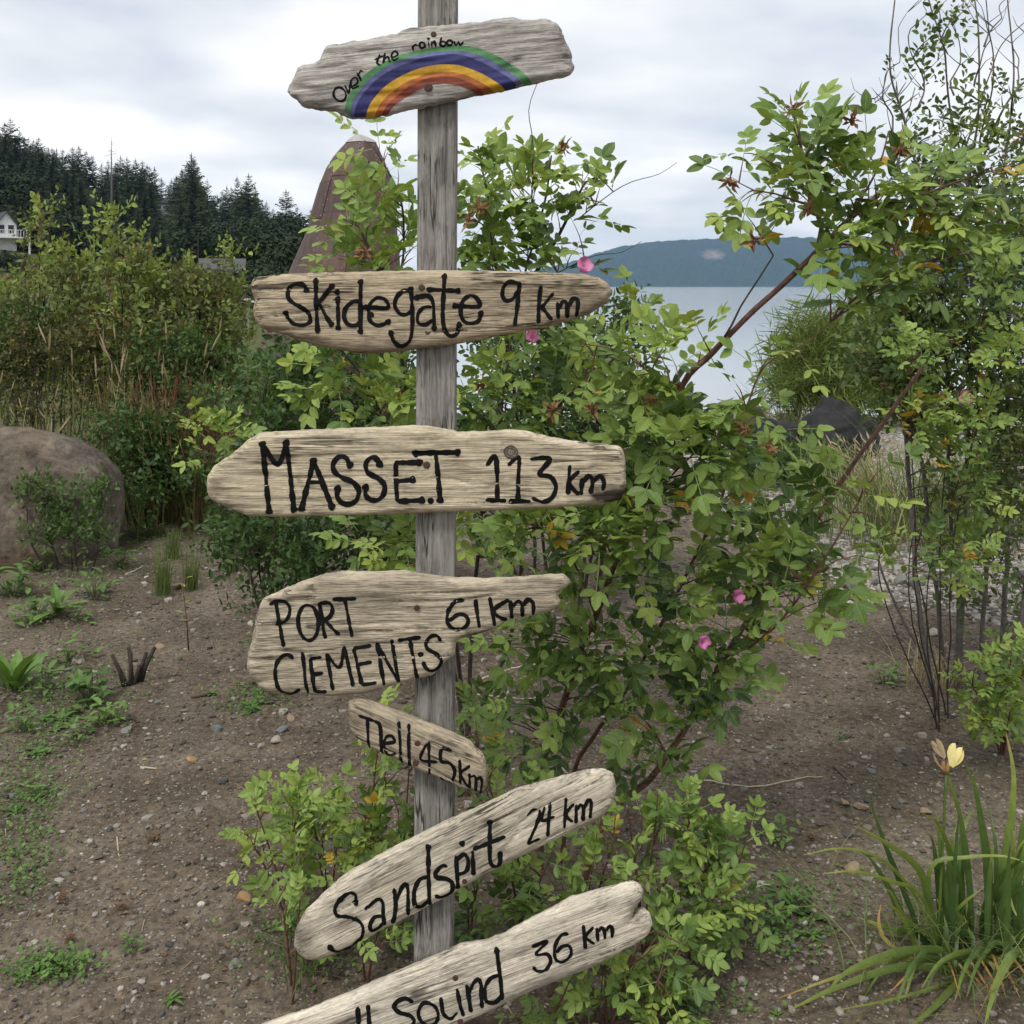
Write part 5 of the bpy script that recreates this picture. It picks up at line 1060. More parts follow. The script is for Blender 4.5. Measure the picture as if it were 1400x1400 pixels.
# ------------------------------------------------------------------ low rose shoots round the foot of the post
b3 = Bush('rose_bush', onG(470, 3.0), 'low bright rose shoots left of the post foot', 'rose bush', ROSE, ROSE_T, 3)
for px0, tops in ((400, [(345, 1090), (330, 1130), (400, 1060)]), (450, [(420, 1075), (470, 1085), (440, 1150)]), (500, [(530, 1060), (520, 980), (500, 1120)]), (545, [(560, 1040), (545, 1110), (590, 1150)]), (400, [(375, 1240), (420, 1210)]), (500, [(480, 1260), (545, 1235)])):
    D0 = 3.0 if px0 != 400 else 2.95
    for tx, ty in tops:
        D1 = D0 - 0.1 * b3.r.random(); D1 = D1 - (0.25 if ty > 1200 else 0)
        b3.cane([np.array(gb(px0, D1 + 0.02)), P((px0 + tx) / 2, (1290 + ty) / 2 - 20, D1), P(tx, ty, D1)], 0.004, 0.0015, k=5)
for c in [(400, 1100, 70, 45, 2.92, .12, 14), (345, 1120, 35, 45, 2.9, .08, 7), (470, 1110, 60, 45, 2.95, .12, 12), (430, 1160, 70, 40, 2.85, .12, 12), (540, 1050, 45, 55, 2.98, .12, 10), (515, 985, 30, 35, 3.0, .08, 5), (510, 1160, 60, 40, 2.85, .1, 10), (380, 1235, 40, 30, 2.7, .06, 6), (480, 1270, 50, 25, 2.68, .06, 6), (560, 1235, 40, 35, 2.72, .06, 7), (575, 1130, 30, 50, 2.9, .1, 6), (385, 1175, 50, 35, 2.85, .1, 7)]:
    b3.cluster(*c[:6], round(c[6] * 1.0), n=4, sp=.04, size=(0.08, 0.12), tint=(0.18, 0.65), yel=0.02, young=0.25)
b3.finish(220)

b4 = Bush('rose_bush', onG(850, 2.9), 'low leafy rose clump right of the post foot behind the lowest board', 'rose bush', ROSE, ROSE_T, 4)
for px0, D0, tops in ((720, 2.85, [(700, 1110), (660, 1060), (740, 1200), (650, 1000)]), (800, 2.8, [(810, 1180), (760, 1240), (840, 1150)]), (880, 2.8, [(860, 1110), (900, 1080), (940, 1130), (870, 1200)]), (940, 2.8, [(990, 1130), (1010, 1180), (960, 1220), (900, 1300)]), (830, 2.55, [(820, 1370), (900, 1340), (760, 1385), (930, 1290)]), (640, 2.85, [(640, 1240), (660, 1180)])):
    for tx, ty in tops: b4.cane([np.array(gb(px0, D0)), P((px0 + tx) / 2, (1330 + ty) / 2 - 30, D0 - 0.03), P(tx, ty, D0 - 0.08)], 0.004, 0.0015, k=5)
for c in [(700, 1100, 50, 35, 2.8, .08, 8), (655, 1030, 35, 50, 2.8, .08, 8), (740, 1190, 60, 40, 2.8, .1, 9), (860, 1130, 60, 40, 2.75, .1, 11), (940, 1130, 60, 45, 2.75, .1, 11), (1000, 1160, 45, 50, 2.75, .1, 8), (860, 1200, 60, 40, 2.75, .1, 10), (950, 1220, 65, 50, 2.7, .1, 14), (1010, 1250, 50, 35, 2.7, .08, 6), (920, 1290, 60, 45, 2.62, .1, 12), (830, 1350, 70, 40, 2.5, .06, 10), (900, 1370, 60, 35, 2.5, .06, 9), (760, 1380, 60, 25, 2.5, .05, 6), (650, 1200, 35, 60, 2.8, .1, 8), (770, 1270, 60, 40, 2.75, .1, 8), (690, 1260, 40, 40, 2.75, .08, 6)]:
    b4.cluster(*c[:6], round(c[6] * 1.15), n=4, sp=.04, size=(0.08, 0.125), tint=(0.05, 0.55), yel=0.02, young=0.28)  # dark base tints put the clump's inner shade into the leaf colour
b4.finish(260)

# shoot of bright leaves left of the Masset board
b5 = Bush('rose_bush', onG(370, 5.2), 'bright arching rose shoot left of the pointed end of the Masset board', 'rose bush', ROSE, ROSE_T, 5)
b5.cane([np.array(gb(372, 5.2))] + [P(*q) for q in [(375, 720, 4.5), (345, 640, 4.0), (300, 600, 3.8), (262, 580, 3.7), (235, 575, 3.65)]], 0.005, 0.0015, k=5)
b5.cane([P(335, 640, 3.95), P(310, 625, 3.85), P(285, 632, 3.8)], 0.003, 0.0012, k=5)
for c in [(260, 585, 30, 15, 3.7, .05, 4), (300, 590, 35, 18, 3.75, .06, 4), (290, 628, 25, 14, 3.8, .05, 3), (325, 590, 18, 12, 3.8, .05, 2)]: b5.cluster(*c, n=4, size=(0.10, 0.14), tint=(0.55, 0.8), yel=0.0, young=0.1)
b5.finish(40)

# ------------------------------------------------------------------ tall grey-stemmed shrub on the right
SDp = 4.6
b6 = Bush('tall_shrub', onG(1320, SDp), 'tall dense shrub with grey stems and bare twig tops along the right edge', 'shrub', SHRUB, SPRIG_T, 6, BARK_GREY, leaf_name='leafy_sprig', rtwig=0.003)
st = [([(1278, 960), (1262, 860), (1250, 760), (1244, 660), (1238, 570), (1250, 440), (1262, 300), (1240, 180), (1215, 90), (1222, 0)], .013, .003),
      ([(1300, 965), (1285, 860), (1272, 740), (1262, 640), (1245, 570), (1290, 400), (1330, 260), (1370, 150), (1420, 90)], .012, .004),
      ([(1310, 960), (1318, 800), (1322, 640), (1330, 460), (1320, 300), (1335, 180), (1338, 60), (1330, -40)], .011, .003),
      ([(1335, 965), (1345, 820), (1352, 640), (1345, 420), (1330, 270), (1300, 160), (1290, 60), (1262, -20)], .011, .003),
      ([(1360, 960), (1375, 800), (1380, 620), (1375, 420), (1370, 260), (1385, 120), (1378, -20)], .013, .003),
      ([(1380, 955), (1400, 820), (1420, 640), (1410, 400), (1420, 200)], .013, .004),
      ([(1285, 965), (1268, 905), (1225, 830), (1205, 780), (1195, 740)], .010, .004),
      ([(1296, 960), (1310, 850), (1300, 700), (1295, 520), (1275, 380), (1258, 280), (1265, 210)], .012, .003),
      ([(1250, 440), (1270, 330), (1310, 230), (1345, 130), (1370, 60), (1400, 30)], .006, .002),
      ([(1340, 400), (1360, 300), (1340, 200), (1360, 100), (1345, -20)], .006, .002), ([(1290, 400), (1255, 300), (1230, 230), (1250, 120)], .005, .002)]
for k, (pp, r0, r1) in enumerate(st):
    dd_ = SDp + b6.r.uniform(-0.15, 0.2); q = [P(x, y, dd_ + b6.r.uniform(-.05, .05)) for x, y in pp]
    if pp[0][1] > 900: q = [np.array(gb(pp[0][0], dd_))] + q
    b6.cane(q, r0, r1, name='stem')
tw_tops = [((1222, 180), (1215, 120), (1228, 60), (1240, -10)), ((1255, 150), (1245, 80), (1262, 20), (1265, -30)), ((1330, 120), (1350, 70), (1340, 10), (1345, -30)), ((1375, 150), (1395, 110), (1390, 60), (1410, 20)), ((1300, 130), (1310, 60), (1300, 0)), ((1240, 260), (1225, 200), (1218, 150), (1230, 120)), ((1345, 60), (1370, 20), (1385, -20)), ((1180, 130), (1200, 140), (1222, 135), (1240, 150))]
for q in tw_tops:
    jp = []
    for (x0, y0), (x1, y1) in zip(q[:-1], q[1:]):
        for f in (0, .33, .66): jp.append((x0 + (x1 - x0) * f + b6.r.normal(0, 5), y0 + (y1 - y0) * f + b6.r.normal(0, 3), SDp + b6.r.normal(0, .03)))
    b6.pcane(jp, .0042, .0012, name='bare_twig', k=5)
    for _ in range(4):
        x0, y0, d0 = jp[b6.r.integers(1, len(jp))]; sg = b6.r.choice([-1, 1]); l_ = b6.r.uniform(18, 48)
        b6.pcane([(x0, y0, d0), (x0 + sg * l_ * .5 + b6.r.normal(0, 3), y0 - l_ * .45, d0), (x0 + sg * l_ * .8, y0 - l_ * b6.r.uniform(.7, 1.3), d0)], .002, .0008, name='bare_twig', k=4)
for c in [(1300, 20, 40, 20, SDp, .2, 9), (1285, 60, 35, 22, SDp, .2, 10), (1230, 100, 25, 25, SDp, .15, 5), (1255, 120, 25, 30, SDp, .15, 8), (1320, 110, 50, 25, SDp, .2, 8), (1380, 140, 30, 40, SDp, .2, 10), (1340, 180, 60, 40, SDp, .3, 40), (1270, 180, 50, 40, SDp, .3, 26), (1390, 230, 40, 60, SDp, .3, 40), (1330, 250, 60, 50, SDp, .3, 60), (1260, 260, 45, 45, SDp, .3, 30),
          (1370, 330, 60, 60, SDp, .4, 90), (1290, 350, 60, 60, SDp, .4, 80), (1350, 430, 70, 60, SDp, .4, 110), (1250, 420, 50, 60, SDp, .3, 60), (1290, 470, 70, 60, SDp, .4, 100), (1380, 520, 50, 60, SDp, .4, 90), (1220, 500, 50, 45, SDp, .3, 50), (1310, 560, 70, 45, SDp, .4, 80), (1250, 565, 50, 30, SDp, .3, 30), (1385, 620, 40, 60, SDp, .4, 55), (1340, 650, 50, 50, SDp, .35, 45), (1310, 700, 40, 40, SDp, .3, 22), (1380, 720, 40, 50, SDp, .35, 35), (1330, 770, 45, 40, SDp, .3, 22), (1385, 810, 35, 50, SDp, .3, 26), (1300, 830, 30, 30, SDp, .25, 8), (1200, 440, 40, 40, SDp - .2, .2, 25), (1170, 500, 30, 30, SDp - .2, .2, 14)]:
    b6.cluster(*c[:6], max(2, round(c[6] * (0.85 if 300 < c[1] < 700 else 0.5))), n=3, size=(0.10, 0.165), tint=(0.1, 0.75), yel=0.05, sp=0.06, young=0.08, maxlen=0.8)
for px, py in [(1318, 545)]: b6.flower(P(px, py, 4.15), 0.045, (-0.2, -0.9, 0.2), 0.6, label='pink rose flower')
b6.finish(300)
# a few rose shoots in front of it, and the bright clump at its foot
b7 = Bush('rose_bush', onG(1370, 4.05), 'small bright rose clump at the foot of the tall right-hand shrub', 'rose bush', ROSE, ROSE_T, 7)
for tx, ty in [(1330, 940), (1350, 900), (1385, 880), (1400, 920), (1360, 960), (1395, 960)]:
    b7.cane([np.array(gb(1370, 4.05)), P((1370 + tx) / 2, (1030 + ty) / 2 - 15, 4.0), P(tx, ty, 3.95)], .005, .002, k=5)
for c in [(1350, 920, 45, 35, 3.95, .12, 12), (1390, 900, 30, 35, 3.95, .12, 10), (1370, 960, 50, 35, 3.9, .12, 14), (1330, 975, 25, 20, 3.9, .08, 4)]: b7.cluster(*c, n=5, size=(0.085, 0.12), tint=(0.35, 0.75), yel=0.01)
b7.finish(100)
b8 = Bush('rose_bush', onG(1255, 4.2), 'thin rose sprays crossing in front of the grey stems of the right-hand shrub', 'rose bush', ROSE, ROSE_T, 8)
for tx, ty, D1 in [(1260, 640, 3.9), (1300, 620, 4.0), (1330, 600, 4.0), (1245, 500, 3.9), (1210, 720, 3.9), (1380, 470, 3.9), (1370, 330, 3.9)]:
    b8.cane([np.array(gb(1284 + b8.r.uniform(-14, 26), 4.35 + b8.r.uniform(-.1, .15))), P(1255 + (tx - 1255) * .45 + b8.r.uniform(-30, 20), (950 + ty) / 2 + b8.r.uniform(-40, 40), 4.15), P(tx, ty, D1)], .0038, .0015, k=5, bark=BARK_DARK)
for c in [(1255, 560, 45, 45, 3.9, .12, 10), (1310, 600, 50, 40, 3.95, .12, 12), (1340, 560, 40, 40, 3.95, .12, 8), (1250, 480, 45, 40, 3.9, .12, 9), (1375, 470, 30, 40, 3.9, .1, 8), (1380, 350, 30, 40, 3.85, .1, 7), (1320, 760, 50, 40, 3.95, .1, 8), (1225, 740, 25, 30, 3.9, .08, 4), (1345, 670, 40, 35, 3.95, .1, 6)]: b8.cluster(*c, n=5, size=(0.085, 0.125), tint=(0.25, 0.68), yel=0.06)
b8.finish(140)

# ------------------------------------------------------------------ middle-distance shrubs
def blob_shrub(name, label, cat, px, D, tops, cls, mat, tmpl, seed, size, tint, yel=0.03, bark=BARK_DARK, group=None, n=3, r0=.012, up=0.9, sp=0.06, nobj=0, maxlen=1.3, young=0.08, spikes=()):
    b = Bush(name, onG(px, D), label, cat, mat, tmpl, seed, bark, group, 'leafy_sprig', 0.003)
    for tx, ty, td in tops:
        bx0 = px + (tx - px) * 0.45; g0 = onG(bx0, D + td)
        b.cane([g0 - [0, 0, 0.05], (g0 + P(tx, ty, D + td)) / 2 + b.r.normal(0, 0.06, 3), P(tx, ty, D + td)], r0, r0 * .25, name='stem', k=5)
    for sx_, sy_ in spikes:
        g0 = onG(px + (sx_ - px) * .6, D); b.cane([g0 - [0, 0, .05], (g0 + P(sx_, sy_, D)) / 2 + b.r.normal(0, .08, 3), P(sx_, sy_, D)], r0 * .6, .002, name='stem', k=5)
        b.cluster(sx_, sy_ + 24, 9, 26, D, .12, 8, n=n, size=size, tint=(tint[1] - .15, min(.82, tint[1] + .08)), yel=yel * .3, sp=sp, young=young, maxlen=.4, upb=up)
        b.cluster(sx_ + b.r.uniform(-10, 10), sy_ + 62, 18, 26, D, .2, 10, n=n, size=size, tint=tint, yel=yel, sp=sp, young=young, maxlen=.5, upb=up)
    for c in cls: b.cluster(*c, n=n, size=size, tint=tint, yel=yel, sp=sp, young=young, maxlen=maxlen, upb=up)
    b.finish(nobj); return b
# dark shrubs behind the boards, left of the post
blob_shrub('dark_shrub', 'dark green shrub behind the left half of the Skidegate and Masset boards', 'shrub', 430, 5.6, [(400, 500, 0), (460, 470, .2), (520, 480, .1), (360, 560, -.1), (440, 600, -.3), (560, 500, .2), (600, 600, 0), (350, 640, -.2)],
           [(400, 520, 70, 50, 5.6, .4, 60), (500, 510, 70, 50, 5.7, .4, 60), (450, 580, 90, 60, 5.5, .4, 80), (370, 600, 60, 60, 5.4, .4, 55), (560, 560, 70, 60, 5.7, .4, 50), (540, 650, 70, 60, 5.6, .4, 40), (430, 660, 90, 60, 5.4, .4, 60), (610, 650, 50, 80, 5.7, .3, 30), (360, 690, 60, 40, 5.3, .3, 30)],
           DARKG, SPRIG_T, 21, (0.14, 0.22), (0.15, 0.7))
blob_shrub('dark_shrub', 'low dark leafy shrub below the left half of the Masset board', 'shrub', 430, 4.9, [(400, 740, 0), (470, 720, 0), (350, 760, -.1), (540, 740, 0), (430, 800, -.2), (330, 720, .1)],
           [(380, 740, 70, 40, 4.9, .3, 50), (460, 740, 80, 50, 4.9, .3, 60), (540, 740, 60, 50, 4.9, .3, 40), (420, 800, 80, 40, 4.7, .3, 40), (330, 740, 50, 40, 4.9, .2, 30), (390, 840, 50, 25, 4.55, .15, 16)], DARKG, SPRIG_T, 22, (0.11, 0.18), (0.1, 0.6))
blob_shrub('broad_shrub', 'mid-green shrub filling the gap behind the right half of the Skidegate board', 'shrub', 760, 6.0, [(700, 470, 0), (780, 450, 0), (840, 420, .1), (880, 500, .1), (740, 560, 0), (820, 580, -.2), (900, 600, 0), (680, 620, 0)],
           [(720, 500, 80, 60, 6, .4, 80), (800, 480, 70, 60, 6, .4, 70), (860, 450, 25, 50, 6, .2, 25), (760, 590, 90, 60, 5.9, .4, 80), (880, 560, 60, 60, 6, .4, 45), (680, 600, 60, 60, 6, .4, 45), (850, 640, 80, 50, 5.8, .4, 45), (720, 690, 80, 45, 5.7, .4, 45)], DARKG, SPRIG_T, 23, (0.13, 0.2), (0.2, 0.8))
blob_shrub('low_shrub', 'low green shrub in front of the dark rocks', 'shrub', 1080, 9.6, [(1050, 620, 0), (1100, 620, 0), (1140, 640, 0), (1020, 640, 0)], [(1050, 640, 45, 25, 9.6, .4, 50), (1110, 640, 45, 25, 9.5, .4, 50), (1010, 650, 30, 25, 9.5, .3, 25), (1150, 655, 25, 15, 9.5, .3, 15)], DARKG, SPRIG_T, 24, (0.18, 0.28), (0.3, 0.85))
blob_shrub('feathery_shrub', 'yellow-green feathery shrub by the shore above the dark rocks', 'shrub', 1135, 13.5, [(1100, 470, 0), (1140, 450, 0), (1180, 450, 0), (1120, 520, -.2), (1170, 510, 0), (1085, 500, 0)],
           [(1110, 490, 35, 40, 13.5, .6, 80), (1150, 480, 45, 40, 13.5, .6, 110), (1190, 480, 40, 45, 13.6, .6, 70), (1120, 535, 50, 28, 13.3, .6, 80), (1180, 535, 45, 28, 13.4, .6, 60), (1090, 520, 25, 30, 13.4, .4, 40)], BROOM, BROOM_T, 25, (0.35, 0.6), (0.1, 0.9), 0, n=3, up=0.4)
# left thicket
blob_shrub('thicket_shrub', 'tall yellow-green shrub at the left end of the thicket', 'shrub', 60, 9.2, [(55, 275, 0), (30, 330, 0), (85, 310, .1), (100, 360, 0), (10, 380, .2), (60, 420, -.2), (-30, 400, 0)],
           [(60, 380, 45, 36, 9.2, .6, 30), (98, 390, 30, 30, 9.2, .4, 16), (10, 425, 50, 40, 9.2, .6, 36), (70, 450, 70, 45, 9.1, .7, 50), (20, 500, 60, 50, 9.0, .6, 32), (90, 500, 60, 45, 9, .6, 34), (0, 550, 40, 40, 8.9, .4, 20)], HEDGE, SPRIG_T, 31, (0.16, 0.27), (0.1, 0.75), 0.14, young=0.12, spikes=[(56, 264), (86, 318), (12, 378), (112, 345)])
blob_shrub('thicket_shrub', 'bright-topped shrub standing tallest in the middle of the left thicket', 'shrub', 165, 9.0, [(155, 275, 0), (180, 295, 0), (140, 320, .1), (205, 320, 0), (150, 380, -.1), (200, 400, 0)],
           [(170, 368, 40, 26, 9, .5, 30), (160, 410, 60, 36, 9, .6, 44), (130, 450, 60, 40, 9, .6, 36), (200, 450, 50, 45, 9, .6, 34), (150, 510, 70, 45, 8.9, .6, 32), (210, 500, 40, 40, 8.9, .5, 30)], HEDGE, SPRIG_T, 32, (0.16, 0.27), (0.15, 0.8), 0.12, young=0.12, spikes=[(154, 274), (188, 318), (206, 345)])
blob_shrub('thicket_shrub', 'brownish shrub at the right end of the left thicket', 'shrub', 280, 9.2, [(270, 330, 0), (300, 350, 0), (250, 340, 0), (320, 370, .1), (290, 420, -.1), (225, 360, 0)],
           [(270, 385, 38, 24, 9.2, .5, 26), (310, 400, 22, 28, 9.2, .4, 20), (240, 395, 40, 30, 9.2, .5, 32), (290, 430, 50, 36, 9.2, .6, 50), (240, 450, 50, 40, 9.1, .6, 44), (310, 470, 40, 40, 9.1, .5, 55), (260, 510, 60, 40, 9, .5, 70), (330, 520, 40, 35, 8.8, .5, 40)], HEDGE, SPRIG_T, 33, (0.15, 0.25), (0.0, 0.65), 0.2, young=0.1, spikes=[(258, 352), (313, 334), (328, 372)])
blob_shrub('thicket_shrub', 'grey-green leafy shrub just right of the boulder', 'shrub', 200, 7.9, [(150, 575, 0), (200, 565, 0), (240, 575, 0), (180, 600, -.1), (230, 620, 0), (280, 600, .1)],
           [(165, 585, 45, 28, 7.9, .4, 40), (215, 590, 50, 28, 7.9, .4, 40), (200, 610, 50, 40, 7.8, .4, 60), (250, 610, 45, 45, 7.8, .4, 50), (190, 660, 45, 30, 7.6, .3, 36), (270, 650, 45, 30, 7.6, .3, 36), (300, 560, 40, 40, 8, .4, 36)], DARKG, SPRIG_T, 34, (0.13, 0.21), (0.25, 0.9))
blob_shrub('boulder_shrub', 'small green leafy shrub growing in front of the boulder', 'shrub', 105, 6.6, [(60, 660, 0), (110, 660, 0), (140, 670, 0), (90, 700, 0), (50, 700, 0), (35, 660, 0)],
           [(100, 690, 50, 35, 6.6, .15, 40), (60, 680, 35, 30, 6.6, .12, 20), (130, 670, 22, 18, 6.6, .1, 10), (110, 725, 50, 22, 6.5, .15, 28), (40, 660, 16, 16, 6.6, .1, 6), (50, 730, 30, 20, 6.5, .1, 10)], DARKG, SPRIG_T, 35, (0.10, 0.16), (0.3, 0.95), r0=.006)

blob_shrub('thicket_shrub', 'brown twiggy half-dry shrub low in the left thicket behind the boulder', 'shrub', 70, 8.7, [(20, 440, 0), (70, 430, 0), (120, 440, 0), (40, 480, -.1), (100, 490, 0), (0, 500, 0), (150, 470, .1), (60, 520, 0), (130, 520, 0)],
           [(40, 470, 60, 45, 8.7, .4, 60), (110, 475, 55, 45, 8.7, .4, 55), (20, 540, 50, 45, 8.6, .3, 45), (90, 540, 60, 45, 8.6, .3, 55), (150, 520, 45, 45, 8.7, .3, 34)], HEDGE, SPRIG_T, 36, (0.11, 0.18), (0.0, 0.35), 0.32, BARK_GREY, n=3, up=.5)

blob_shrub('thicket_shrub', 'fresh green leafy shrub low in the middle of the left thicket', 'shrub', 240, 8.6, [(200, 470, 0), (240, 450, 0), (280, 470, 0), (220, 500, 0), (300, 500, 0)],
           [(215, 490, 40, 30, 8.6, .3, 28), (262, 470, 40, 30, 8.6, .3, 30), (300, 500, 40, 35, 8.6, .3, 30), (240, 530, 50, 30, 8.5, .3, 22)], DARKG, SPRIG_T, 37, (0.13, 0.22), (0.35, 0.95), n=3)
blob_shrub('thicket_shrub', 'dull green bush at the far left edge of the thicket above the boulder', 'shrub', 20, 8.8, [(0, 420, 0), (30, 410, 0), (-20, 440, 0), (50, 450, 0)],
           [(5, 440, 40, 35, 8.8, .3, 36), (45, 450, 30, 30, 8.8, .3, 22), (0, 500, 40, 40, 8.7, .3, 30)], DARKG, SPRIG_T, 38, (0.13, 0.2), (0.2, 0.8), n=3)
# ------------------------------------------------------------------ rocks
def ico(sub):
    import bmesh
    bm = bmesh.new(); bmesh.ops.create_icosphere(bm, subdivisions=sub, radius=1.0); bm.verts.ensure_lookup_table()
    V = np.array([v.co[:] for v in bm.verts]); Fc = np.array([[v.index for v in f.verts] for f in bm.faces]); bm.free(); return V, Fc
ICO = {k: ico(k) for k in (1, 2, 3, 5)}
def rock_verts(sub, seed, cuts=6, rough=0.12, fine=0.03, cutd=(0.55, 0.92)):
    V, Fc = ICO[sub]; V = V.copy(); r = np.random.default_rng(seed)
    for _ in range(cuts):
        n = unit(r.normal(0, 1, 3)); d = r.uniform(*cutd); s_ = V @ n; V = V - np.outer(np.maximum(0, s_ - d) * 0.92, n)
    d = unit(V); a_ = fbm(d[:, 0] * 1.6 + 5, d[:, 1] * 1.6 + d[:, 2] * 2.1, seed, 3) * rough + fbm(d[:, 0] * 7 + d[:, 2] * 3, d[:, 1] * 7 - d[:, 2] * 5, seed + 5, 4) * fine
    return V * (1 + a_)[:, None], Fc
M_BOULD, t, b, o = new_mat('boulder_stone'); v = objvec(t)
n1_ = noise(t, 3.0, 9, 0.68, v, 0.4); n2_ = noise(t, 16, 8, 0.75, v); n3_ = noise(t, 1.0, 3, 0.5, v, 0.6)
bc = ramp(t, [(0.30, (0.055, 0.047, 0.039)), (0.43, (0.125, 0.106, 0.086)), (0.55, (0.195, 0.166, 0.133)), (0.70, (0.33, 0.292, 0.24))], n1_)
bs = ramp(t, [(0.32, 0.45), (0.55, 1.1)], n2_); bt = ramp(t, [(0.42, (1, 1, 1)), (0.6, (1.0, 0.90, 0.78))], n3_)
t.links.new(mixc(t, 1.0, mixc(t, 1.0, bc.outputs[0], bs.outputs[0], 'MULTIPLY'), bt.outputs[0], 'MULTIPLY'), b.inputs['Base Color']); b.inputs['Roughness'].default_value = 0.9
b.inputs['Specular IOR Level'].default_value = 0.2; bump(t, b, n2_, 0.9, 0.04)
g0 = onG(8, 7.1)
V, Fc = rock_verts(5, 42, 8, 0.12, 0.05, (0.70, 0.92)); V = np.sign(V) * np.abs(V) ** np.array([0.85, 0.9, 0.72]); V = V * [0.735, 0.55, 0.60]
V[:, 2] += 0.235; V[:, 0] += 0.0
tag(obj('boulder', mesh_from('boulder', V, [Fc], True), M_BOULD, None, g0), 'big brown-grey rounded boulder at the left edge', 'boulder')
M_BLK = stone_mat('black_rock', (0.028, 0.028, 0.030), 0.4, 9)
M_RED = stone_mat('brown_rock', (0.06, 0.045, 0.036), 0.4, 9)
def rock(name, label, px, py, D, w_, h_, d_, seed, mat, rz=0, sub=3, cuts=7, sink=0.25, rough=0.16, group=None):
    g_ = onG(px, D); V, Fc = rock_verts(sub, seed, cuts, rough, 0.07); V = V / np.abs(V).max(0) * [w_ / 2, d_ / 2, h_ / 2 / (1 - sink)]; V[:, 2] += h_ - V[:, 2].max()
    o_ = obj(name, mesh_from(name, V, [Fc], True), mat, None, g_, (0, 0, rz)); return tag(o_, label, 'rock', group)
rock('dark_rock', 'large jagged black rock near the beach right of the rose canes', 1145, 620, 11.0, 1.05, 0.62, 0.8, 71, M_BLK, 0.3, 5, 16, rough=.25)
rock('dark_rock', 'low black rock touching the left side of the large black rock', 1052, 620, 10.9, 1.0, 0.42, 0.5, 78, M_BLK, 0.1, 5, 15)
rock('dark_rock', 'upright dark brown rock standing behind the low black rock', 1030, 600, 11.3, 0.30, 0.52, 0.3, 75, M_RED, 0.5, 3, 6)
for k, (px, D, w_, lab) in enumerate([(1046, 19.5, .34, 'brown rock at the waterline left of the feathery shrub'), (1066, 20.0, .30, 'small grey rock at the waterline nearest the feathery shrub'), (1020, 20.6, .42, 'low grey rock at the waterline farthest left')]):
    rock('shore_rock', lab, px, 0, D, w_, w_ * .8, w_ * .8, 81 + k, M_RED if k == 0 else STONE['grey'], k, 2, 5)

# ------------------------------------------------------------------ pebbles and gravel
PEB = [rock_verts(2, 500 + k, 9 + k, 0.22, 0.0, (0.42, 0.85)) for k in range(8)]
PMESH = {}
def pebble(px, py, size, col, k, label, group=None, flat=0.55):
    g_ = G(px, py); key = (k % 8, col)
    if key not in PMESH:
        V, Fc = PEB[k % 8]; V = V / np.abs(V).max(); me = mesh_from('pebble', V, [Fc], False); me.materials.append(STONE[col]); PMESH[key] = me
    o_ = bpy.data.objects.new('stone', PMESH[key]); COL.objects.link(o_); r = np.random.default_rng(k + 7)
    s_ = size * g_[1] / F / 2; o_.scale = (s_, s_ * r.uniform(.7, .95), s_ * flat * r.uniform(.8, 1.2)); o_.rotation_euler = (r.uniform(-.2, .2), r.uniform(-.2, .2), r.uniform(0, 6.28))
    o_.location = (g_[0], g_[1], g_[2] + s_ * flat * 0.45); return tag(o_, label, 'stone', group)
special = [(107, 905, 22, 'pale', 'flat pale angular stone on the soil near the broad dock leaves at left'), (333, 1230, 26, 'orange', 'square orange-tan stone on the soil beside the low left rose shoots'), (175, 1000, 20, 'grey', 'angular grey stone beside the bright sprig left of the Port Clements board'),
    (262, 1040, 18, 'orange', 'yellowish broken stone lying on the left soil above the red weeds'), (387, 975, 17, 'pale', 'pale pebble pair member nearest the Port Clements board'), (398, 984, 15, 'tan', 'tan pebble beside the pale one under the Port Clements board'), (378, 1016, 18, 'pale', 'rounded pale stone left of the Tlell board'),
    (385, 1000, 20, 'blue', 'blue-grey stone just above the rounded pale one left of the Tlell board'), (296, 998, 18, 'blue', 'slim blue-grey stone lying alone on the left soil'), (320, 1320, 22, 'grey', 'grey stone on the soil below the orange-tan stone'), (303, 1070, 18, 'dark', 'dark blue-black pebble left of the low rose shoots'),
    (240, 805, 22, 'tan', 'tan rounded stone near the horsetails'), (230, 822, 14, 'pale', 'whitish pebble below the tan stone near the horsetails'), (219, 886, 16, 'tan', 'tan pebble right of the cut black stump'), (345, 732, 18, 'tan', 'pinkish tan stone at the edge of the dark shrub'),
    (1043, 1212, 22, 'pale', 'whitish stone right of the low rose clump'), (1260, 1008, 18, 'pale', 'pale flat stone just left of the iris flower'), (1275, 868, 26, 'pale', 'pale stone half under the grey stems of the tall shrub'), (1176, 1105, 24, 'tan', 'tan flat stone left of the iris blades'), (1155, 1100, 20, 'tan', 'smaller tan stone touching the flat one left of the iris'),
    (1265, 1112, 20, 'tan', 'pinkish tan stone behind the iris stem'), (1165, 1190, 24, 'tan', 'rounded tan stone at the left tip of the arching iris blades'), (1160, 1142, 22, 'dark', 'dark grey stone left of the iris between the tan stones')]
for k, (px, py, s_, col, lab) in enumerate(special): pebble(px, py, s_, col, k, lab)
r = np.random.default_rng(99); cnt = 0
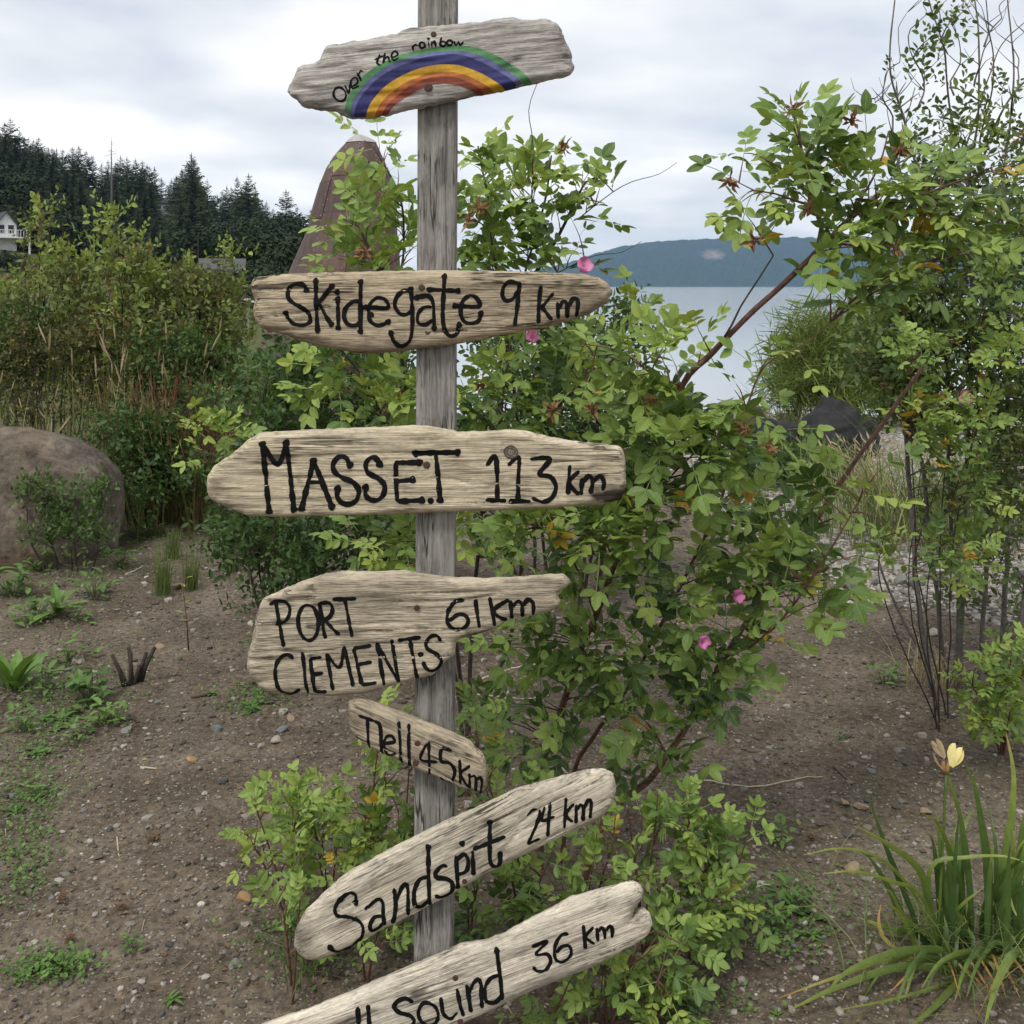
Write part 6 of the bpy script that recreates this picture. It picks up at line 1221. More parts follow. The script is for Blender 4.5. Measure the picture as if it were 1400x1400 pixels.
while cnt < 210:
    side = r.random()
    if side < 0.5: px, py = r.uniform(0, 470), r.uniform(800, 1398)
    else: px, py = r.uniform(920, 1400), r.uniform(930, 1398)
    if px > 1200 and py > 1250: continue
    s_ = 6 + 9 * r.random() ** 2.2; col = r.choice(['grey', 'pale', 'tan', 'dark', 'blue', 'grey'])
    lab = ('small %s pebble on the bare soil left of the signpost' if px < 600 else 'small %s pebble on the bare soil between the rose bush and the iris') % {'grey': 'grey', 'pale': 'pale', 'tan': 'tan', 'dark': 'dark', 'blue': 'bluish grey'}[col]
    pebble(px, py, s_, col, 100 + cnt, lab, 'loose pebbles on the soil'); cnt += 1
M_GRAV, t, b, o = new_mat('gravel_chips')
gr_ = ramp(t, [(0.0, (0.055, 0.045, 0.036)), (0.35, (0.10, 0.08, 0.062)), (0.6, (0.19, 0.165, 0.14)), (0.85, (0.33, 0.30, 0.26)), (1.0, (0.50, 0.47, 0.41))], attr(t, 'tint'))
t.links.new(gr_.outputs[0], b.inputs['Base Color']); b.inputs['Roughness'].default_value = 0.9
OCT, OF = ICO[1]
def chips(n, px, D, size, tint, seed, flat=0.6):
    r = np.random.default_rng(seed); x = (px - CX) / F * D; z_ = gh(x, D); nv = len(OCT)
    V = OCT[None] * r.uniform(0.65, 1.2, (n, nv, 1)) * r.uniform(.6, 1.25, (n, 1, 3)); V[..., 2] *= flat
    a_ = r.uniform(0, 6.28, n); c, s_ = np.cos(a_), np.sin(a_); Vx = V[..., 0] * c[:, None] - V[..., 1] * s_[:, None]; Vy = V[..., 0] * s_[:, None] + V[..., 1] * c[:, None]
    V = np.stack([Vx, Vy, V[..., 2]], -1) * size[:, None, None] + np.stack([x, D, z_ + size * flat * .25], -1)[:, None]
    return V.reshape(-1, 3), (OF[None] + (np.arange(n) * nv)[:, None, None]).reshape(-1, 3), np.repeat(tint, nv)
acc = Acc(); r = np.random.default_rng(17)
n = 42000; D = 2.0 * (9.0 / 2.0) ** r.random(n); px = r.uniform(-60, 1460, n); size = r.uniform(0.0014, 0.0038, n) * (1 + 2.6 * r.random(n) ** 6) * (0.75 + D / 5)
tint = np.clip(0.10 + r.beta(1.6, 3.4, n), 0, 1); V, f_, tt = chips(n, px, D, size, tint, 18); acc.add(V, [f_], tint=tt)
tag(obj('gravel', acc.mesh('gravel'), M_GRAV), 'fine gravel chips scattered over the brown soil', 'gravel', None, 'stuff')
acc = Acc(); n = 13000; D = 4.8 * (17 / 4.8) ** r.random(n); px = r.uniform(800, 1460, n); x = (px - CX) / F * D
keep = (sst(0.35, 1.6, (x - 0.85 + 0.5 * fbm(x * 0.6, D * 0.6, 21, 3))) * sst(4.9, 6.6, D + 0.9 * fbm(x, D, 5, 3)) > 0.3) | (D > 12.5)
px, D = px[keep], D[keep]; n = len(px); size = r.uniform(0.008, 0.020, n) * (1 + 1.2 * r.random(n) ** 6); V, f_, tt = chips(n, px, D, size, np.clip(r.beta(2.6, 1.6, n), 0.2, 1), 19); acc.add(V, [f_], tint=tt)
tag(obj('beach_gravel', acc.mesh('beach_gravel'), M_GRAV), 'pale grey beach gravel behind the rose bush', 'gravel', None, 'stuff')

# row of larger cobbles edging the beach
for k in range(26):
    px = 1165 + k * 9 + r.uniform(-5, 5); D = 6.1 + 0.25 * r.random() + 0.012 * k
    py = HY + CH * F / D; pebble(px, py, r.uniform(14, 26), r.choice(['grey', 'pale', 'grey', 'dark']), 400 + k, 'rounded cobble in the row edging the gravel behind the grey stems', 'cobbles edging the gravel', 0.7)

# ------------------------------------------------------------------ grasses
def blade(acc, p0, az, ln, lean, wd, tint, droop=0.6, seg=5, head=0.0, hw=1.0):
    d = np.array([math.cos(az), math.sin(az), 0.0]); s_ = np.array([-d[1], d[0], 0.0]); u = np.linspace(0, 1, seg + 1); c = p0 + np.outer(ln * (lean * u + droop * u ** 2.2), d) + np.outer(ln * (u - 0.45 * droop * u ** 2.4), [0, 0, 1.0])
    w_ = wd * np.where(u < 0.4, 0.75 + 0.6 * u, 1 - (u - 0.4) / 0.6) + 0.0004; V = np.stack([c + s_ * w_[:, None], c - s_ * w_[:, None]], 1).reshape(-1, 3); i = np.arange(seg) * 2
    acc.add(V, [np.stack([i, i + 1, i + 3, i + 2], -1)], tint=tint, mid=0.0)
    if head > 0:
        e = c[-1]; dr = unit(c[-1] - c[-2]); k_ = np.linspace(-1, 0.6, 5); hv, hf = tube(e + np.outer(k_ * head, dr), np.array([.15, .8, 1, .7, .1]) * head * .085 * hw, 4, False); acc.add(hv, hf, tint=min(1, 0.9 + 0.1 * np.random.default_rng(int(abs(az) * 1e4)).random()), mid=0.0)
def tuft(name, label, px, D, n, spread, ln, wd, tint, seed, droop=(0.2, 0.9), headp=0.0, headl=0.05, mat=None, cat='grass', hw=1.0, part='blades'):
    r = np.random.default_rng(seed); g_ = onG(px, D); a_ = Acc()
    for _ in range(n):
        off = r.normal(0, 1, 2) * spread; z_ = float(gh(g_[0] + off[0], g_[1] + off[1])) - g_[2]; hd = r.uniform(.7, 1.3) * headl if r.random() < headp else 0
        L_ = r.uniform(*ln); blade(a_, np.array([off[0], off[1], z_ - .01]), r.uniform(0, 6.28), L_, r.uniform(0, .25), wd * r.uniform(.6, 1.3), r.uniform(*tint), r.uniform(*droop) * (0.5 if hd else 1), 5, hd, hw)
    e = empty(name, g_, label, cat); o_ = obj(part, a_.mesh(name), mat or GRASSG, e); o_['kind'] = 'stuff'; return e
tuft('tall_grass', 'tall dry grass with pale seed heads in front of the left thicket', 205, 8.4, 300, .30, (0.55, 1.5), .004, (.25, .95), 1, (0.05, .35), .28, .09)
tuft('tall_grass', 'brown dry grass and stalks at the far left behind the boulder', 40, 8.4, 420, .5, (0.35, 1.1), .004, (.55, 1), 2, (0.1, .5), .15, .07)
tuft('tall_grass', 'green meadow grass behind the left shrubs near the sorrel', 270, 8.4, 420, .4, (0.4, .8), .005, (.05, .6), 3, (0.2, .7), .05, .06)
tuft('tall_grass', 'faded grass at the right end of the left thicket', 340, 8.8, 260, .3, (0.5, .9), .004, (.2, .8), 4, (0.1, .5), .1, .07)
tuft('red_sorrel', 'rust-red sorrel patch in front of the left thicket', 238, 8.2, 300, .24, (0.62, 1.05), .0016, (0, 1), 5, (0.02, .2), 1.0, .12, SORREL, 'weed', .42)
tuft('red_sorrel', 'smaller rust-red sorrel patch nearer the dark shrub', 288, 7.7, 170, .13, (0.5, .85), .0016, (0, 1), 6, (0.02, .2), 1.0, .11, SORREL, 'weed', .42)
tuft('dry_grass_tuft', 'pale dry drooping grass tuft in front of the large black rock', 1190, 9.0, 150, .10, (0.35, .6), .003, (.8, 1), 7, (0.6, 1.2), .7, .07)
tuft('dry_grass_tuft', 'small dry straw tuft at the foot of the grey stems', 1268, 4.75, 60, .06, (0.15, .3), .002, (.75, 1), 8, (0.3, 1.0), .1, .03)
tuft('meadow_grass', 'tall green grass behind the grey stems of the right shrub', 1225, 7.6, 520, .36, (0.4, .8), .004, (.1, .75), 9, (0.2, .8), .1, .05)
tuft('meadow_grass', 'grass at the right edge behind the tall shrub', 1370, 7.8, 420, .42, (0.5, 1.0), .004, (.1, .8), 10, (0.2, .8), .1, .05)
tuft('meadow_grass', 'thin grass on the beach above the low black rock', 1065, 13.0, 200, .35, (0.2, .42), .005, (.3, .9), 11, (0.2, .8), .1, .05)
tuft('grass_tuft', 'thin green grass tuft under the left end of the Sandspit board', 415, 2.72, 36, .025, (0.10, .20), .0016, (.1, .5), 12, (0.4, 1.1))
tuft('grass_tuft', 'low grass growing through the foot of the iris clump', 1330, 2.75, 160, .14, (0.12, .3), .0016, (.1, .7), 13, (0.4, 1.2))
for k, (px, D, h_, lab) in enumerate([(222, 6.1, .30, 'feathery horsetail, front one of the three on the left soil'), (236, 6.9, .24, 'feathery horsetail farthest back on the left soil'), (262, 6.2, .26, 'feathery horsetail right of the thin red stem'), (312, 6.6, .30, 'feathery horsetail at the edge of the dark shrub')]):
    tuft('horsetail', lab, px, D, 130, .022, (h_ * .4, h_), .0012, (0.25, .5), 40 + k, (0.02, .25), 0, .05, None, 'weed')

# ------------------------------------------------------------------ weeds
WSTEM = plain('weed_stem', (0.10, 0.12, 0.045), .8, .3, 30)
def weed(px, py, size, n, tint, seed, label, kind='rosette', mat=None, name='weed', group=None):
    """size in photo pixels across; each leaf is its own part"""
    g_ = G(px, py); S = size * g_[1] / F; r = np.random.default_rng(seed); e = empty(name, g_, label, 'weed', group); mat = mat or WEED
    nn_ = n if kind == 'dock' else int(n * (2.4 if kind == 'leafy' else 1.6))
    for k in range(nn_):
        az = k * 2.4 + r.uniform(-.5, .5); el = r.uniform(0.1, 0.6) if kind == 'rosette' else r.uniform(0.1, 0.8) if kind == 'leafy' else r.uniform(.5, 1.3); Ln = S * r.uniform(*{'rosette': (.2, .5), 'dock': (.4, .85), 'leafy': (.18, .36)}[kind])
        wr = {'rosette': .3, 'dock': .3, 'leafy': .45}[kind]; V, T, Q, M = leaflet(Ln, Ln * wr, r.uniform(.1, .5), r.uniform(.1, .6), r)
        d = np.array([math.cos(az) * math.cos(el), math.sin(az) * math.cos(el), math.sin(el)]); y_ = unit(np.cross([0, 0, 1.0], d)); z_ = np.cross(d, y_); A = np.stack([d, y_, z_], 1)
        off = np.array([r.normal(0, .22), r.normal(0, .22), 0]) * S if kind == 'leafy' else np.array([r.normal(0, .06), r.normal(0, .06), 0]) * S
        h0 = off + np.array([0, 0, 0.004 + (r.uniform(0, .55) * S if kind == 'leafy' else 0)])
        tn = float(np.clip(r.uniform(*tint), 0, 1)); obj('leaf', mesh_from('weed_leaf', V @ A.T + h0, [T, Q], False, dict(tint=np.full(len(V), tn), mid=M)), mat, e)
        if kind == 'leafy':
            tv, tf = tube([(off[0] * .3, off[1] * .3, -.01), (h0[0] * .8, h0[1] * .8, h0[2] * .6), tuple(h0)], [.008 * S, .006 * S, .004 * S], 3, False); obj('stem', mesh_from('weed_stem', tv, tf, True), WSTEM, e)
    return e
weed(22, 945, 105, 12, (.4, .85), 1, 'large bright dock plant with broad leaves at the left edge', 'dock', name='dock_plant')
weed(75, 840, 70, 10, (.45, .85), 2, 'upright bright green dock plant below the boulder', 'dock', name='dock_plant')
weed(20, 815, 70, 14, (.2, .6), 3, 'leafy green weed at the left edge under the boulder', 'leafy'); weed(130, 815, 55, 12, (.2, .6), 4, 'leafy weed right of the upright dock plant', 'leafy')
weed(45, 850, 60, 14, (.2, .6), 5, 'low leafy weed in front of the upright dock plant', 'leafy'); weed(110, 850, 40, 10, (.3, .6), 6, 'small leafy weed right of the low one by the dock', 'leafy')
weed(125, 960, 75, 18, (.05, .5), 7, 'dark leafy weed beside the cut black stump', 'leafy'); weed(155, 990, 60, 12, (.6, .85), 8, 'bright green sprig in front of the dark leafy weed', 'leafy')
weed(80, 985, 70, 16, (.15, .55), 9, 'low spreading weed left of the bright sprig', 'rosette'); weed(55, 1030, 50, 12, (.2, .6), 10, 'low spreading weed below the dock leaves', 'rosette'); weed(75, 1000, 36, 10, (.4, .7), 11, 'small pale rosette between the low spreading weeds', 'rosette')
weed(290, 948, 28, 9, (.5, .8), 12, 'small bright grass-green rosette alone left of the Port Clements board'); weed(345, 970, 50, 12, (.2, .5), 13, 'flat grey-green weed below the Port Clements board'); weed(203, 900, 24, 8, (.2, .5), 14, 'flat green rosette right of the cut black stump')
weed(180, 1300, 34, 10, (.4, .7), 15, 'small green sprout low on the left soil', 'leafy'); weed(55, 1325, 60, 12, (.3, .6), 16, 'low green weed near the bottom left'); weed(235, 1370, 40, 9, (.35, .6), 17, 'flat weed near the bottom edge left of the lowest board'); weed(50, 1090, 40, 10, (.4, .75), 18, 'bright small weed on the left soil under the spreading weeds', 'leafy'); weed(20, 1110, 40, 10, (.4, .6), 19, 'flat weed at the left edge of the soil')
for k, (px, py, lab) in enumerate([(85, 1235, 'red-leaved seedling at mid left of the soil'), (165, 1245, 'red-leaved seedling right of the other mid-left ones'), (95, 1288, 'red-leaved seedling lowest on the left soil'), (210, 1150, 'small red-leaved seedling above the green sprout'), (1110, 1150, 'red-leaved seedling on the right soil left of the iris')]): weed(px, py, 20, 13, (.95, 1), 30 + k, lab, 'leafy', name='red_seedling')
weed(1032, 1140, 28, 6, (.4, .6), 41, 'round-leaved green seedling right of the rose clump', 'rosette'); weed(1068, 1150, 46, 10, (.6, .85), 42, 'bright pinnate seedling right of the round-leaved one', 'leafy'); weed(1085, 1245, 70, 14, (.15, .5), 43, 'grey-green weed right of the low rose clump', 'leafy'); weed(1050, 1270, 60, 14, (.2, .55), 44, 'spreading weed at the foot of the low rose clump', 'leafy'); weed(1110, 1280, 46, 9, (.4, .7), 45, 'low green sprig reaching towards the iris', 'rosette'); weed(1060, 1390, 30, 6, (.4, .6), 46, 'tiny pale seedling near the bottom right soil', 'rosette')
weed(1210, 935, 46, 12, (.4, .75), 47, 'small green weed with yellow tips left of the tall shrub foot', 'leafy'); weed(1150, 1010, 26, 6, (.2, .4), 48, 'flat seedling on the soil right of the rose canes'); weed(640, 1290, 60, 14, (.2, .5), 49, 'ferny weed behind the lowest board right of the post', 'leafy'); weed(570, 1290, 40, 9, (.3, .6), 50, 'small weed at the foot of the post', 'leafy')
for k, (px, py, sz, lab) in enumerate([(15, 770, 60, 'leafy weed against the boulder at the left edge'), (165, 775, 46, 'leafy weed right of the boulder on bare soil'), (60, 780, 50, 'leafy weed under the middle of the boulder'), (100, 905, 50, 'green weed above the dark leafy one near the stump'), (60, 950, 60, 'green weed between the big dock and the dark leafy weed'), (30, 1000, 50, 'weed under the big dock at the left edge'), (200, 735, 46, 'leafy weed in the gap between boulder and dark shrub'), (270, 715, 50, 'leafy weed at the foot of the shrub left of the Masset board'), (110, 1010, 40, 'weed under the low spreading weeds by the stump')]): weed(px, py, sz, 12, (.2, .75), 70 + k, lab, 'leafy')
# low green creeping cover
a_ = Acc(); r = np.random.default_rng(3); n = 9500
reg = [(40, 800, 110, 45), (60, 830, 130, 60), (90, 940, 110, 70), (40, 1010, 90, 60), (30, 1180, 60, 60), (130, 740, 120, 25), (150, 770, 120, 30), (90, 960, 90, 50), (40, 1090, 70, 40), (350, 960, 60, 25), (300, 700, 140, 40), (70, 1330, 60, 25), (1080, 1260, 80, 60), (900, 1380, 120, 30), (450, 1290, 120, 50), (240, 730, 80, 30)]
for k in range(n):
    c = reg[r.integers(len(reg))]; px, py = c[0] + r.normal() * c[2] * .5, c[1] + r.normal() * c[3] * .5
    if py < 560: continue
    D = CH * F / (py - HY); x = (px - CX) / F * D; p_ = np.array([x, D, float(gh(x, D))]); s_ = r.uniform(.006, .016); az = r.uniform(0, 6.28); d = np.array([math.cos(az), math.sin(az), r.uniform(.1, .9)]) * s_; w_ = np.array([-d[1], d[0], 0]) * .45; h = np.array([0, 0, r.uniform(0, .03)])
    a_.add([p_ + h, p_ + h + d * .5 + w_, p_ + h + d, p_ + h + d * .5 - w_], [[(0, 1, 2, 3)]], tint=r.uniform(.1, .75), mid=0.0)
tag(obj('ground_cover', a_.mesh('ground_cover'), WEED), 'low creeping green weeds spread over the soil', 'ground cover', None, 'stuff')
# cut stump
g_ = G(180, 935); e = empty('cut_stump', g_, 'charred cut stump with short black stubs on the left soil', 'stump'); r = np.random.default_rng(8); CHAR = plain('charred_wood', (0.035, 0.025, 0.02), .9, .4, 60)
for dx_, dh, ln_ in [(-.07, -.5, .15), (-.02, -.15, .17), (.0, .1, .16), (.05, .4, .15), (.08, .25, .17), (-.05, -.7, .1), (.03, .6, .1)]:
    q = np.array([dx_ * .35, r.uniform(-.03, .03), -.02]); tv, tf = tube([q, q + [dx_ * .3, 0, ln_ * .5], q + [dx_ * .8, 0, ln_]], [.011, .009, .008], 7); obj('stub', mesh_from('stub', tv, tf, True), CHAR, e)
# thin stem sprout
g_ = G(258, 890); e = empty('sprout', g_, 'single thin reddish stem with few yellow leaves on the left soil', 'weed'); tv, tf = tube([(0, 0, -.01), (-.01, 0, .15), (-.035, 0, .36)], [.004, .003, .0015], 5); obj('stem', mesh_from('stem', tv, tf, True), BARK_RED, e)
for k in range(6):
    V, T, Q, M = leaflet(.035, .018); a0 = k * 2.4; d = unit([math.cos(a0), math.sin(a0), .4]); y_ = unit(np.cross([0, 0, 1.], d)); A = np.stack([d, y_, np.cross(d, y_)], 1); obj('leaf', mesh_from('leaf', V @ A.T + [-.03 + .003 * (5 - k), 0, .34 - .04 * k], [T, Q], False, dict(tint=np.full(len(V), .84), mid=M)), ROSE, e)
# fallen stalks
STRAW = plain('straw', (0.45, 0.38, 0.26), .8, .2, 60); DSTK = plain('dark_stick', (0.09, 0.07, 0.055), .9, .3, 40)
for k, (p_, rr_, mat, lab) in enumerate([([(940, 1066), (1010, 1075), (1090, 1066), (1125, 1063)], .0035, STRAW, 'long pale dry stalk lying on the soil right of the rose canes'), ([(650, 935), (700, 915), (800, 900), (860, 905)], .005, STRAW, 'pale dry stalk lying behind the post under the rose bush'), ([(640, 950), (700, 955), (750, 952)], .004, STRAW, 'shorter pale stalk below the other one behind the post'),
        ([(172, 787), (195, 775)], .006, STRAW, 'short pale stick on the soil below the boulder'), ([(190, 793), (215, 797)], .005, DSTK, 'short dark stick right of the pale one below the boulder'), ([(262, 955), (290, 950)], .008, DSTK, 'dark root piece beside the bright rosette'), ([(192, 1050), (214, 1052)], .004, STRAW, 'tiny pale stick among stones on the left soil'), ([(160, 1145), (163, 1172)], .0025, STRAW, 'thin upright-lying straw on the left soil'), ([(1100, 1245), (1130, 1262), (1150, 1275)], .006, DSTK, 'dark curved stick left of the iris clump'), ([(1140, 1050), (1165, 1075)], .006, DSTK, 'grey stick on the soil among pale pebbles right of the rose bush')]):
    q = [G(*z_) + [0, 0, rr_ * .9] for z_ in p_]; q = catmull(q, .03); q[:, 2] = gh(q[:, 0], q[:, 1]) + rr_ * .8; c0 = q.mean(0); tv, tf = tube(q - c0, np.linspace(rr_, rr_ * .6, len(q)), 6); tag(obj('fallen_stalk', mesh_from('stalk', tv, tf, True), mat, None, c0), lab, 'stalk')

# dry leaf litter and straw bits
a_ = Acc(); r = np.random.default_rng(61)
for k in range(2600):
    D = 2.2 * (7.5 / 2.2) ** r.random(); px = r.uniform(-30, 1430); x = (px - CX) / F * D; p_ = np.array([x, D, float(gh(x, D)) + .003]); az = r.uniform(0, 6.28)
    if r.random() < .55:
        L_ = r.uniform(.008, .045); d = np.array([math.cos(az), math.sin(az), r.uniform(-.1, .25)]) * L_; w_ = np.array([-math.sin(az), math.cos(az), 0]) * r.uniform(.0006, .0014); V = [p_ - d / 2 + w_, p_ - d / 2 - w_, p_ + d / 2 - w_, p_ + d / 2 + w_]
        a_.add(V, [[(0, 1, 2, 3)]], tint=r.uniform(.5, 1), mid=0.0)
    else:
        L_ = r.uniform(.008, .022); d = np.array([math.cos(az), math.sin(az), r.uniform(0, .4)]) * L_; w_ = np.array([-math.sin(az), math.cos(az), r.uniform(.1, .6)]) * L_ * .35
        a_.add([p_, p_ + d * .5 + w_, p_ + d, p_ + d * .5 - w_ * [1, 1, -1]], [[(0, 1, 2), (0, 2, 3)]], tint=r.uniform(0, .7), mid=0.0)
tag(obj('leaf_litter', a_.mesh('leaf_litter'), leaf_mat('litter', [(0, (0.07, 0.045, 0.03)), (.6, (0.20, 0.13, 0.075)), (1, (0.42, 0.34, 0.22))], .15, 0, .9)), 'dry leaf scraps and straw bits littering the soil', 'leaf litter', None, 'stuff')

# ------------------------------------------------------------------ iris clump
ID = 2.78; ib = onG(1335, ID)
iris = empty('iris_plant', ib, 'iris clump with long arching blades and one yellow flower at lower right', 'iris')
def zpt(x, y): return (1050 + x / 3.333, 980 + y / 3.333)
ri = np.random.default_rng(12)
def iblade(pts, D0, D1, w_, t0, t1, foldup=0.2):
    p = [P(*zpt(*q), D0 + (D1 - D0) * k / (len(pts) - 1)) for k, q in enumerate(pts)]; p = catmull(p, .022); n = len(p); u = np.linspace(0, 1, n)
    tn = unit(np.gradient(p, axis=0)); view = unit(p - CAMP); s_ = unit(np.cross(tn, view) + np.array([0, .25, 0])); nn = unit(np.cross(s_, tn))
    wd = w_ * np.minimum(1, .55 + u * 1.2) * np.clip((1 - u) / .45, 0, 1) ** .7 + .0004
    V = np.stack([p - s_ * wd[:, None] + nn * (wd * foldup)[:, None], p, p + s_ * wd[:, None] + nn * (wd * foldup)[:, None]], 1).reshape(-1, 3) - ib; i = np.arange(n - 1)[:, None] * 3; j = np.arange(2)[None]
    obj('leaf', mesh_from('iris_leaf', V, [np.stack([i + j, i + j + 1, i + 4 + j, i + 3 + j], -1).reshape(-1, 4)], True, dict(tint=np.repeat(t0 + (t1 - t0) * u ** 2.2, 3), mid=np.tile([0, .94, 0], n))), IRIS, iris)
B0 = lambda x: (x, 1110)
for pts, w_, t0, t1, dd_ in [([B0(800), (740, 880), (690, 700), (560, 590), (400, 495)], .0095, .4, .75, -.05), ([B0(740), (620, 800), (540, 600), (480, 430), (455, 345)], .007, .05, .3, 0), ([B0(930), (920, 800), (880, 480), (830, 300), (800, 225)], .008, .15, .7, 0), ([B0(1010), (1000, 700), (975, 500), (935, 290), (880, 185)], .0105, .2, .5, 0),
        ([B0(1080), (1070, 720), (1110, 450), (1118, 250), (1083, 65)], .0095, .35, 1.0, .05), ([B0(800), (700, 820), (560, 750), (400, 705), (250, 715)], .0045, .5, .9, -.1), ([B0(800), (660, 800), (500, 640), (330, 600), (160, 630)], .004, .5, .85, -.05), ([B0(820), (640, 950), (540, 760), (460, 640), (400, 600)], .009, .1, .3, .05),
        ([(960, 1120), (850, 1070), (600, 1070), (350, 1170), (250, 1300)], .0085, .4, .7, -.2), ([(960, 1150), (860, 1150), (600, 1140), (300, 1240), (90, 1340)], .008, .4, .75, -.25), ([(900, 1150), (600, 1100), (330, 1180), (40, 1285)], .004, .7, 1.0, -.2), ([(1260, 1180), (1200, 1090), (1120, 1085), (1050, 1200), (985, 1410)], .0125, .5, .66, -.35), ([(1000, 1120), (880, 1200), (760, 1320), (640, 1420)], .008, .5, .66, -.3),
        ([(760, 1000), (740, 690), (900, 640), (1080, 635), (1180, 668)], .005, .5, .85, -.05), ([(960, 1100), (860, 880), (900, 840), (985, 775)], .005, .5, .86, -.05), ([(1060, 1000), (1090, 900), (1085, 780), (1120, 880), (1158, 950)], .006, .4, .95, -.1), ([B0(860), (820, 860), (790, 660), (770, 420)], .007, .2, .6, .05), ([B0(1040), (1040, 640), (1020, 480), (1010, 400)], .006, .1, .4, .1), ([B0(1120), (1140, 700), (1160, 500), (1190, 380)], .010, .25, .6, 0), ([B0(700), (620, 930), (560, 860), (520, 850)], .006, .6, .88, -.05), ([B0(900), (640, 930), (560, 800), (500, 770)], .005, .4, .86, -.05), ([(980, 1200), (1080, 1080), (1167, 1060)], .003, .7, .9, -.1), ([(980, 1130), (880, 1190), (600, 1280), (300, 1340)], .003, .6, .8, -.25), ([B0(650), (520, 1000), (505, 900), (515, 850)], .005, .9, 1, .05)]:
    iblade(pts, ID, ID + dd_, w_, t0, t1)
for k in range(46):
    x0 = ri.uniform(760, 1180); top = ri.uniform(420, 950); lean = ri.normal(0, 130) + (x0 - 960) * .5
    iblade([(x0, 1130 + ri.uniform(-20, 60)), (x0 + lean * .15, 1100 - (1100 - top) * .5), (x0 + lean * .6, top + 60), (x0 + lean, top)], ID + ri.uniform(-.1, .15), ID + ri.uniform(-.15, .15), ri.uniform(.005, .0095), ri.uniform(.05, .4), ri.choice([.3, .5, .65, .95]))
for k in range(14):
    x0 = ri.uniform(800, 1160); sgn = ri.choice([-1, -1, 1]); L_ = ri.uniform(180, 420)
    iblade([(x0, 1150), (x0 + sgn * L_ * .35, 1080 + ri.uniform(-60, 40)), (x0 + sgn * L_ * .75, 1130 + ri.uniform(-20, 60)), (x0 + sgn * L_, 1260 + ri.uniform(-30, 80))], ID, ID - ri.uniform(.1, .35), ri.uniform(.004, .008), ri.uniform(.1, .5), ri.uniform(.4, .8))
for k in range(22):      # dead brown blades lying round the foot
    x0 = ri.uniform(780, 1180); sgn = ri.choice([-1, 1]); L_ = ri.uniform(80, 260)
    iblade([(x0, 1150), (x0 + sgn * L_ * .4, 1130 + ri.uniform(-40, 20)), (x0 + sgn * L_, 1230 + ri.uniform(-20, 60))], ID, ID - ri.uniform(0, .25), ri.uniform(.0025, .005), .93, 1.0)
stp = [P(*zpt(*q), ID) for q in [(775, 1120), (782, 880), (795, 600), (806, 400), (812, 260)]]; stp = catmull(stp, .03); tv, tf = tube(stp - ib, np.linspace(.0045, .0032, len(stp)), 7)
obj('flower_stem', mesh_from('flower_stem', tv, tf, True, dict(tint=np.full(len(tv), .5), mid=np.zeros(len(tv)))), IRIS, iris)
def petal_mesh(p0, p1, p2, w_, tint, bulge=.3):
    p = catmull([p0, p1, p2], .004); n = len(p); u = np.linspace(0, 1, n); tn = unit(np.gradient(p, axis=0)); s_ = unit(np.cross(tn, unit(p - CAMP))); nn = np.cross(s_, tn); wd = w_ * np.sin(np.clip(.12 + u * .95, 0, 1) * math.pi) ** .6 * (.35 + .65 * u)
    V = np.stack([p + s_ * (wd * q)[:, None] + nn * (wd * bulge * abs(q))[:, None] for q in (-1, -.5, 0, .5, 1)], 1).reshape(-1, 3) - ib; i = np.arange(n - 1)[:, None] * 5; j = np.arange(4)[None]
    return mesh_from('petal', V, [np.stack([i + j, i + j + 1, i + 6 + j, i + 5 + j], -1).reshape(-1, 4)], True, dict(tint=np.full(len(V), tint), mid=np.zeros(len(V))))
tv, tf = tube(np.array([P(*zpt(*q), ID) for q in [(812, 262), (818, 240), (826, 205)]]) - ib, [.004, .006, .004], 7); fl = obj('flower', mesh_from('ovary', tv, tf, True, dict(tint=np.full(len(tv), .95), mid=np.zeros(len(tv)))), IRIS, iris); fl['label'] = 'open pale yellow iris flower'
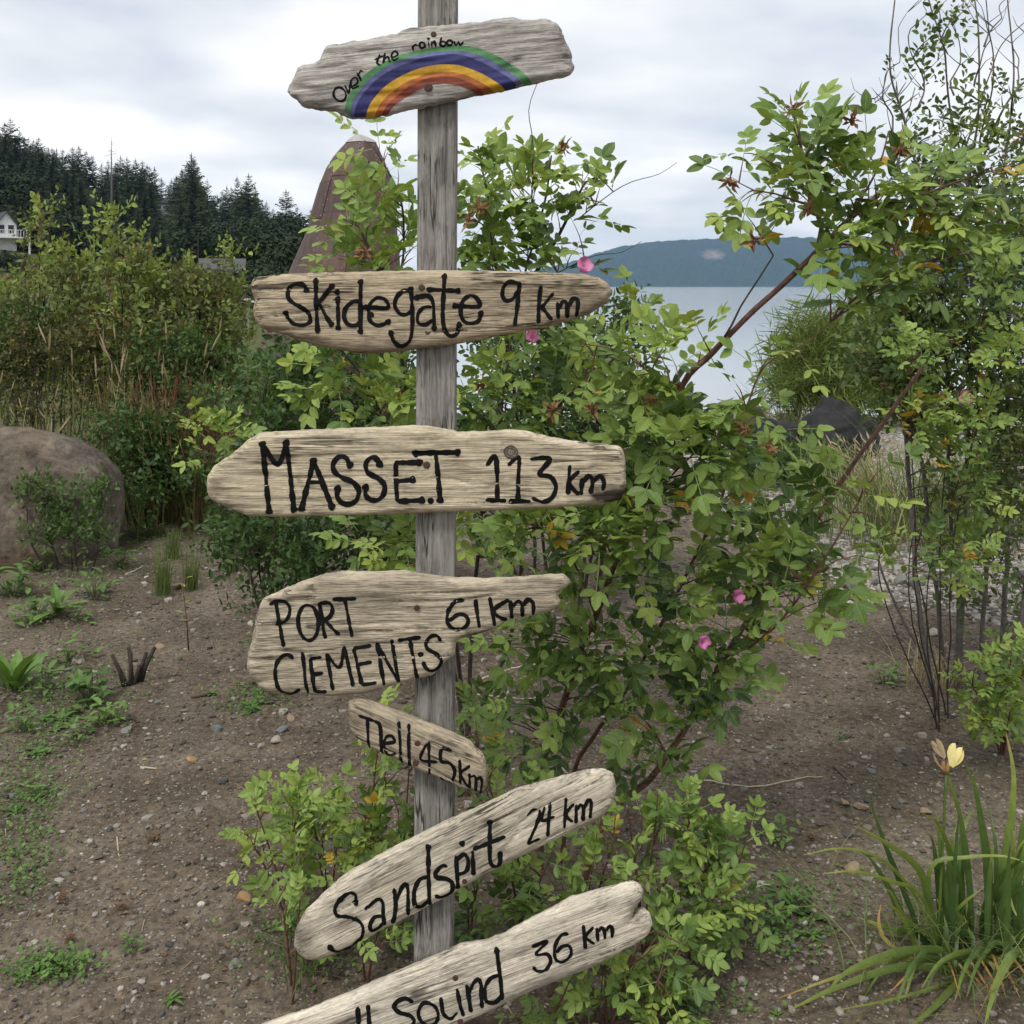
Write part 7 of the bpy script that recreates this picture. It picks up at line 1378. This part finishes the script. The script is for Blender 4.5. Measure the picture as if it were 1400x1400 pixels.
for pts, w_, tn_ in [([(835, 225), (845, 165), (830, 118)], .0135, .8), ([(840, 225), (868, 160), (890, 135)], .013, .9), ([(842, 230), (862, 175), (880, 165)], .012, .3), ([(832, 225), (838, 150), (858, 112)], .014, 1.0), ([(838, 230), (850, 190), (868, 150)], .011, .1), ([(836, 228), (830, 180), (822, 140)], .010, .6), ([(840, 228), (872, 195), (893, 150)], .010, .5)]:
    q = [P(*zpt(*z_), ID - .012 + .006 * k) for k, z_ in enumerate(pts)]; obj('petal', petal_mesh(*q, w_, tn_), PETALY, fl)
tv, tf = tube(np.array([P(*zpt(*q), ID) for q in [(806, 262), (798, 235), (800, 195)]]) - ib, [.004, .007, .004], 7); bu = obj('withered_flower', mesh_from('spathe', tv, tf, True, dict(tint=np.full(len(tv), .9), mid=np.zeros(len(tv)))), DRY, iris); bu['label'] = 'withered tan iris flower'
DRYP = leaf_mat('tan_dry_petal', [(0, (0.34, 0.22, 0.12)), (1, (0.62, 0.50, 0.34))], .3, 0)
for pts, w_, tn_ in [([(805, 190), (770, 150), (742, 100)], .010, .9), ([(808, 185), (785, 130), (765, 95)], .010, .6), ([(803, 192), (775, 145), (738, 118)], .008, .3), ([(800, 240), (775, 215), (748, 160)], .004, .2)]:
    obj('petal', petal_mesh(*[P(*zpt(*z_), ID - .01) for z_ in pts], w_, tn_), DRYP, bu)

# ------------------------------------------------------------------ haze over the inlet
hv, hf = boxv(-2400, 4300, -60, 7200, -12, 330)
m = bpy.data.materials.new('haze_air'); m.use_nodes = True; t = m.node_tree; t.nodes.clear()
o_ = t.nodes.new('ShaderNodeOutputMaterial'); pv = t.nodes.new('ShaderNodeVolumePrincipled'); pv.inputs['Density'].default_value = HAZE_D; pv.inputs['Color'].default_value = (0.42, 0.68, 1.0, 1); pv.inputs['Anisotropy'].default_value = 0.0
t.links.new(pv.outputs[0], o_.inputs['Volume'])
tag(obj('haze', mesh_from('haze', hv, hf), m), 'thin blue haze over the inlet', 'haze', None, 'stuff')
